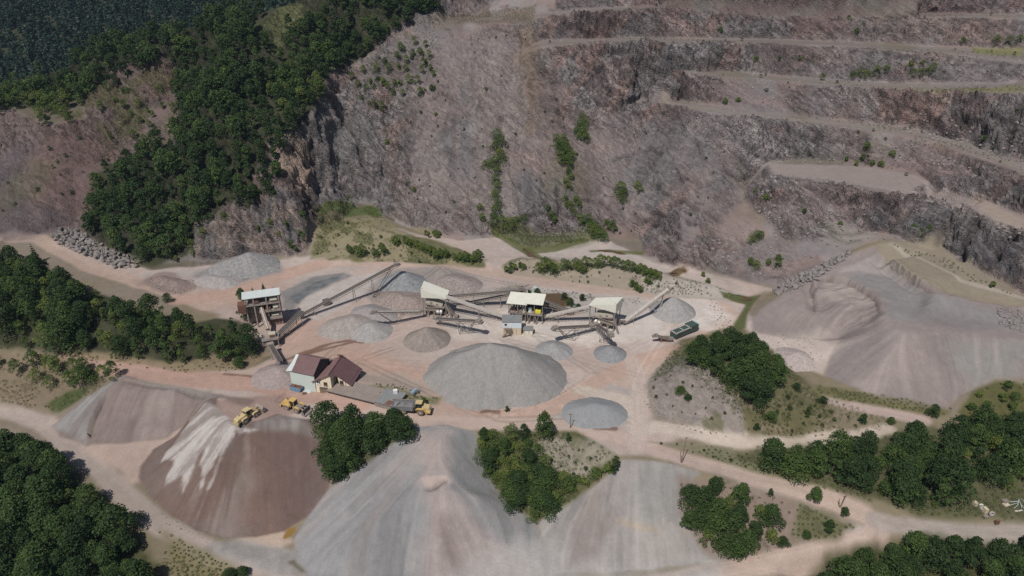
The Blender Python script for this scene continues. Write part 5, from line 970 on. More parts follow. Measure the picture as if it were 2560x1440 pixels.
scrub('scrub_and_grass', UND+[
  ([(1195,1085),(1440,1080),(1545,1145),(1535,1175),(1400,1268),(1340,1298),(1240,1220)], 1.5, .8, 1.8, 900),
  ([(1630,950),(1700,860),(1850,830),(1960,900),(2080,1040),(2000,1090),(1880,1085),(1800,1000),(1720,950)], 1.9, .8, 1.8, 900),
  ([(1900,1120),(2240,1085),(2420,1080),(2640,1100),(2640,1290),(2560,1300),(2300,1286),(2150,1245),(2000,1200),(1830,1160)], 2.2, .8, 1.8, 900),
  ([(2390,1030),(2490,955),(2640,960),(2640,1060),(2430,1060)], 1.9, .6, 1.4, 500),
  ([(2000,1262),(2080,1280),(2140,1315),(2080,1348),(1980,1340)], 1.6, .6, 1.4, 300), ([(1700,1200),(1990,1252),(1960,1350),(1850,1385),(1760,1370),(1710,1290)], 2.4, .6, 1.4, 300),
  ([(790,525),(860,505),(940,520),(1000,590),(1210,660),(1000,652),(785,640)], 2.0, .7, 1.5, 700), ([(1262,672),(1300,650),(1640,680),(1850,740),(1640,732),(1400,700)], 1.9, .6, 1.4, 600),
  ([(1225,560),(1300,565),(1500,565),(1510,595),(1330,620),(1240,590)], 1.8, .7, 1.6, 300), ([(780,1055),(1020,1075),(930,1145),(835,1210)], 1.8, .8, 1.6, 300),
  ([(-60,880),(170,898),(290,935),(230,985),(130,1030),(0,1000),(-60,980)], 1.7, .8, 1.8, 500), ([(-60,1100),(60,1100),(230,1220),(400,1400),(620,1440),(-60,1500)], 1.9, .8, 2.0, 900),
  ([(400,1320),(520,1385),(620,1440),(430,1450)], 1.5, .5, 1.2, 200), ([(-60,860),(250,888),(480,918),(640,900),(620,925),(480,932),(250,905)], 1.9, .6, 1.2, 400),
  ([(910,960),(1000,965),(1095,995),(1060,1010),(960,990)], 1.3, .4, 1.0, 160), ([(2050,965),(2380,1022),(2370,1036),(2200,1012),(2040,985)], 1.7, .6, 1.6, 260),
  ([(2020,1460),(2180,1380),(2400,1350),(2640,1350),(2640,1580)], 2.0, .8, 1.8, 700), ([(230,215),(430,165),(450,300),(430,360),(350,340),(180,290)], 2.6, .8, 1.8, 500), ([(1100,10),(1340,5),(1330,60),(1180,60),(1080,60)], 2.4, .8, 1.8, 300),
  ([(960,110),(1080,40),(1110,150),(1060,230),(1000,260),(900,260),(840,200)], 2.6, .8, 2.0, 400), ([(640,70),(700,20),(780,15),(760,60),(700,140),(680,130)], 1.8, .7, 1.5, 400),
  ([(1700,1090),(1850,1140),(1990,1190),(1850,1165),(1700,1118)], 1.6, .4, .9, 300), ([(2480,715),(2400,690),(2300,640),(2230,610),(2350,640),(2540,740)], 2, .5, 1.2, 120)])
# ------------------------------------------------------------------ boulders
M_ROCK = simple("broken rock", (.27,.245,.235), .95, 0, .25, .8, .4)
def rock_mesh(rng):
    import bmesh as _b
    b = _b.new(); _b.ops.create_icosphere(b, subdivisions=2, radius=.5); s = [rng.uniform(.8, 1.3), rng.uniform(.6, 1.1), rng.uniform(.5, .9)]; pl = [(Vector(rng.normal(0, 1, 3)).normalized(), rng.uniform(.26, .42)) for _ in range(9)]
    for v in b.verts:
        for n, d in pl:
            k = v.co.dot(n)
            if k > d: v.co -= n*(k-d)
        v.co = Vector((v.co[0]*s[0], v.co[1]*s[1], v.co[2]*s[2]))*1.35
    me = bpy.data.meshes.new('boulder'); b.to_mesh(me); b.free(); me.materials.append(M_ROCK); return me
ROCKS = [rock_mesh(rngT) for _ in range(7)]
nr = 0
def boulders(pp, n, s0, s1, lab, grp, heap=1.0, sp=1.3):
    global nr
    for x, y in sample_poly(pp, sp, rngT, n):
        s = rngT.uniform(s0, s1)**1.0; o = link('boulder', ROCKS[rngT.integers(7)], None, (x, y, gz(x, y)+rngT.uniform(0, heap)*.8+s*.15)); o.scale = (s,)*3; o.rotation_euler = tuple(rngT.uniform(0, 6.28, 3)); tag(o, lab, 'boulder', grp); nr += 1
def rubble(name, regs):
    src = ROCKS[0]; base = [(np.array([v.co[:] for v in m.vertices]), np.array([p.vertices[:] for p in m.polygons])) for m in ROCKS]; vs, fs, off = [], [], 0
    for pp, n, s0, s1, sp in regs:
        for x, y in sample_poly(pp, sp, rngT, n):
            v, f = base[rngT.integers(7)]; s = rngT.uniform(s0, s1); m = np.array(Matrix.Rotation(rngT.uniform(0, 6.28), 3, 'Z')@Matrix.Rotation(rngT.uniform(0, 6.28), 3, 'X')); vs.append((v*s)@m.T+[x, y, gz(x, y)+s*.1]); fs.append(f+off); off += len(v)
    return tag(link(name, np_mesh(name, np.concatenate(vs), np.concatenate(fs), M_ROCK, smooth=False, fs=3)), kind='stuff')
B1 = [(132,588),(180,572),(215,588),(250,612),(330,648),(352,668),(300,672),(235,645),(150,612)]; B2 = [(1935,725),(1985,692),(2060,660),(2125,628),(2115,650),(2050,690),(1985,722),(1945,738)]
boulders(B1, 150, 1.1, 2.4, 'pale grey boulder in the long heap beside the left rear track', 'boulders heaped beside the left rear track', 1.4, 1.5)
boulders(B2, 110, 1.0, 2.3, 'grey boulder in the rockfall between the pool and the right hand heap', 'boulders of the rockfall left of the right heap', .8, 1.5)
boulders([(1900,470),(1925,440),(1950,450),(1935,500),(1925,540),(1890,530)], 30, .9, 1.8, 'pinkish boulder tumbled below the left end of the wide bench', 'boulders tumbled below the wide bench', .5, 2)
EDGE = [([(1935,436),(2085,450),(2210,480),(2350,497),(2440,528),(2560,572),(2560,582),(2440,540),(2350,508),(2085,460)], 190, .6, 1.5, 1.5), ([(1660,246),(1940,290),(2260,322),(2440,368),(2560,418),(2560,430),(2440,384),(2260,334),(1940,300),(1660,256)], 200, .4, 1.1, 1.5), ([(1780,188),(2110,212),(2560,228),(2560,236),(2110,220),(1780,194)], 140, .4, 1.1, 1.6)]
rubble('rubble', EDGE+[(B1, 260, .5, 1.1, 1.0), (B2, 260, .5, 1.0, 1.0), ([(1700,200),(2300,235),(2560,300),(2560,400),(2200,300),(1700,240)], 180, .5, 1.4, 2.5), ([(1700,300),(2300,350),(2500,430),(2300,425),(2100,395),(1900,400),(1750,380)], 240, .5, 1.4, 2), ([(1380,100),(1700,110),(2200,120),(2560,150),(2560,210),(1700,175),(1400,160)], 220, .5, 1.4, 3), ([(1900,480),(2300,530),(2320,590),(2150,600),(1900,700),(1700,640),(1850,560)], 220, .5, 1.4, 2.2),
  ([(1340,540),(1480,560),(1440,590),(1350,590)], 60, .5, 1.2, 1.5), ([(2490,770),(2560,770),(2560,830),(2500,810)], 40, .8, 1.6, 1.5), ([(1380,725),(1480,735),(1500,750),(1440,745)], 26, .6, 1.2, 1.5), ([(380,690),(480,700),(520,715),(440,735),(370,715)], 120, .3, .8, 1), ([(560,640),(700,650),(700,670),(560,680)], 100, .3, .8, 1.2), ([(1050,950),(1200,1012),(1330,1012),(1400,960),(1420,980),(1300,1035),(1150,1015)], 90, .25, .6, 1.4), ([(1620,985),(1700,1055),(1840,1095),(1700,1070),(1610,1010)], 60, .3, .8, 1.4), ([(1780,740),(1830,800),(1800,830),(1770,760)], 30, .3, .8, 1.6), ([(350,1200),(440,1300),(560,1350),(540,1356),(420,1308)], 60, .2, .5, 1.4), ([(1900,830),(2020,842),(2060,900),(1960,900)], 50, .25, .6, 1.6), ([(1240,700),(1500,745),(1600,745),(1600,760),(1400,735)], 60, .3, .8, 1.6)])
# ------------------------------------------------------------------ works: materials
M_CREAM = simple("cream sheet", (.64,.63,.545), .6, 0, .06, .5); M_TIN = simple("pale tin", (.50,.54,.53), .5, 0, .08, .6); M_STEEL = simple("dusty steel", (.27,.235,.21), .8, 0, .2, 1.5)
M_DSTEEL = simple("dark steel", (.13,.11,.10), .8, 0, .25, 1.5); M_BELT = simple("belt rubber", (.10,.09,.085), .85, 0, .2, 1); M_COVER = simple("belt cover", (.46,.42,.38), .7, 0, .12, .8)
M_CONC = simple("dusty concrete", (.33,.28,.25), .9, 0, .2, .7); M_DARK = simple("dark void", (.03,.028,.028), .9); M_MACH = simple("pale machine", (.50,.46,.38), .7, 0, .15, 1.2); M_RUST = simple("rusty steel", (.19,.10,.07), .9, 0, .25, 1.5)
M_YEL = simple("loader yellow", (.58,.36,.07), .55, 0, .16, 1.2, 0, (.42,.32,.18)); M_YELD = simple("dusty yellow", (.52,.41,.22), .7, 0, .12, 1); M_TYRE = simple("dusty tyre", (.20,.165,.14), .95, 0, .2, 2); M_HUB = simple("dusty hub", (.42,.34,.25), .8, 0, .15, 2); M_GLASS = simple("dark glass", (.02,.025,.03), .12, 0, .05)
M_BED = simple("worn dump body", (.28,.29,.31), .55, .2, .25, .7, 0, (.16,.16,.17)); M_BLUE = simple("faded blue paint", (.10,.22,.36), .65, 0, .22, 2, 0, (.22,.32,.42)); M_MINT = simple("pale green render", (.52,.58,.545), .85, 0, .04, .25); M_OCHRE = simple("cream render", (.76,.65,.49), .85, 0, .07, .5)
M_MAROON = simple("maroon tin roof", (.115,.062,.066), .55, 0, .12, .35, 0, (.15,.088,.088)); M_MAROON2 = simple("light maroon roof", (.22,.135,.13), .6, 0, .12, .35); M_GABLE = simple("dark wall shade and eaves", (.075,.065,.065), .9, 0, .2, 2); M_FLATROOF = simple("dusty felt roof", (.27,.225,.20), .9, 0, .12, .6); M_GREYROOF = simple("grey felt roof", (.21,.215,.215), .85, 0, .12, .8)  # maroon in a darker and a lighter tone, one per roof slope
M_WHITE = simple("white paint", (.72,.72,.70), .6, 0, .06); M_PBLUE = simple("pale blue sheet", (.60,.67,.71), .65, 0, .05, .5); M_BEIGE = simple("beige block", (.58,.49,.36), .85, 0, .08, .6); M_WOOD = simple("weathered wood", (.24,.18,.13), .9, 0, .2, 2); M_GREEN = simple("dark green paint", (.06,.095,.085), .6, 0, .2, 1); M_LIME = simple("bright yellow paint", (.70,.62,.06), .55, 0, .06)
def A(v): return Vector(v)
def ground(px, py, off=0): p = hit(px, py); return Vector((p[0], p[1], p[2]+off))
class Thing:
    """an Empty at the foot of a thing; its parts are built in world axes and hung under it"""
    def __init__(s, name, loc, label, cat, group=None, rz=0):
        s.e = empty(name, loc, rz); tag(s.e, label, cat, group); s.o = Vector(loc); s.rz = rz
    def part(s, name, mb, mat, parent=None, world=True, label=None):
        if world: mb.v = [tuple(Vector(v)-s.o) for v in mb.v]
        o = mb.build(name, mat, parent or s.e)
        if label: o['label'] = label
        return o
def conveyor(name, lab, a, b, w=1.3, legs=(), cover=False, head=True, depth=.9, mat=None, grp='belt conveyors of the works', truss=True, drop=True):
    """a belt from the low tail a to the high head b, on a lattice girder; legs = list of (share along the belt, foot spread)"""
    a, b = A(a), A(b); mat = mat or M_STEEL; t = Thing(name, (a.x, a.y, gz(a.x, a.y)), lab, 'conveyor', grp)
    d = b-a; L = d.length; u = d.normalized(); side = u.cross(Vector((0, 0, 1))).normalized(); up = side.cross(u).normalized()
    m = MB(); m.beam(a+up*.12, b+up*.12, w*.72, .1); t.part('belt', m, M_COVER if cover == 'dusty' else M_BELT)
    if cover is True:
        m = MB(); m.beam(a+up*.45, b+up*.45, w*1.15, .14); m.beam(a+up*.2-side*w*.62, b+up*.2-side*w*.62, .08, .5); m.beam(a+up*.2+side*w*.62, b+up*.2+side*w*.62, .08, .5); t.part('belt_cover', m, M_COVER)
    m = MB()
    for s in (-1, 1):
        m.beam(a+side*s*w*.5+up*.1, b+side*s*w*.5+up*.1, .16, .26); m.beam(a+side*s*w*.5-up*depth, b+side*s*w*.5-up*depth, .14, .14)
        n = max(3, int(L/1.5))
        for i in range(n):
            p = a+d*(i/n); q = a+d*((i+.5)/n); r = a+d*((i+1)/n); m.beam(p+side*s*w*.5-up*depth, q+side*s*w*.5, .09, .09); m.beam(q+side*s*w*.5, r+side*s*w*.5-up*depth, .09, .09)
    t.part('girder', m, mat)
    for f, sp in legs:
        p = a+d*f-up*depth
        for s in (-1, 1):
            q = p+side*s*(w*.5+sp*.2)+Vector((u.x, u.y, 0))*sp*s*.25; q.z = gz(q.x, q.y)-.2; m = MB(); m.beam(p+side*s*w*.5, q, .2, .2); t.part('leg', m, mat)
    if head:
        m = MB(); m.box(b-u*.5+up*.1, (w*1.25, w*1.25, 1.1), math.atan2(u.y, u.x)); m.box(b+u*.5-up*.5, (.9, w*1.1, .8), math.atan2(u.y, u.x)); t.part('head_box', m, mat); m = MB(); m.cyl(b-side*w*.55, b+side*w*.55, .35); t.part('head_drum', m, M_DSTEEL)
    m = MB(); m.box(a+up*.3, (1.6, w*1.3, .9), math.atan2(u.y, u.x)); t.part('tail_hopper', m, mat)
    return t, a, d, side, up
# ------------------------------------------------------------------ conveyors
def xleg(t, a, d, side, w, f0, f1, feet, mat=None):
    """crossed braces from two points under the belt to feet on the ground"""
    for f, g in ((f0, feet[0]), (f1, feet[0]), (f0, feet[-1]), (f1, feet[-1])):
        for s in (-1, 1):
            p = a+d*f+side*s*w*.5-Vector((0, 0, .8)); q = ground(*g)+side*s*w*.5; m = MB(); m.beam(p, q, .17, .17); t.part('leg', m, mat or M_STEEL)
t, a, d, side, up = conveyor('belt_conveyor', 'longest belt conveyor climbing from the crusher tower to the rear heap', P(752, 788, 1.6), P(994, 659, 11.2), 1.4, [(.12, .5), (.52, .8)], cover=False, depth=1.0); xleg(t, a, d, side, 1.4, .72, .93, [(934, 745)])
m = MB(); m.box(ground(817, 762)+Vector((0, 0, 1.2)), (2.6, 2.2, 2.4), .5); t.part('counterweight_box', m, M_DSTEEL)
t, a, d, side, up = conveyor('belt_conveyor', 'short wide steep belt conveyor feeding the longest one beside the tower', P(678, 855, 1.5), P(756, 778, 5.0), 2.6, [(.45, .6), (.85, .6)], cover=False, head=False, depth=.8)
t, a, d, side, up = conveyor('belt_conveyor', 'left stacker of the left screening plant with pale dusty belt', P(1052, 778, 3.2), P(932, 779, 8.4), 1.3, (), cover='dusty', depth=.8); xleg(t, a, d, side, 1.3, .35, .88, [(987, 809)])
t, a, d, side, up = conveyor('belt_conveyor', 'stacker reaching forward and right from the left screening plant', P(1090, 796, 3.0), P(1200, 803, 7.6), 1.6, (), depth=1.1); xleg(t, a, d, side, 1.6, .5, .86, [(1152, 833), (1172, 829)])
t, a, d, side, up = conveyor('belt_conveyor', 'stacker reaching left from the right screening plant over the pale cone', P(1478, 815, 3.0), P(1386, 820, 7.4), 1.6, (), depth=1.1); xleg(t, a, d, side, 1.6, .4, .86, [(1412, 843), (1434, 849)])
t, a, d, side, up = conveyor('belt_conveyor', 'short stacker reaching forward over the small dark cone', P(1490, 812, 3.0), P(1528, 836, 7.2), 1.6, (), depth=1.1); xleg(t, a, d, side, 1.6, .45, .9, [(1503, 854), (1524, 852)])
t, a, d, side, up = conveyor('belt_conveyor', 'long right hand stacker with its head above the lone grey cone', P(1562, 806, 1.2), P(1676, 720, 11), 1.0, [(.16, .4)], cover=True, depth=.8)
for f, g in ((.82, (1654, 783)), (.86, (1646, 781)), (.48, (1650, 783))):
    m = MB(); m.beam(a+d*f, ground(*g)+Vector((0, 0, .2)), .28, .28); t.part('leg', m, M_COVER)
m = MB(); m.box(A(P(1681, 715, 11.6)), (2.2, 1.6, .5), .6); t.part('head_shelter', m, M_COVER)
conveyor('belt_conveyor', 'covered belt climbing from the central plant up to the left screening plant', P(1262, 793, 1.8), P(1114, 742, 8.6), 1.5, [(.42, .5)], cover=True, head=False, depth=1.5)
conveyor('belt_conveyor', 'covered belt climbing from the central plant up to the right screening plant', P(1362, 792, 2.0), P(1474, 767, 8.2), 1.5, [(.28, .5)], cover=True, head=False, depth=1.5)
conveyor('belt_conveyor', 'rear dark belt from behind the left roof to the stone silo', P(1118, 741, 5.5), P(1302, 726, 8), 1.3, [(.35, .4)], head=False)
conveyor('belt_conveyor', 'lower rear belt rising to the stone silo under the dark one', P(1168, 757, 1.2), P(1300, 731, 7.4), 1.3, [(.3, .4), (.62, .4), (.8, .4)], head=False)
for k, (dx, dz) in enumerate(((0, 0), (0, .0))):
    off = 6*k; conveyor('belt_conveyor', ['left one of the twin belts sloping down from the silo past the brown pool', 'right one of the twin belts sloping down from the silo past the brown pool'][k], P(1428, 783-off, .8), P(1318, 741-off, 7.0), 1.0, [(.4, .3)], head=False, truss=True)
conveyor('belt_conveyor', 'small horizontal belt at the right end of the right plant', P(1508, 800, 2.6), P(1562, 800, 2.4), 1.1, [(.3, .3), (.8, .3)], cover='dusty', head=False, depth=.5)
conveyor('belt_conveyor', 'short sloping chute belt below the crusher platform', P(676, 862, 4.2), P(700, 904, 4.0), 1.8, [(.3, .3), (.85, .3)], head=False, depth=.5, mat=M_CONC)
conveyor('belt_conveyor', 'small discharge belt of the green mobile plant', P(1677, 848, 1.4), P(1638, 838, 3.4), .9, [(.6, .2)], depth=.4)
conveyor('belt_conveyor', 'steep inner belt down from the left plant to the yard', P(1140, 790, .8), P(1113, 759, 5.6), 1.0, (), head=False, depth=.4)
# ------------------------------------------------------------------ crusher tower
g0 = A(P(708, 809, 0)); ax = Vector((.955, .295, 0)); ay = Vector((-.295, .955, 0))
t = Thing('crusher_tower', (g0.x, g0.y, 0), 'tall rusty open framed crusher tower with a pale tin roof by the wooded bank', 'crusher tower')
def T(x, y, z): return g0+ax*x+ay*y+Vector((0, 0, z))
rt = math.atan2(ax.y, ax.x)
for x in (0, -4.6, -9.2, -12.2):
    for y in (0, 4.2):
        m = MB(); m.beam(T(x, y, -1), T(x, y, 13 if y == 0 else 14), .45, .45); t.part('leg', m, M_CONC)
m = MB(); m.slab([T(.7, -.5, 13.1), T(.7, 3.6, 14.2), T(-13.2, 3.6, 14.2), T(-13.2, -.5, 13.1)], .18); t.part('roof', m, M_TIN)
for z, x1, yy in ((3.4, -5, -.8), (6.6, -7.5, -.4), (9.8, -12.5, 0)):
    m = MB(); m.box(T((x1)/2, 2.0+yy*.5, z), (-x1+.6, 4.8-yy, .45), rt); t.part('floor', m, M_CONC)
    m = MB(); m.beam(T(0, yy-.3, z+1), T(x1, yy-.3, z+1), .07, .07); m.beam(T(0, yy-.3, z+.55), T(x1, yy-.3, z+.55), .05, .05)
    for k in range(int(-x1/1.2)+1): m.beam(T(-k*1.2, yy-.3, z), T(-k*1.2, yy-.3, z+1), .06, .06)
    t.part('railing', m, M_STEEL)
m = MB(); m.box(T(-6, 4.1, 6.5), (12, .25, 12.5), rt); t.part('rear_wall', m, M_CONC)
m = MB(); m.box(T(-2.6, 1.6, 1.6), (5, 3.5, 3.2), rt); t.part('base_block', m, M_CONC); m = MB()
for k in range(4): m.box(T(-.8-k*1.15, -.2, 1.6), (.75, .15, 2.0), rt)
t.part('grating', m, M_RUST)
for x, z, w, h in ((-1.6, 7.7, 2.2, 1.8), (-4.4, 7.6, 2.0, 1.5), (-2.2, 4.3, 3.2, 1.2), (-2, 11, 3, 1.4), (-8.6, 11, 2.6, 1.6), (-6.6, 8, 1.2, 2.4)):
    m = MB(); m.box(T(x, 1.4, z), (w, 2.0, h), rt); m.cyl(T(x-w*.4, .3, z), T(x+w*.4, .3, z), .45); t.part('crusher_machine', m, M_MACH if x > -3 else M_RUST)
m = MB(); m.box(T(-13.8, 1.2, 9), (2.8, 3.6, 3.4), rt); t.part('feed_hopper', m, M_RUST)
m = MB(); m.slab([T(-7.6, .2, 8.2), T(-6.2, .2, 8.2), T(-4.4, -8.5, 3.4), T(-6, -8.5, 3.4)], 1.0); t.part('chute', m, M_CONC)
m = MB(); m.slab([T(-7.1, 0, 8.6), T(-6.7, 0, 8.6), T(-5.0, -8.5, 3.8), T(-5.4, -8.5, 3.8)], .1); t.part('chute_liner', m, M_MACH)
# platform with its machine in front of the tower
gp = A(P(683, 868, 0)); t = Thing('crusher_platform', (gp.x, gp.y, 0), 'small raised platform with a pale machine at the foot of the crusher tower', 'platform')
def T2(x, y, z): return gp+ax*x+ay*y+Vector((0, 0, z))
m = MB(); m.box(T2(-.5, 1.5, 3.6), (6, 4.6, .4), rt); t.part('deck', m, M_CONC)
for x in (-3.2, 2.2):
    for y in (-.4, 3.4): m = MB(); m.beam(T2(x, y, -.5), T2(x, y, 3.6), .35, .35); t.part('leg', m, M_CONC)
m = MB(); m.box(T2(.3, 1.6, 4.5), (2.4, 2.2, 1.5), rt); t.part('screen_box', m, M_MACH); m = MB(); m.box(T2(.3, .4, 4.5), (1.8, .2, 1.0), rt); t.part('screen_front', m, M_RUST)
m = MB(); m.beam(T2(-3.4, -.7, 4.6), T2(2.4, -.7, 4.6), .08, .08); m.beam(T2(-3.4, -.7, 4.2), T2(2.4, -.7, 4.2), .06, .06); m.beam(T2(-3.4, -.7, 4.6), T2(-3.4, 3.6, 4.6), .08, .08); t.part('railing', m, M_STEEL)
# ------------------------------------------------------------------ screening plants
def plant(lab, fl, fr, zl, zr, dep, mirror=False):
    fl = A(P(*fl, 0)); fr = A(P(*fr, 0)); u = (fr-fl); W = u.length; u.normalize(); v = Vector((-u.y, u.x, 0)); t = Thing('screening_plant', tuple(fl), lab, 'screening plant', 'roofed screening plants')
    def Q(x, y, z): return fl+u*x+v*y+Vector((0, 0, z))
    rz = math.atan2(u.y, u.x); hi = 0 if zl > zr else 1
    for x in (0, W):
        for y in (0, dep): m = MB(); m.beam(Q(x, y, -.5), Q(x, y, zl if x == 0 else zr), .3, .3); t.part('leg', m, M_STEEL)
    m = MB(); o = .5; m.slab([Q(-o, -o, zl), Q(W+o, -o, zr), Q(W+o, dep+o, zr+.3), Q(-o, dep+o, zl+.3)], .15); t.part('roof', m, M_CREAM)
    lo = min(zl, zr)-.2; m = MB()
    q = [Q(-o, -o-.03, zl-.1), Q(W+o, -o-.03, zr-.1), Q(W+o, -o-.03, lo), Q(-o, -o-.03, lo)]
    m.add(q+[p+v*.1 for p in q], [(0,1,2,3),(7,6,5,4),(0,4,5,1),(1,5,6,2),(2,6,7,3),(3,7,4,0)]); t.part('front_sheet', m, M_CREAM)
    xe = (-o if hi == 0 else W+o); q = [Q(xe, -o, max(zl, zr)-.1), Q(xe, dep+o, max(zl, zr)+.1), Q(xe, dep+o, lo), Q(xe, -o, lo)]; m = MB(); m.add(q+[p+u*.08 for p in q], [(0,1,2,3),(7,6,5,4),(0,4,5,1),(1,5,6,2),(2,6,7,3),(3,7,4,0)]); t.part('end_sheet', m, M_CREAM)
    # sloping screen box
    sg = 1 if hi == 0 else -1; xa, xb = W*.5-W*.38*sg, W*.5+W*.34*sg
    m = MB(); m.slab([Q(xa, dep*.15, 7.4), Q(xb, dep*.15, 5.2), Q(xb, dep*.8, 5.2), Q(xa, dep*.8, 7.4)], 1.6); t.part('screen_box', m, M_MACH)
    m = MB(); m.slab([Q(xa-sg*.4, dep*.0, 6.0), Q(xb+sg*.6, dep*.0, 3.9), Q(xb+sg*.6, dep*.9, 3.9), Q(xa-sg*.4, dep*.9, 6.0)], .35); t.part('screen_floor', m, M_CONC)
    for f in (.3, .65): m = MB(); p = Q(xa+(xb-xa)*f, dep*.1, 6.4-2*f); m.cyl(p, p+v*.9, .45); t.part('motor', m, M_STEEL)
    m = MB(); m.box(Q(W*.5-sg*W*.12, dep*.5, 3.0), (W*.62, dep*.8, 1.5), rz); t.part('hopper_body', m, M_BEIGE); m = MB()
    for k in range(4): m.beam(Q(W*.5-sg*W*.12-W*.31, dep*.08, 2.4+k*.45), Q(W*.5-sg*W*.12+W*.31, dep*.08, 2.4+k*.45), .12, .16)
    t.part('hopper_ribs', m, M_STEEL)
    for x in (.15, .42, .7):
        m = MB(); m.beam(Q(W*x, dep*.1, 2.4), Q(W*(x+.1), -.3, -.3), .22, .22); m.beam(Q(W*(x+.12), dep*.1, 2.4), Q(W*(x-.04), -.1, -.3), .22, .22); t.part('brace', m, M_CONC)
    m = MB(); m.box(Q(W*.5, dep*.55, 1.0), (W*.9, dep*.5, 1.8), rz); t.part('core_shadow_box', m, M_DSTEEL).name = 'core_shade_box'  # dark box standing in for the shade inside the plant
    for k in (0, 1): m = MB(); p = Q(W*.5+sg*W*(.12+.14*k), -.2, 2.0); m.cyl(p, p+v*1.4+Vector((0, 0, .5)), .55, .55, 10); t.part('motor', m, M_WHITE)
    m = MB(); m.beam(Q(0, -.1, 4.4), Q(W, -.1, 4.2), .14, .2); m.beam(Q(0, -.1, 5.3), Q(W, -.1, 5.0), .05, .05); m.beam(Q(W*.98, .2, 6), Q(W+2.2, -.3, .2), .35, .8); t.part('walkway', m, M_STEEL)
    return t
plant('left screening plant under a cream roof that is high at its left end', (1060, 790), (1116, 793), 12.6, 8.8, 5.2)
plant('right screening plant under a cream roof that is high at its right end', (1473, 812), (1533, 830), 9.0, 12.6, 5.2)
# central plant
fl = A(P(1272, 803, 0)); fr = A(P(1355, 811, 0)); u = fr-fl; W = u.length; u.normalize(); v = Vector((-u.y, u.x, 0)); rz = math.atan2(u.y, u.x)
def Q(x, y, z): return fl+u*x+v*y+Vector((0, 0, z))
t = Thing('crushing_plant', tuple(fl), 'central crushing plant under a flat two piece cream roof on slim posts', 'crushing plant')
for f in (0, .26, .5, .76, 1):
    for y in (0, 5.4): m = MB(); m.beam(Q(W*f, y, -.4), Q(W*f, y, 8.6+.15*y), .28, .28); t.part('leg', m, M_STEEL)
m = MB(); m.slab([Q(-.8, -1.0, 8.6), Q(W*.55, -1.0, 8.6), Q(W*.6, 6.4, 9.9), Q(-.4, 6.4, 9.9)], .15); t.part('roof', m, M_CREAM); m = MB(); m.slab([Q(W*.5, -.8, 9.1), Q(W+.3, -.8, 9.1), Q(W+.5, 6.4, 10.2), Q(W*.6, 6.4, 10.2)], .15); t.part('roof', m, M_CREAM)
m = MB(); m.box(Q(W*.3, 2.6, 3.9), (W*.66, 5, .4), rz); m.box(Q(W*.8, 2.2, 4.0), (W*.4, 5.2, .4), rz); t.part('deck', m, M_CONC)
m = MB(); m.box(Q(W*.5, 5.7, 6), (W*.95, .2, 4.6), rz); t.part('rear_shade', m, M_DARK)  # near-black sheet stands in for the dark under the roof
m = MB(); m.box(Q(W*.42, 3, 1.7), (W*.8, 3.4, 3.2), rz); t.part('core_shade_box', m, M_DSTEEL)  # solid dark box filling the shaded space under the deck
for f, r, h, mt in ((.43, .85, 1.7, M_MACH), (.62, .75, 1.5, M_TIN), (.16, .7, 1.5, M_RUST)):
    m = MB(); p = Q(W*f, 1.8, 4.1); m.cyl(p, p+Vector((0, 0, h*.55)), r*1.25, r*.9, 12); m.cyl(p+Vector((0, 0, h*.55)), p+Vector((0, 0, h)), r*1.05, r*.8, 12); m.cyl(p+Vector((0, 0, h)), p+Vector((0, 0, h+.35)), r*1.1, r*1.1, 12); t.part('cone_crusher', m, mt)
m = MB(); m.box(Q(W*.86, 1.2, 5.0), (2.2, 1.6, 1.3), rz); m.box(Q(W*.80, 1.2, 5.3), (1.0, 1.2, 1.0), rz); t.part('drive_housing', m, M_LIME)
for f in (.3, .36): m = MB(); m.cyl(Q(W*f, .6, 4.7), Q(W*f, 1.9, 4.7), .55, .55, 10); t.part('motor', m, M_STEEL)
for k in range(7): m = MB(); m.box(Q(W*(.06+.075*k), -.7, 8.0), (.35, .35, 1.0), rz); t.part('hanging_weight', m, M_STEEL)
for f in (.1, .3, .55, .78): m = MB(); m.beam(Q(W*f, .2, 3.8), Q(W*(f+.08), -.8, -.2), .2, .2); m.beam(Q(W*(f+.12), .2, 3.8), Q(W*(f+.02), -.6, -.2), .2, .2); t.part('brace', m, M_CONC)
m = MB(); m.beam(Q(0, -.15, 4.9), Q(W, -.15, 4.9), .06, .06); m.beam(Q(0, -.15, 4.5), Q(W, -.15, 4.5), .05, .05); m.beam(Q(0, 0, 8.2), Q(W*.1, 0, 6.4), .12, .12); m.beam(Q(W*.26, 0, 8.2), Q(W*.18, 0, 6.6), .12, .12); t.part('railing', m, M_STEEL)
# silo behind the central plant
g = A(P(1298, 772, 0)); t = Thing('stone_silo', tuple(g), 'cream block silo with stone feeders behind the central plant', 'silo'); m = MB(); m.box(g+Vector((0, 2, 3.2)), (6.8, 4, 6.4)); t.part('bin', m, M_BEIGE)
m = MB(); 
for k in range(9): m.box(g+Vector((-3.1+k*.78, -.1, 5.4)), (.55, .3, 1.9))
t.part('wall_blocks', m, M_CREAM); m = MB(); m.box(g+Vector((0, 2, 6.6)), (6, 3.4, .5)); m.beam(g+Vector((-2, 1, 6.6)), g+Vector((1, 2, 9.8)), .3, .3); m.beam(g+Vector((2.6, 1, 6.6)), g+Vector((1, 2, 9.8)), .3, .3); m.beam(g+Vector((-1, 2, 8)), g+Vector((4, 3, 9.6)), .5, .4); m.box(g+Vector((.6, 2, 8.4)), (2.4, 2, 1.4), .3, .3); t.part('feed_head', m, M_STEEL)
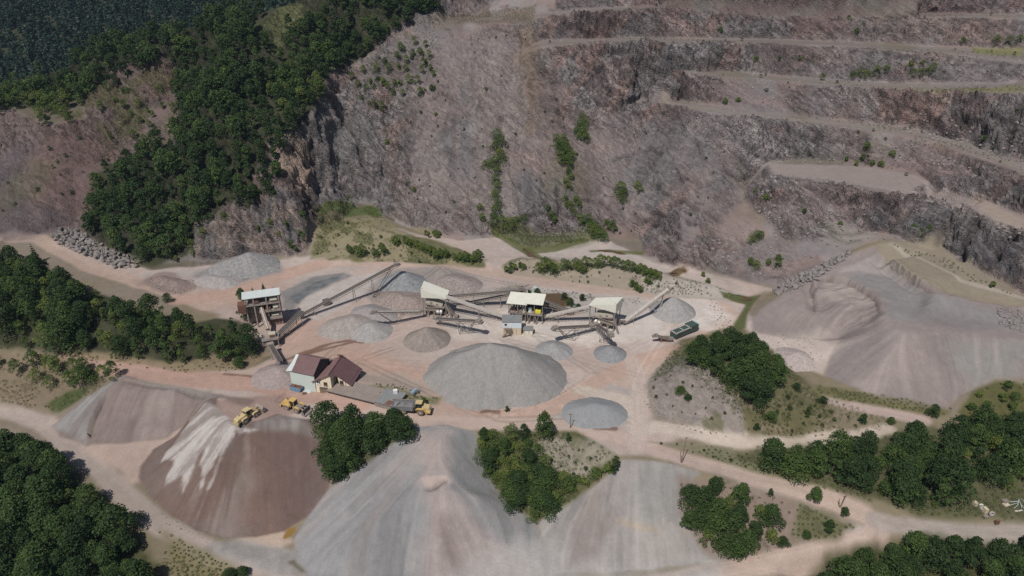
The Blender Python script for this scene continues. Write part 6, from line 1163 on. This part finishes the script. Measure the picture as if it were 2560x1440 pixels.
# cable drum frame near the pool
g = A(P(1349, 741, 0)); t = Thing('washing_wheel', tuple(g), 'pale round washing wheel beside the brown pool', 'washing wheel'); m = MB(); m.cyl(g+Vector((-1.6, 1, 2)), g+Vector((-1.6, 2.2, 2)), 1.7, 1.7, 20); t.part('wheel', m, M_TIN); m = MB(); m.beam(g+Vector((0, 1, 0)), g+Vector((0, 1, 2.6)), .2, .2); m.beam(g+Vector((2.4, 1, 0)), g+Vector((2.4, 1, 2.6)), .2, .2); m.beam(g+Vector((-1, 1, 2.6)), g+Vector((2.4, 1, 2.6)), .2, .2); t.part('frame', m, M_TIN)
# ------------------------------------------------------------------ cabins
def cabin(name, lab, fl, fr, dep, h1, h2, m1, m2, mr, cat, mono=.4, o=.25):
    fl = A(P(*fl, 0)); fr = A(P(*fr, 0)); u = fr-fl; W = u.length; u.normalize(); v = Vector((-u.y, u.x, 0)); rz = math.atan2(u.y, u.x); t = Thing(name, tuple(fl), lab, cat)
    Q = lambda x, y, z: fl+u*x+v*y+Vector((0, 0, z))
    m = MB(); m.box(Q(W/2, dep/2, h1/2), (W, dep, h1), rz); t.part('wall' if h2 == 0 else 'lower_storey', m, m1)
    if h2: m = MB(); m.box(Q(W/2, dep/2, h1+h2/2), (W+.1, dep+.1, h2), rz); t.part('upper_storey', m, m2)
    H = h1+h2; m = MB(); m.slab([Q(-o, -o, H+.05), Q(W+o, -o, H+.05), Q(W+o, dep+o, H+mono), Q(-o, dep+o, H+mono)], .14); t.part('roof', m, mr)
    return t, Q, W, rz
t, Q, W, rz = cabin('control_cabin', 'two storey control cabin, pale blue above beige blocks, with wooden steps', (1257, 837), (1303, 837), 4.6, 3.0, 2.7, M_BEIGE, M_PBLUE, M_GREYROOF, 'cabin')
m = MB(); m.box(Q(W*.16, -.1, 4.6), (1.0, .08, 1.0), rz); w_ = t.part('window', m, M_TIN); m = MB(); m.box(Q(W*.16, -.14, 4.6), (.8, .04, .8), rz); t.part('pane', m, M_GLASS, w_)
m = MB(); m.box(Q(W*.4, -.1, 4.15), (1.0, .08, 2.1), rz); t.part('door', m, M_WHITE); m = MB(); m.box(Q(W*.74, -.06, 1.3), (.08, .06, 2.4), rz); t.part('drain_pipe', m, M_STEEL)
m = MB(); m.box(Q(W*.3, -.8, 2.9), (2.8, 1.3, .15), rz)
for k in range(9): m.box(Q(W*.36-k*.32, -1.6, 2.6-k*.3), (.4, .9, .08), rz)
m.beam(Q(W*.38, -2.0, 2.7), Q(W*.38-2.7, -2.0, 0), .12, .3); m.beam(Q(W*.44, -1.4, 0), Q(W*.44, -1.4, 3.9), .12, .12); m.beam(Q(W*.1, -1.4, 0), Q(W*.1, -1.4, 3.9), .12, .12); m.beam(Q(W*.1, -1.4, 3.8), Q(W*.44, -1.4, 3.8), .08, .08); t.part('steps', m, M_WOOD)
t, Q, W, rz = cabin('switch_shed', 'small cream shed with two doors beside the control cabin', (1309, 838), (1332, 838), 2.6, 2.3, 0, M_BEIGE, None, M_GREYROOF, 'shed', .15)
for f in (.36, .8): m = MB(); m.box(Q(W*f, -.06, 1.1), (1.1, .06, 1.9), rz); t.part('door', m, M_CREAM)
# ------------------------------------------------------------------ green mobile plant
a0 = A(P(1688, 850, 0)); a1 = A(P(1744, 826, 0)); u = (a1-a0); L = u.length; u.normalize(); v = Vector((-u.y, u.x, 0)); rz = math.atan2(u.y, u.x); t = Thing('mobile_screener', tuple(a0), 'dark green mobile screening unit with open hoppers on a grassy bank', 'mobile screener')
Q = lambda x, y, z: a0+u*x+v*(y*.8)+Vector((0, 0, z*.82))
m = MB(); m.box(Q(L*.32, 1.7, 2.0), (L*.62, 3.2, 2.2), rz); t.part('body', m, M_GREEN); m = MB(); m.box(Q(L*.82, 1.7, 2.3), (L*.34, 3.4, 2.6), rz); t.part('hopper_body', m, M_GREEN)
for x, y, w, d_ in ((L*.32, 0, L*.66, .4), (L*.32, 3.4, L*.66, .4), (L*.02, 1.7, .3, 3.6), (L*.64, 1.7, .5, 3.6), (L*.35, 1.7, .3, 3.4)): 
    m = MB(); m.box(Q(x, y, 3.3), (w, d_, .3), rz); t.part('rim', m, M_COVER)
m = MB(); m.box(Q(L*.5, 1.7, 3.15), (L*.26, 3, .1), rz); m.box(Q(L*.82, 1.7, 3.65), (L*.26, 2.8, .1), rz); t.part('load', m, M_DSTEEL); m = MB(); m.box(Q(L*.5, 1.6, .6), (L*.95, 2.6, .9), rz); t.part('chassis', m, M_DSTEEL)
m = MB(); m.box(Q(L*.98, 1.7, 3.9), (.15, 3.4, 1.0), rz, .4); t.part('tail_flap', m, M_TIN)
g = A(P(1660, 852, 0)); t = Thing('spare_hopper', tuple(g), 'small brown open hopper lying by the mobile screener', 'hopper'); m = MB(); m.prism([(-1.8, 0), (1.5, 0), (2.3, 1.5), (-2.2, 1.5)], 'y', -1, 1); m.v = [tuple(Vector(q)+g) for q in m.v]; t.part('body', m, M_RUST); m = MB(); m.box(g+Vector((0, 0, 1.56)), (4.6, 2.2, .1)); t.part('rim', m, M_WOOD)
# ------------------------------------------------------------------ houses
# pale green building: front wall left (724,926)-(732,968) to (786,934)-(790,978)
f0 = A(P(731, 968, 0)); f1 = A(P(791, 981, 0)); u = f1-f0; W = u.length; u.normalize(); v = Vector((-u.y, u.x, 0)); rz = math.atan2(u.y, u.x); D = 9.6; Hh = 7.2; RH = 10.4
t = Thing('pale_green_building', tuple(f0), 'tall windowless pale green building with a maroon gable roof and a right gable coloured dark as shade', 'building')
Q = lambda x, y, z: f0+u*x+v*y+Vector((0, 0, z))
m = MB(); q = [(0, 0, 0), (W, 0, 0), (W, D, 0), (0, D, 0), (0, 0, Hh), (W, 0, Hh), (W, D, Hh), (0, D, Hh), (0, D/2, RH), (W, D/2, RH)]; m.add([Q(*p) for p in q], [(0,1,5,4),(1,2,6,9,5),(2,3,7,6),(3,0,4,8,7),(4,5,9,8),(6,7,8,9)]); t.part('wall', m, M_MINT)
o = .6; m = MB(); m.slab([Q(1.2, -.5, Hh-.15), Q(W+.2, -.5, Hh-.15), Q(W+.2, D/2, RH+.25), Q(1.2, D/2, RH+.25)], .15); t.part('roof', m, M_MAROON); m = MB(); m.slab([Q(1.2, D/2+.02, RH+.25), Q(W+.8, D/2+.02, RH+.25), Q(W+.8, D+.6, Hh-.1), Q(1.2, D+.6, Hh-.1)], .15); t.part('roof', m, M_MAROON2)
m = MB(); m.slab([Q(-1.0, -.6, Hh-.3), Q(1.25, -.5, Hh+.0), Q(1.25, D/2, RH+.1), Q(-.2, D*.55, RH-.6)], .12); t.part('roof', m, M_TIN)
m = MB(); q = [Q(W+.04, .15, 1.5), Q(W+.04, D, 1.5), Q(W+.04, D, Hh), Q(W+.04, D/2, RH), Q(W+.04, .15, Hh)]; m.add(q+[p+u*.08 for p in q], [(0,1,2,3,4),(9,8,7,6,5)]+[(i, 5+i, 5+(i+1) % 5, (i+1) % 5) for i in range(5)]); t.part('gable_shade', m, M_GABLE)  # dark sheet puts the shade of the right gable into its colour
for k in range(3): m = MB(); m.box(Q(W+.16, D*.62+k*1.1, Hh-1.2), (.06, .5, 1.9), rz); t.part('shutter', m, M_DSTEEL)
# cream house: two gabled fronts towards the camera, ridge running back
f0 = A(P(790, 980, 0)); u = Vector((.985, -.17, 0)).normalized(); v = Vector((-u.y, u.x, 0)); rz = math.atan2(u.y, u.x); W = 11.6; D = 10.8; XR = 5.6
t = Thing('cream_house', tuple(f0), 'cream rendered house with a big maroon roof, two gabled fronts and a garage door', 'house')
Q = lambda x, y, z: f0+u*x+v*y+Vector((0, 0, z))
def rz_(x): return 8.0-(XR-x)*.56 if x < XR else 8.0-(x-XR)*.72
q = [(0, 0), (XR, 0), (5.9, 0), (5.9, 3.4), (7.5, 3.4), (7.5, 2.0), (W, 2.0), (W, D), (XR, D), (0, D)]; zt = [rz_(x)-.25 for x, y in q]; m = MB(); n = len(q)
m.add([Q(x, y, 0) for x, y in q]+[Q(x, y, z_) for (x, y), z_ in zip(q, zt)], [(i, (i+1) % n, n+(i+1) % n, n+i) for i in range(n)]); t.part('wall', m, M_OCHRE)
m = MB(); m.slab([Q(-.8, -.7, rz_(-.8)), Q(XR, -.7, 8), Q(XR, D+.6, 8), Q(-.8, D+.6, rz_(-.8))], .14); t.part('roof', m, M_MAROON2)
m = MB(); m.slab([Q(XR+.01, -.7, 8), Q(7.2, -.7, rz_(7.2)), Q(7.2, 1.3, rz_(7.2)), Q(12.5, 1.3, rz_(12.5)), Q(12.5, D+.6, rz_(12.5)), Q(XR+.01, D+.6, 8)], .14); t.part('roof', m, M_MAROON)
m = MB(); m.beam(Q(XR, -.72, 8.08), Q(XR, D+.62, 8.08), .4, .12); t.part('ridge_cap', m, M_MAROON)
m = MB(); m.box(Q(XR-.2, D*.93, 8.4), (.5, .5, 1.1), rz); m.beam(Q(XR-1.2, D*.93, 8.8), Q(XR+1.0, D*.93, 8.8), .25, .3); t.part('chimney', m, M_RUST)
def window(t, Q, x, y, z, w, h, rz, shut=M_GLASS, frame=M_WHITE):
    m = MB(); m.box(Q(x, y-.05, z), (w, .12, h), rz); f = t.part('window', m, frame); m = MB()
    for s in (-1, 1): m.box(Q(x+s*w*.23, y-.13, z), (w*.36, .05, h*.8), rz)
    t.part('pane', m, shut, f); m = MB(); m.box(Q(x, y-.2, z-h/2-.08), (w+.2, .3, .1), rz); t.part('sill', m, frame, f)
window(t, Q, 1.5, 0, 4.3, 1.3, 1.3, rz); window(t, Q, 3.9, 0, 3.9, 1.3, 1.2, rz, M_GLASS, M_WOOD); window(t, Q, 8.7, 2.0, 3.6, 1.3, 1.3, rz, M_GLASS, M_WOOD)
m = MB(); m.box(Q(3.0, -.05, 1.2), (2.9, .12, 2.3), rz); d_ = t.part('garage_door', m, M_WOOD); m = MB(); m.box(Q(3.0, -.12, 2.05), (2.7, .06, .6), rz); t.part('pane', m, M_DSTEEL, d_)
m = MB(); m.box(Q(6.7, 3.32, 3.4), (1.0, .12, 2.1), rz); t.part('door', m, M_RUST); m = MB()
for k in range(4): m.box(Q(6.7, 2.9-k*.5, 2.1-k*.25), (1.3, .52, .25+.05), rz)
t.part('steps', m, M_CONC); m = MB(); m.box(Q(W+.06, D*.56+.5, 2.0), (.1, D*.72, 3.4), rz); t.part('side_shade', m, M_GABLE)  # the dark sheet on the right wall stands in for its shade
m = MB(); m.box(Q(10.0, 1.94, 2.6), (.12, .1, 2.6), rz); t.part('drain_pipe', m, M_WOOD); m = MB(); m.box(Q(2.2, -.15, 5.3), (.35, .25, .35), rz); t.part('lamp', m, M_DSTEEL)
# long low building with felt roofs, stretching right to the dump truck
g0_ = A(P(820, 988, 0)); g1_ = A(P(938, 1018, 0)); u = g1_-g0_; L = u.length; u.normalize(); v = Vector((-u.y, u.x, 0)); rz = math.atan2(u.y, u.x); t = Thing('long_low_building', tuple(g0_), 'long low building with a wide dusty flat roof and a grey roofed right end', 'building')
Q = lambda x, y, z: g0_+u*x+v*y+Vector((0, 0, z+.95))
m = MB(); m.box(Q(L/2, 3.5, -.6), (L-.6, 6.4, 3.2), rz); t.part('wall', m, M_BEIGE); m = MB(); m.slab([Q(-.4, -.3, 1.1), Q(L+.2, -.3, 1.1), Q(L+.2, 6.6, 1.8), Q(2, 6.6, 1.8)], .22)
for k in range(1, 19): x = L*k/19; m.beam(Q(x, -.25, 1.13), Q(x+.3, 6.5, 1.83), .07, .06)
t.part('roof', m, M_FLATROOF); m = MB(); m.box(Q(L/2, -.18, .75), (L, .3, .35), rz); t.part('eaves_board', m, M_GABLE)
for k in range(16): m = MB(); m.box(Q(1+k*(L-2)/15, .02, .1), (.35, .2, 1.2), rz); t.part('pier', m, M_CONC)
m = MB(); m.box(Q(L+3.8, 2.9, -.4), (7.4, 6.4, 3.4), rz); t.part('end_wall', m, M_CONC); m = MB(); m.slab([Q(L+.1, -.5, 1.6), Q(L+7.8, -.5, 1.6), Q(L+8.2, 6.8, 2.2), Q(L+.6, 6.8, 2.2)], .2)
t.part('end_roof', m, M_GREYROOF)
m = MB(); m.slab([Q(L+3.8, -.4, 1.72), Q(L+5.8, -.4, 1.72), Q(L+6.2, 1.6, 1.9), Q(L+4.3, 1.6, 1.9)], .05); t.part('roof_patch', m, M_RUST); m = MB(); m.slab([Q(L+4.4, 1.7, 1.92), Q(L+6.4, 1.7, 1.92), Q(L+6.7, 3.1, 2.0), Q(L+4.7, 3.1, 2.0)], .05); t.part('roof_patch', m, M_FLATROOF)
g = Q(L+4.6, 5.6, 2.1); t2 = Thing('white_box', tuple(g), 'small white box standing on the grey end roof of the long low building', 'box'); m = MB(); m.box(g+Vector((0, 0, .6)), (1.3, 1.1, 1.2), .3); t2.part('body', m, M_WHITE); m = MB(); m.box(g+Vector((-.15, -.57, .6)), (.7, .08, .15), .3); t2.part('slot', m, M_DSTEEL)
# blue skip
g = A(P(743, 975, 0)); rz = math.atan2(*(A(P(758, 977, 0))-A(P(730, 970, 0))).yx); t = Thing('skip', tuple(g), 'open faded blue skip full of rusty scrap in front of the pale green building', 'skip', None, rz); m = MB()
m.prism([(-2.0, 0), (1.6, 0), (2.3, 1.7), (-2.2, 1.7)], 'y', -1.1, -1.0); m.prism([(-2.0, 0), (1.6, 0), (2.3, 1.7), (-2.2, 1.7)], 'y', 1.0, 1.1); m.box((-2.08, 0, .9), (.1, 2.1, 1.7)); m.box((2.0, 0, .9), (.1, 2.1, 1.8), 0, .38); m.box((-.2, 0, .08), (3.8, 2.1, .1)); t.part('body', m, M_BLUE, world=False)
m = MB()
for k in range(6): m.box((-1.6+k*.65, -1.14, .9), (.1, .12, 1.6))
t.part('ribs', m, M_BLUE, world=False); m = MB(); m.box((-.1, 0, 1.3), (3.9, 1.9, .5)); m.box((.6, .2, 1.7), (1.6, .4, .3), .5, .2); m.box((-.9, -.2, 1.65), (1.2, .9, .3), .2, -.2); t.part('scrap', m, M_RUST, world=False)
for px, py, mt, lb in ((764, 977, M_TIN, 'pale round lid on the ground right of the blue skip, nearest the wall'), (773, 979, M_TIN, 'greenish grey round lid on the ground farthest right of the skip'), (761, 984, M_RUST, 'rust brown round lid in front of the two pale ones')):
    g = ground(px, py); t = Thing('round_lid', tuple(g), lb, 'lid', 'round lids lying by the blue skip'); m = MB(); m.cyl(g, g+Vector((0, 0, .22)), .85, .7, 14); t.part('disc', m, mt); m = MB(); m.cyl(g+Vector((0, 0, .2)), g+Vector((0, 0, .34)), .2, .2, 8); t.part('knob', m, mt)
g = ground(780, 975); t = Thing('pallet', tuple(g), 'pale pallet leaning on the foot of the pale green wall', 'pallet'); m = MB(); m.box(g+Vector((0, .3, .6)), (1.3, .15, 1.1), -.2); t.part('deck', m, M_BEIGE)
# ------------------------------------------------------------------ wheel loaders and dump truck (local axes: +x forward)
def wheel(t, x, y, r, w, lab=None):
    m = MB(); m.cyl((x, y-w/2, r), (x, y+w/2, r), r, r, 18); m.cyl((x, y-w*.36, r), (x, y+w*.36, r), r*1.05, r*1.05, 18); wo = t.part('wheel', m, M_TYRE, world=False); s = 1 if y > 0 else -1
    m = MB(); m.cyl((x, y+s*w*.3, r), (x, y+s*w*.53, r), r*.5, r*.42, 12); t.part('rim', m, M_HUB, wo, world=False)
def loader(px, py, px2, py2, lab, dusty, raised=0):
    g = ground(px, py); q = ground(px2, py2); rz = math.atan2(q.y-g.y, q.x-g.x); t = Thing('wheel_loader', (g.x, g.y, gz(g.x, g.y)), lab, 'wheel loader', 'yellow wheel loaders', rz); t.e.scale = (1.12,)*3; Y_ = M_YELD if dusty else M_YEL
    for x in (-1.75, 1.75):
        for y in (-1.15, 1.15): wheel(t, x, y, .85, .7)
    m = MB(); m.prism([(-3.9, 1.0), (-.6, 1.0), (-.6, 2.3), (-1.2, 2.5), (-3.6, 2.15), (-3.95, 1.8)], 'y', -.85, .85); t.part('body', m, Y_, world=False)
    m = MB(); m.box((-4.05, 0, .95), (.45, 2.5, .7)); t.part('counterweight', m, Y_, world=False)
    for x in (-1.75, 1.75):
        for s in (-1, 1): m = MB(); m.prism([(x-1.05, 1.5), (x-.7, 1.95), (x+.7, 1.95), (x+1.05, 1.5), (x+.85, 1.45), (x+.6, 1.8), (x-.6, 1.8), (x-.85, 1.45)], 'y', s*.85, s*1.5); t.part('mudguard', m, Y_, world=False)
    m = MB(); m.box((-.15, 0, 2.55), (1.5, 1.5, 1.5)); c = t.part('cab', m, M_GLASS, world=False); m = MB(); m.box((-.15, 0, 3.38), (1.9, 1.8, .16)); t.part('cab_roof', m, M_LIME if not dusty else M_YELD, c, world=False) if False else t.part('cab_roof', m, M_YEL if not dusty else M_YELD, c, world=False); m = MB()
    for sx in (-.78, .78):
        for sy in (-.76, .76): m.beam((-.15+sx, sy, 1.8), (-.15+sx, sy, 3.35), .12, .12)
    t.part('cab_post', m, M_YEL if not dusty else M_YELD, c, world=False)
    m = MB(); m.box((.9, 0, 1.15), (2.4, 1.0, .9)); m.box((2.2, 0, 1.3), (1.2, .9, 1.1)); t.part('front_frame', m, Y_ if dusty else M_CONC, world=False)
    for s in (-1, 1): m = MB(); m.beam((1.6, s*.45, 1.9), (3.9, s*.5, .85+raised), .25, .4); m.beam((1.3, s*.2, 2.1), (3.3, s*.2, 1.9+raised), .16, .16); t.part('lift_arm', m, Y_ if dusty else M_CONC, world=False)
    z = raised; pf = [(3.7, .15+z), (5.0, .05+z), (5.05, .12+z), (3.95, .35+z), (3.8, 1.0+z), (4.3, 1.75+z), (4.2, 1.82+z), (3.6, 1.1+z)]
    m = MB(); m.prism(pf, 'y', -1.6, 1.6); m.prism([(3.7, .15+z), (5.0, .05+z), (4.2, 1.55+z), (3.6, 1.0+z)], 'y', -1.65, -1.55); m.prism([(3.7, .15+z), (5.0, .05+z), (4.2, 1.55+z), (3.6, 1.0+z)], 'y', 1.55, 1.65); t.part('bucket', m, M_CONC if dusty else M_STEEL, world=False)
    m = MB(); m.cyl((-2.4, .4, 2.3), (-2.4, .4, 3.1), .09); t.part('exhaust', m, M_DSTEEL, world=False)
    for s in (-1, 1): m = MB(); m.box((-4.3, s*.8, 1.5), (.06, .3, .2)); t.part('tail_light', m, M_RUST, world=False)
loader(622, 1047, 646, 1032, 'dusty yellow wheel loader with its bucket tilted back, on top of the brown cone', True, .5)
loader(737, 1023, 757, 1030, 'brighter yellow wheel loader with its bucket on the ground, below the pale green building', False)
g = ground(1030, 1029); q = ground(1056, 1033); rz = math.atan2(q.y-g.y, q.x-g.x); t = Thing('dump_truck', (g.x, g.y, gz(g.x, g.y)), 'yellow articulated dump truck with an empty grey body parked by the long low building', 'dump truck', None, rz); t.e.scale = (1.18,)*3
for x in (-3.9, -2.1, 2.6):
    for y in (-1.2, 1.2): wheel(t, x, y, .88, .65)
m = MB(); m.box((-2.2, 0, 1.15), (6.6, 1.0, .5)); t.part('rear_frame', m, M_DSTEEL, world=False)
m = MB(); bx = [(-5.4, 2.3), (-4.6, 1.5), (.4, 1.4), (.9, 2.75), (-5.6, 2.7)]
m.prism(bx, 'y', -1.6, -1.48); m.prism(bx, 'y', 1.48, 1.6); m.box((-2.1, 0, 1.5), (5.2, 3.0, .14)); m.box((.62, 0, 2.1), (.14, 3.1, 1.3), 0, -.3); m.box((-5.0, 0, 1.95), (1.0, 3.0, .12), 0, .78); t.part('dump_body', m, M_BED, world=False)
m = MB(); m.box((-2.3, -1.54, 2.75), (6.4, .26, .14)); m.box((-2.3, 1.54, 2.75), (6.4, .26, .14)); m.box((.85, 0, 2.78), (.2, 3.2, .14)); t.part('body_rim', m, M_STEEL, world=False)
m = MB(); m.prism([(2.9, .9), (5.0, .9), (5.2, 1.5), (4.9, 2.0), (3.0, 2.3)], 'y', -.95, .95); t.part('bonnet', m, M_YELD, world=False); m = MB(); m.box((4.6, 0, .95), (1.4, 2.8, .5)); m.box((2.2, 0, 1.2), (2.2, 1.4, .6)); t.part('front_frame', m, M_YEL, world=False)
for s in (-1, 1): m = MB(); m.prism([(1.4, 1.75), (1.8, 2.05), (3.5, 2.05), (4.2, 1.2), (3.9, 1.15), (3.4, 1.85), (1.9, 1.85)], 'y', s*.9, s*1.5); t.part('mudguard', m, M_YEL, world=False)
m = MB(); m.box((2.15, 0, 2.6), (1.35, 1.45, 1.4)); c = t.part('cab', m, M_GLASS, world=False); m = MB(); m.box((2.15, 0, 3.38), (1.8, 1.8, .15)); t.part('cab_roof', m, M_YELD, c, world=False); m = MB(); m.box((1.2, 0, 2.2), (.3, 2.2, 1.2)); t.part('headboard', m, M_DSTEEL, world=False)
for s in (-1, 1): m = MB(); m.box((5.27, s*.9, 1.2), (.08, .35, .25)); t.part('headlight', m, M_WHITE, world=False)
# pale blue old compressor
g = ground(1036, 984); t = Thing('compressor', tuple(g), 'pale blue wheeled compressor on the grass behind the dump truck', 'compressor', None, .9); M_OLDBLUE = simple('old blue paint', (.27,.35,.40), .7, 0, .15, 1.5); m = MB(); m.box((0, 0, .9), (2.6, 1.3, .8)); m.box((.2, 0, 1.4), (1.4, 1.0, .35)); t.part('body', m, M_OLDBLUE, world=False)
for x in (-.9, .9):
    for y in (-.8, .8): m = MB(); m.cyl((x, y-.12, .4), (x, y+.12, .4), .4, .4, 12); t.part('wheel', m, M_TYRE, world=False)
m = MB(); m.beam((1.5, 0, .6), (2.9, 0, .4), .12, .12); t.part('drawbar', m, M_BLUE, world=False)
# ------------------------------------------------------------------ poles
for px, py, h, lab, brace, lean in ((1704, 1157, 9.6, 'tall wooden pole with a leaning strut beside the right track', True, .35), (1426, 1070, 5.6, 'short thin wooden pole at the yard edge above the green gully', False, -.1), (2100, 1268, 6.2, 'leaning wooden pole with a strut at the track bend', True, 1.0)):
    g = ground(px, py); t = Thing('wooden_pole', tuple(g), lab, 'pole', None); m = MB(); m.cyl(g-Vector((0, 0, .5)), g+Vector((lean, 0, h)), .17, .10, 8); t.part('shaft', m, M_WOOD)
    if brace: m = MB(); m.cyl(g-Vector((.15, 0, .3)), g+Vector((-.7, .3, h*.46)), .15, .10, 8); t.part('strut', m, M_WOOD)
    m = MB(); m.box(g+Vector((lean, 0, h-.3)), (.9, .1, .1)); 
    for s in (-.35, .35): m.cyl(g+Vector((lean+s, 0, h-.25)), g+Vector((lean+s, 0, h)), .06)
    t.part('crossarm', m, M_DSTEEL)
# fence posts round the ring by the central plant
for k, (px, py) in enumerate([(1221,752),(1228,741),(1240,731),(1255,724),(1272,720),(1290,718),(1308,719),(1324,722),(1338,727)]):
    g = ground(px, py); m = MB(); m.cyl((0, 0, -.3), (0, 0, 1.9), .06, .05, 6); o = m.build('fence_post', M_STEEL); o.location = g; tag(o, 'thin post of the ring fence behind the stone silo', 'post', 'fence posts round the grey mound')
# ------------------------------------------------------------------ storage corner at the lower right
for px, py, w, d_, h, mt, lab, nm, ct in ((2436, 1263, 1.0, 1.2, 1.2, M_BEIGE, 'pale cube shaped pallet load at the left edge of the storage corner', 'pallet_load', 'pallet load'), (2461, 1281, .9, 1.4, 1.6, M_BEIGE, 'tall pale pallet load in the middle of the storage corner', 'pallet_load', 'pallet load'), (2452, 1265, 1.1, .6, .5, M_CREAM, 'low pale crate behind the tall pallet load', 'crate', 'crate'), (2455, 1273, .9, 1.0, .6, M_CREAM, 'open pale crate next to the tall pallet load', 'crate', 'crate'),
  (2511, 1256, 1.7, 1.2, .8, M_STEEL, 'greyish flat crate at the back of the storage corner', 'crate', 'crate'), (2514, 1264, 1.8, 1.1, .5, M_BEIGE, 'pale flat crate in front of the greyish one', 'crate', 'crate'), (2547, 1278, 2.4, .4, .2, M_CREAM, 'pale plank at the right edge of the storage corner', 'plank', 'plank'), (2491, 1310, 1.2, .6, 1.4, M_RUST, 'rusty brown drum cage by the track', 'cage', 'cage'), (2464, 1293, 1.4, 1.0, .5, M_STEEL, 'flat grey slab in front of the tall pallet load', 'slab', 'slab')):
    g = ground(px, py); t = Thing(nm, tuple(g), lab, ct, None, .15); m = MB(); n = max(2, int(h/.3))
    for k in range(n): m.box((0, 0, .1+(k+.5)*h/n), (w, d_, h/n*.82))
    t.part('stack', m, mt, world=False); m = MB(); m.box((0, 0, .07), (w*1.05, d_*1.05, .1)); t.part('base_board', m, M_WOOD, world=False)
g = ground(2478, 1289); t = Thing('concrete_ring', tuple(g), 'pale concrete ring standing on the grass of the storage corner', 'ring'); m = MB(); n = 16
for i in range(n):
    a0_, a1_ = i*6.2832/n, (i+1)*6.2832/n; m.beam(g+Vector((math.cos(a0_)*.6, 0, .75+math.sin(a0_)*.6)), g+Vector((math.cos(a1_)*.6, 0, .75+math.sin(a1_)*.6)), .5, .25)
t.part('ring', m, M_COVER)
for k in range(7): g = ground(2530+k*5, 1256+(k % 3)*6); m = MB(); m.beam((-1.6, 0, .25+.1*(k % 3)), (1.6, 0, .35), .14, .14); o = m.build('steel_bar', M_TIN); o.location = g; o.rotation_euler = (0, 0, .3*k); tag(o, 'pale steel bar in the scrap heap at the right edge of the storage corner', 'steel bar', 'steel bars heaped in the storage corner')
# ------------------------------------------------------------------ standing water
M_WATER = water_mat()
def pool(lab, pp, dz=.12):
    w = wpoly(pp); z = np.mean([gz(*q) for q in w])
    w2 = []
    for a, b in zip(w, np.roll(w, -1, 0)):
        for k in range(4): q = a+(b-a)*k/4; w2.append(q+(np.array([math.sin(q[0]*1.7+q[1]), math.cos(q[1]*1.9)]))*.35)
    c = np.mean(w2, 0); zs = [gz(*q)+dz for q in w2]; zc = np.mean(zs)
    me = bpy.data.meshes.new('water'); me.from_pydata([(c[0], c[1], zc)]+[(q[0], q[1], zc) for q in w2], [], [(0, 1+i, 1+(i+1) % len(w2)) for i in range(len(w2))]); me.materials.append(M_WATER); tag(link('water', me), kind='structure')
for pp in ([(1335,746),(1350,736),(1400,735),(1420,746),(1410,762),(1390,772),(1350,762)], [(1250,737),(1295,731),(1305,742),(1268,749)], [(1838,738),(1872,746),(1880,752),(1862,754),(1846,748)], [(1672,684),(1692,675),(1712,667),(1716,675),(1698,686)], [(1494,627),(1520,626),(1560,631),(1596,634),(1560,637),(1520,631)], [(1305,622),(1325,632),(1350,645),(1340,648),(1318,638)]): pool('', pp)
# ------------------------------------------------------------------ thin summer haze over the whole quarry
m = bpy.data.materials.new("haze"); m.use_nodes = True; nt = m.node_tree
for n in list(nt.nodes):
    if n.type != 'OUTPUT_MATERIAL': nt.nodes.remove(n)
pv = nt.nodes.new('ShaderNodeVolumePrincipled'); pv.inputs['Color'].default_value = (.6, .78, 1, 1); pv.inputs['Density'].default_value = .00007; pv.inputs['Anisotropy'].default_value = .2
nt.links.new(pv.outputs[0], [n for n in nt.nodes if n.type == 'OUTPUT_MATERIAL'][0].inputs['Volume'])
zb, zt_ = float(ZF.min())-1, max(float(ZF.max())+20, CAM_H+3)
mb = MB(); mb.box((-150, 640, (zb+zt_)/2), (2300, 1400, zt_-zb)); o = mb.build('haze', m); tag(o, kind='stuff')
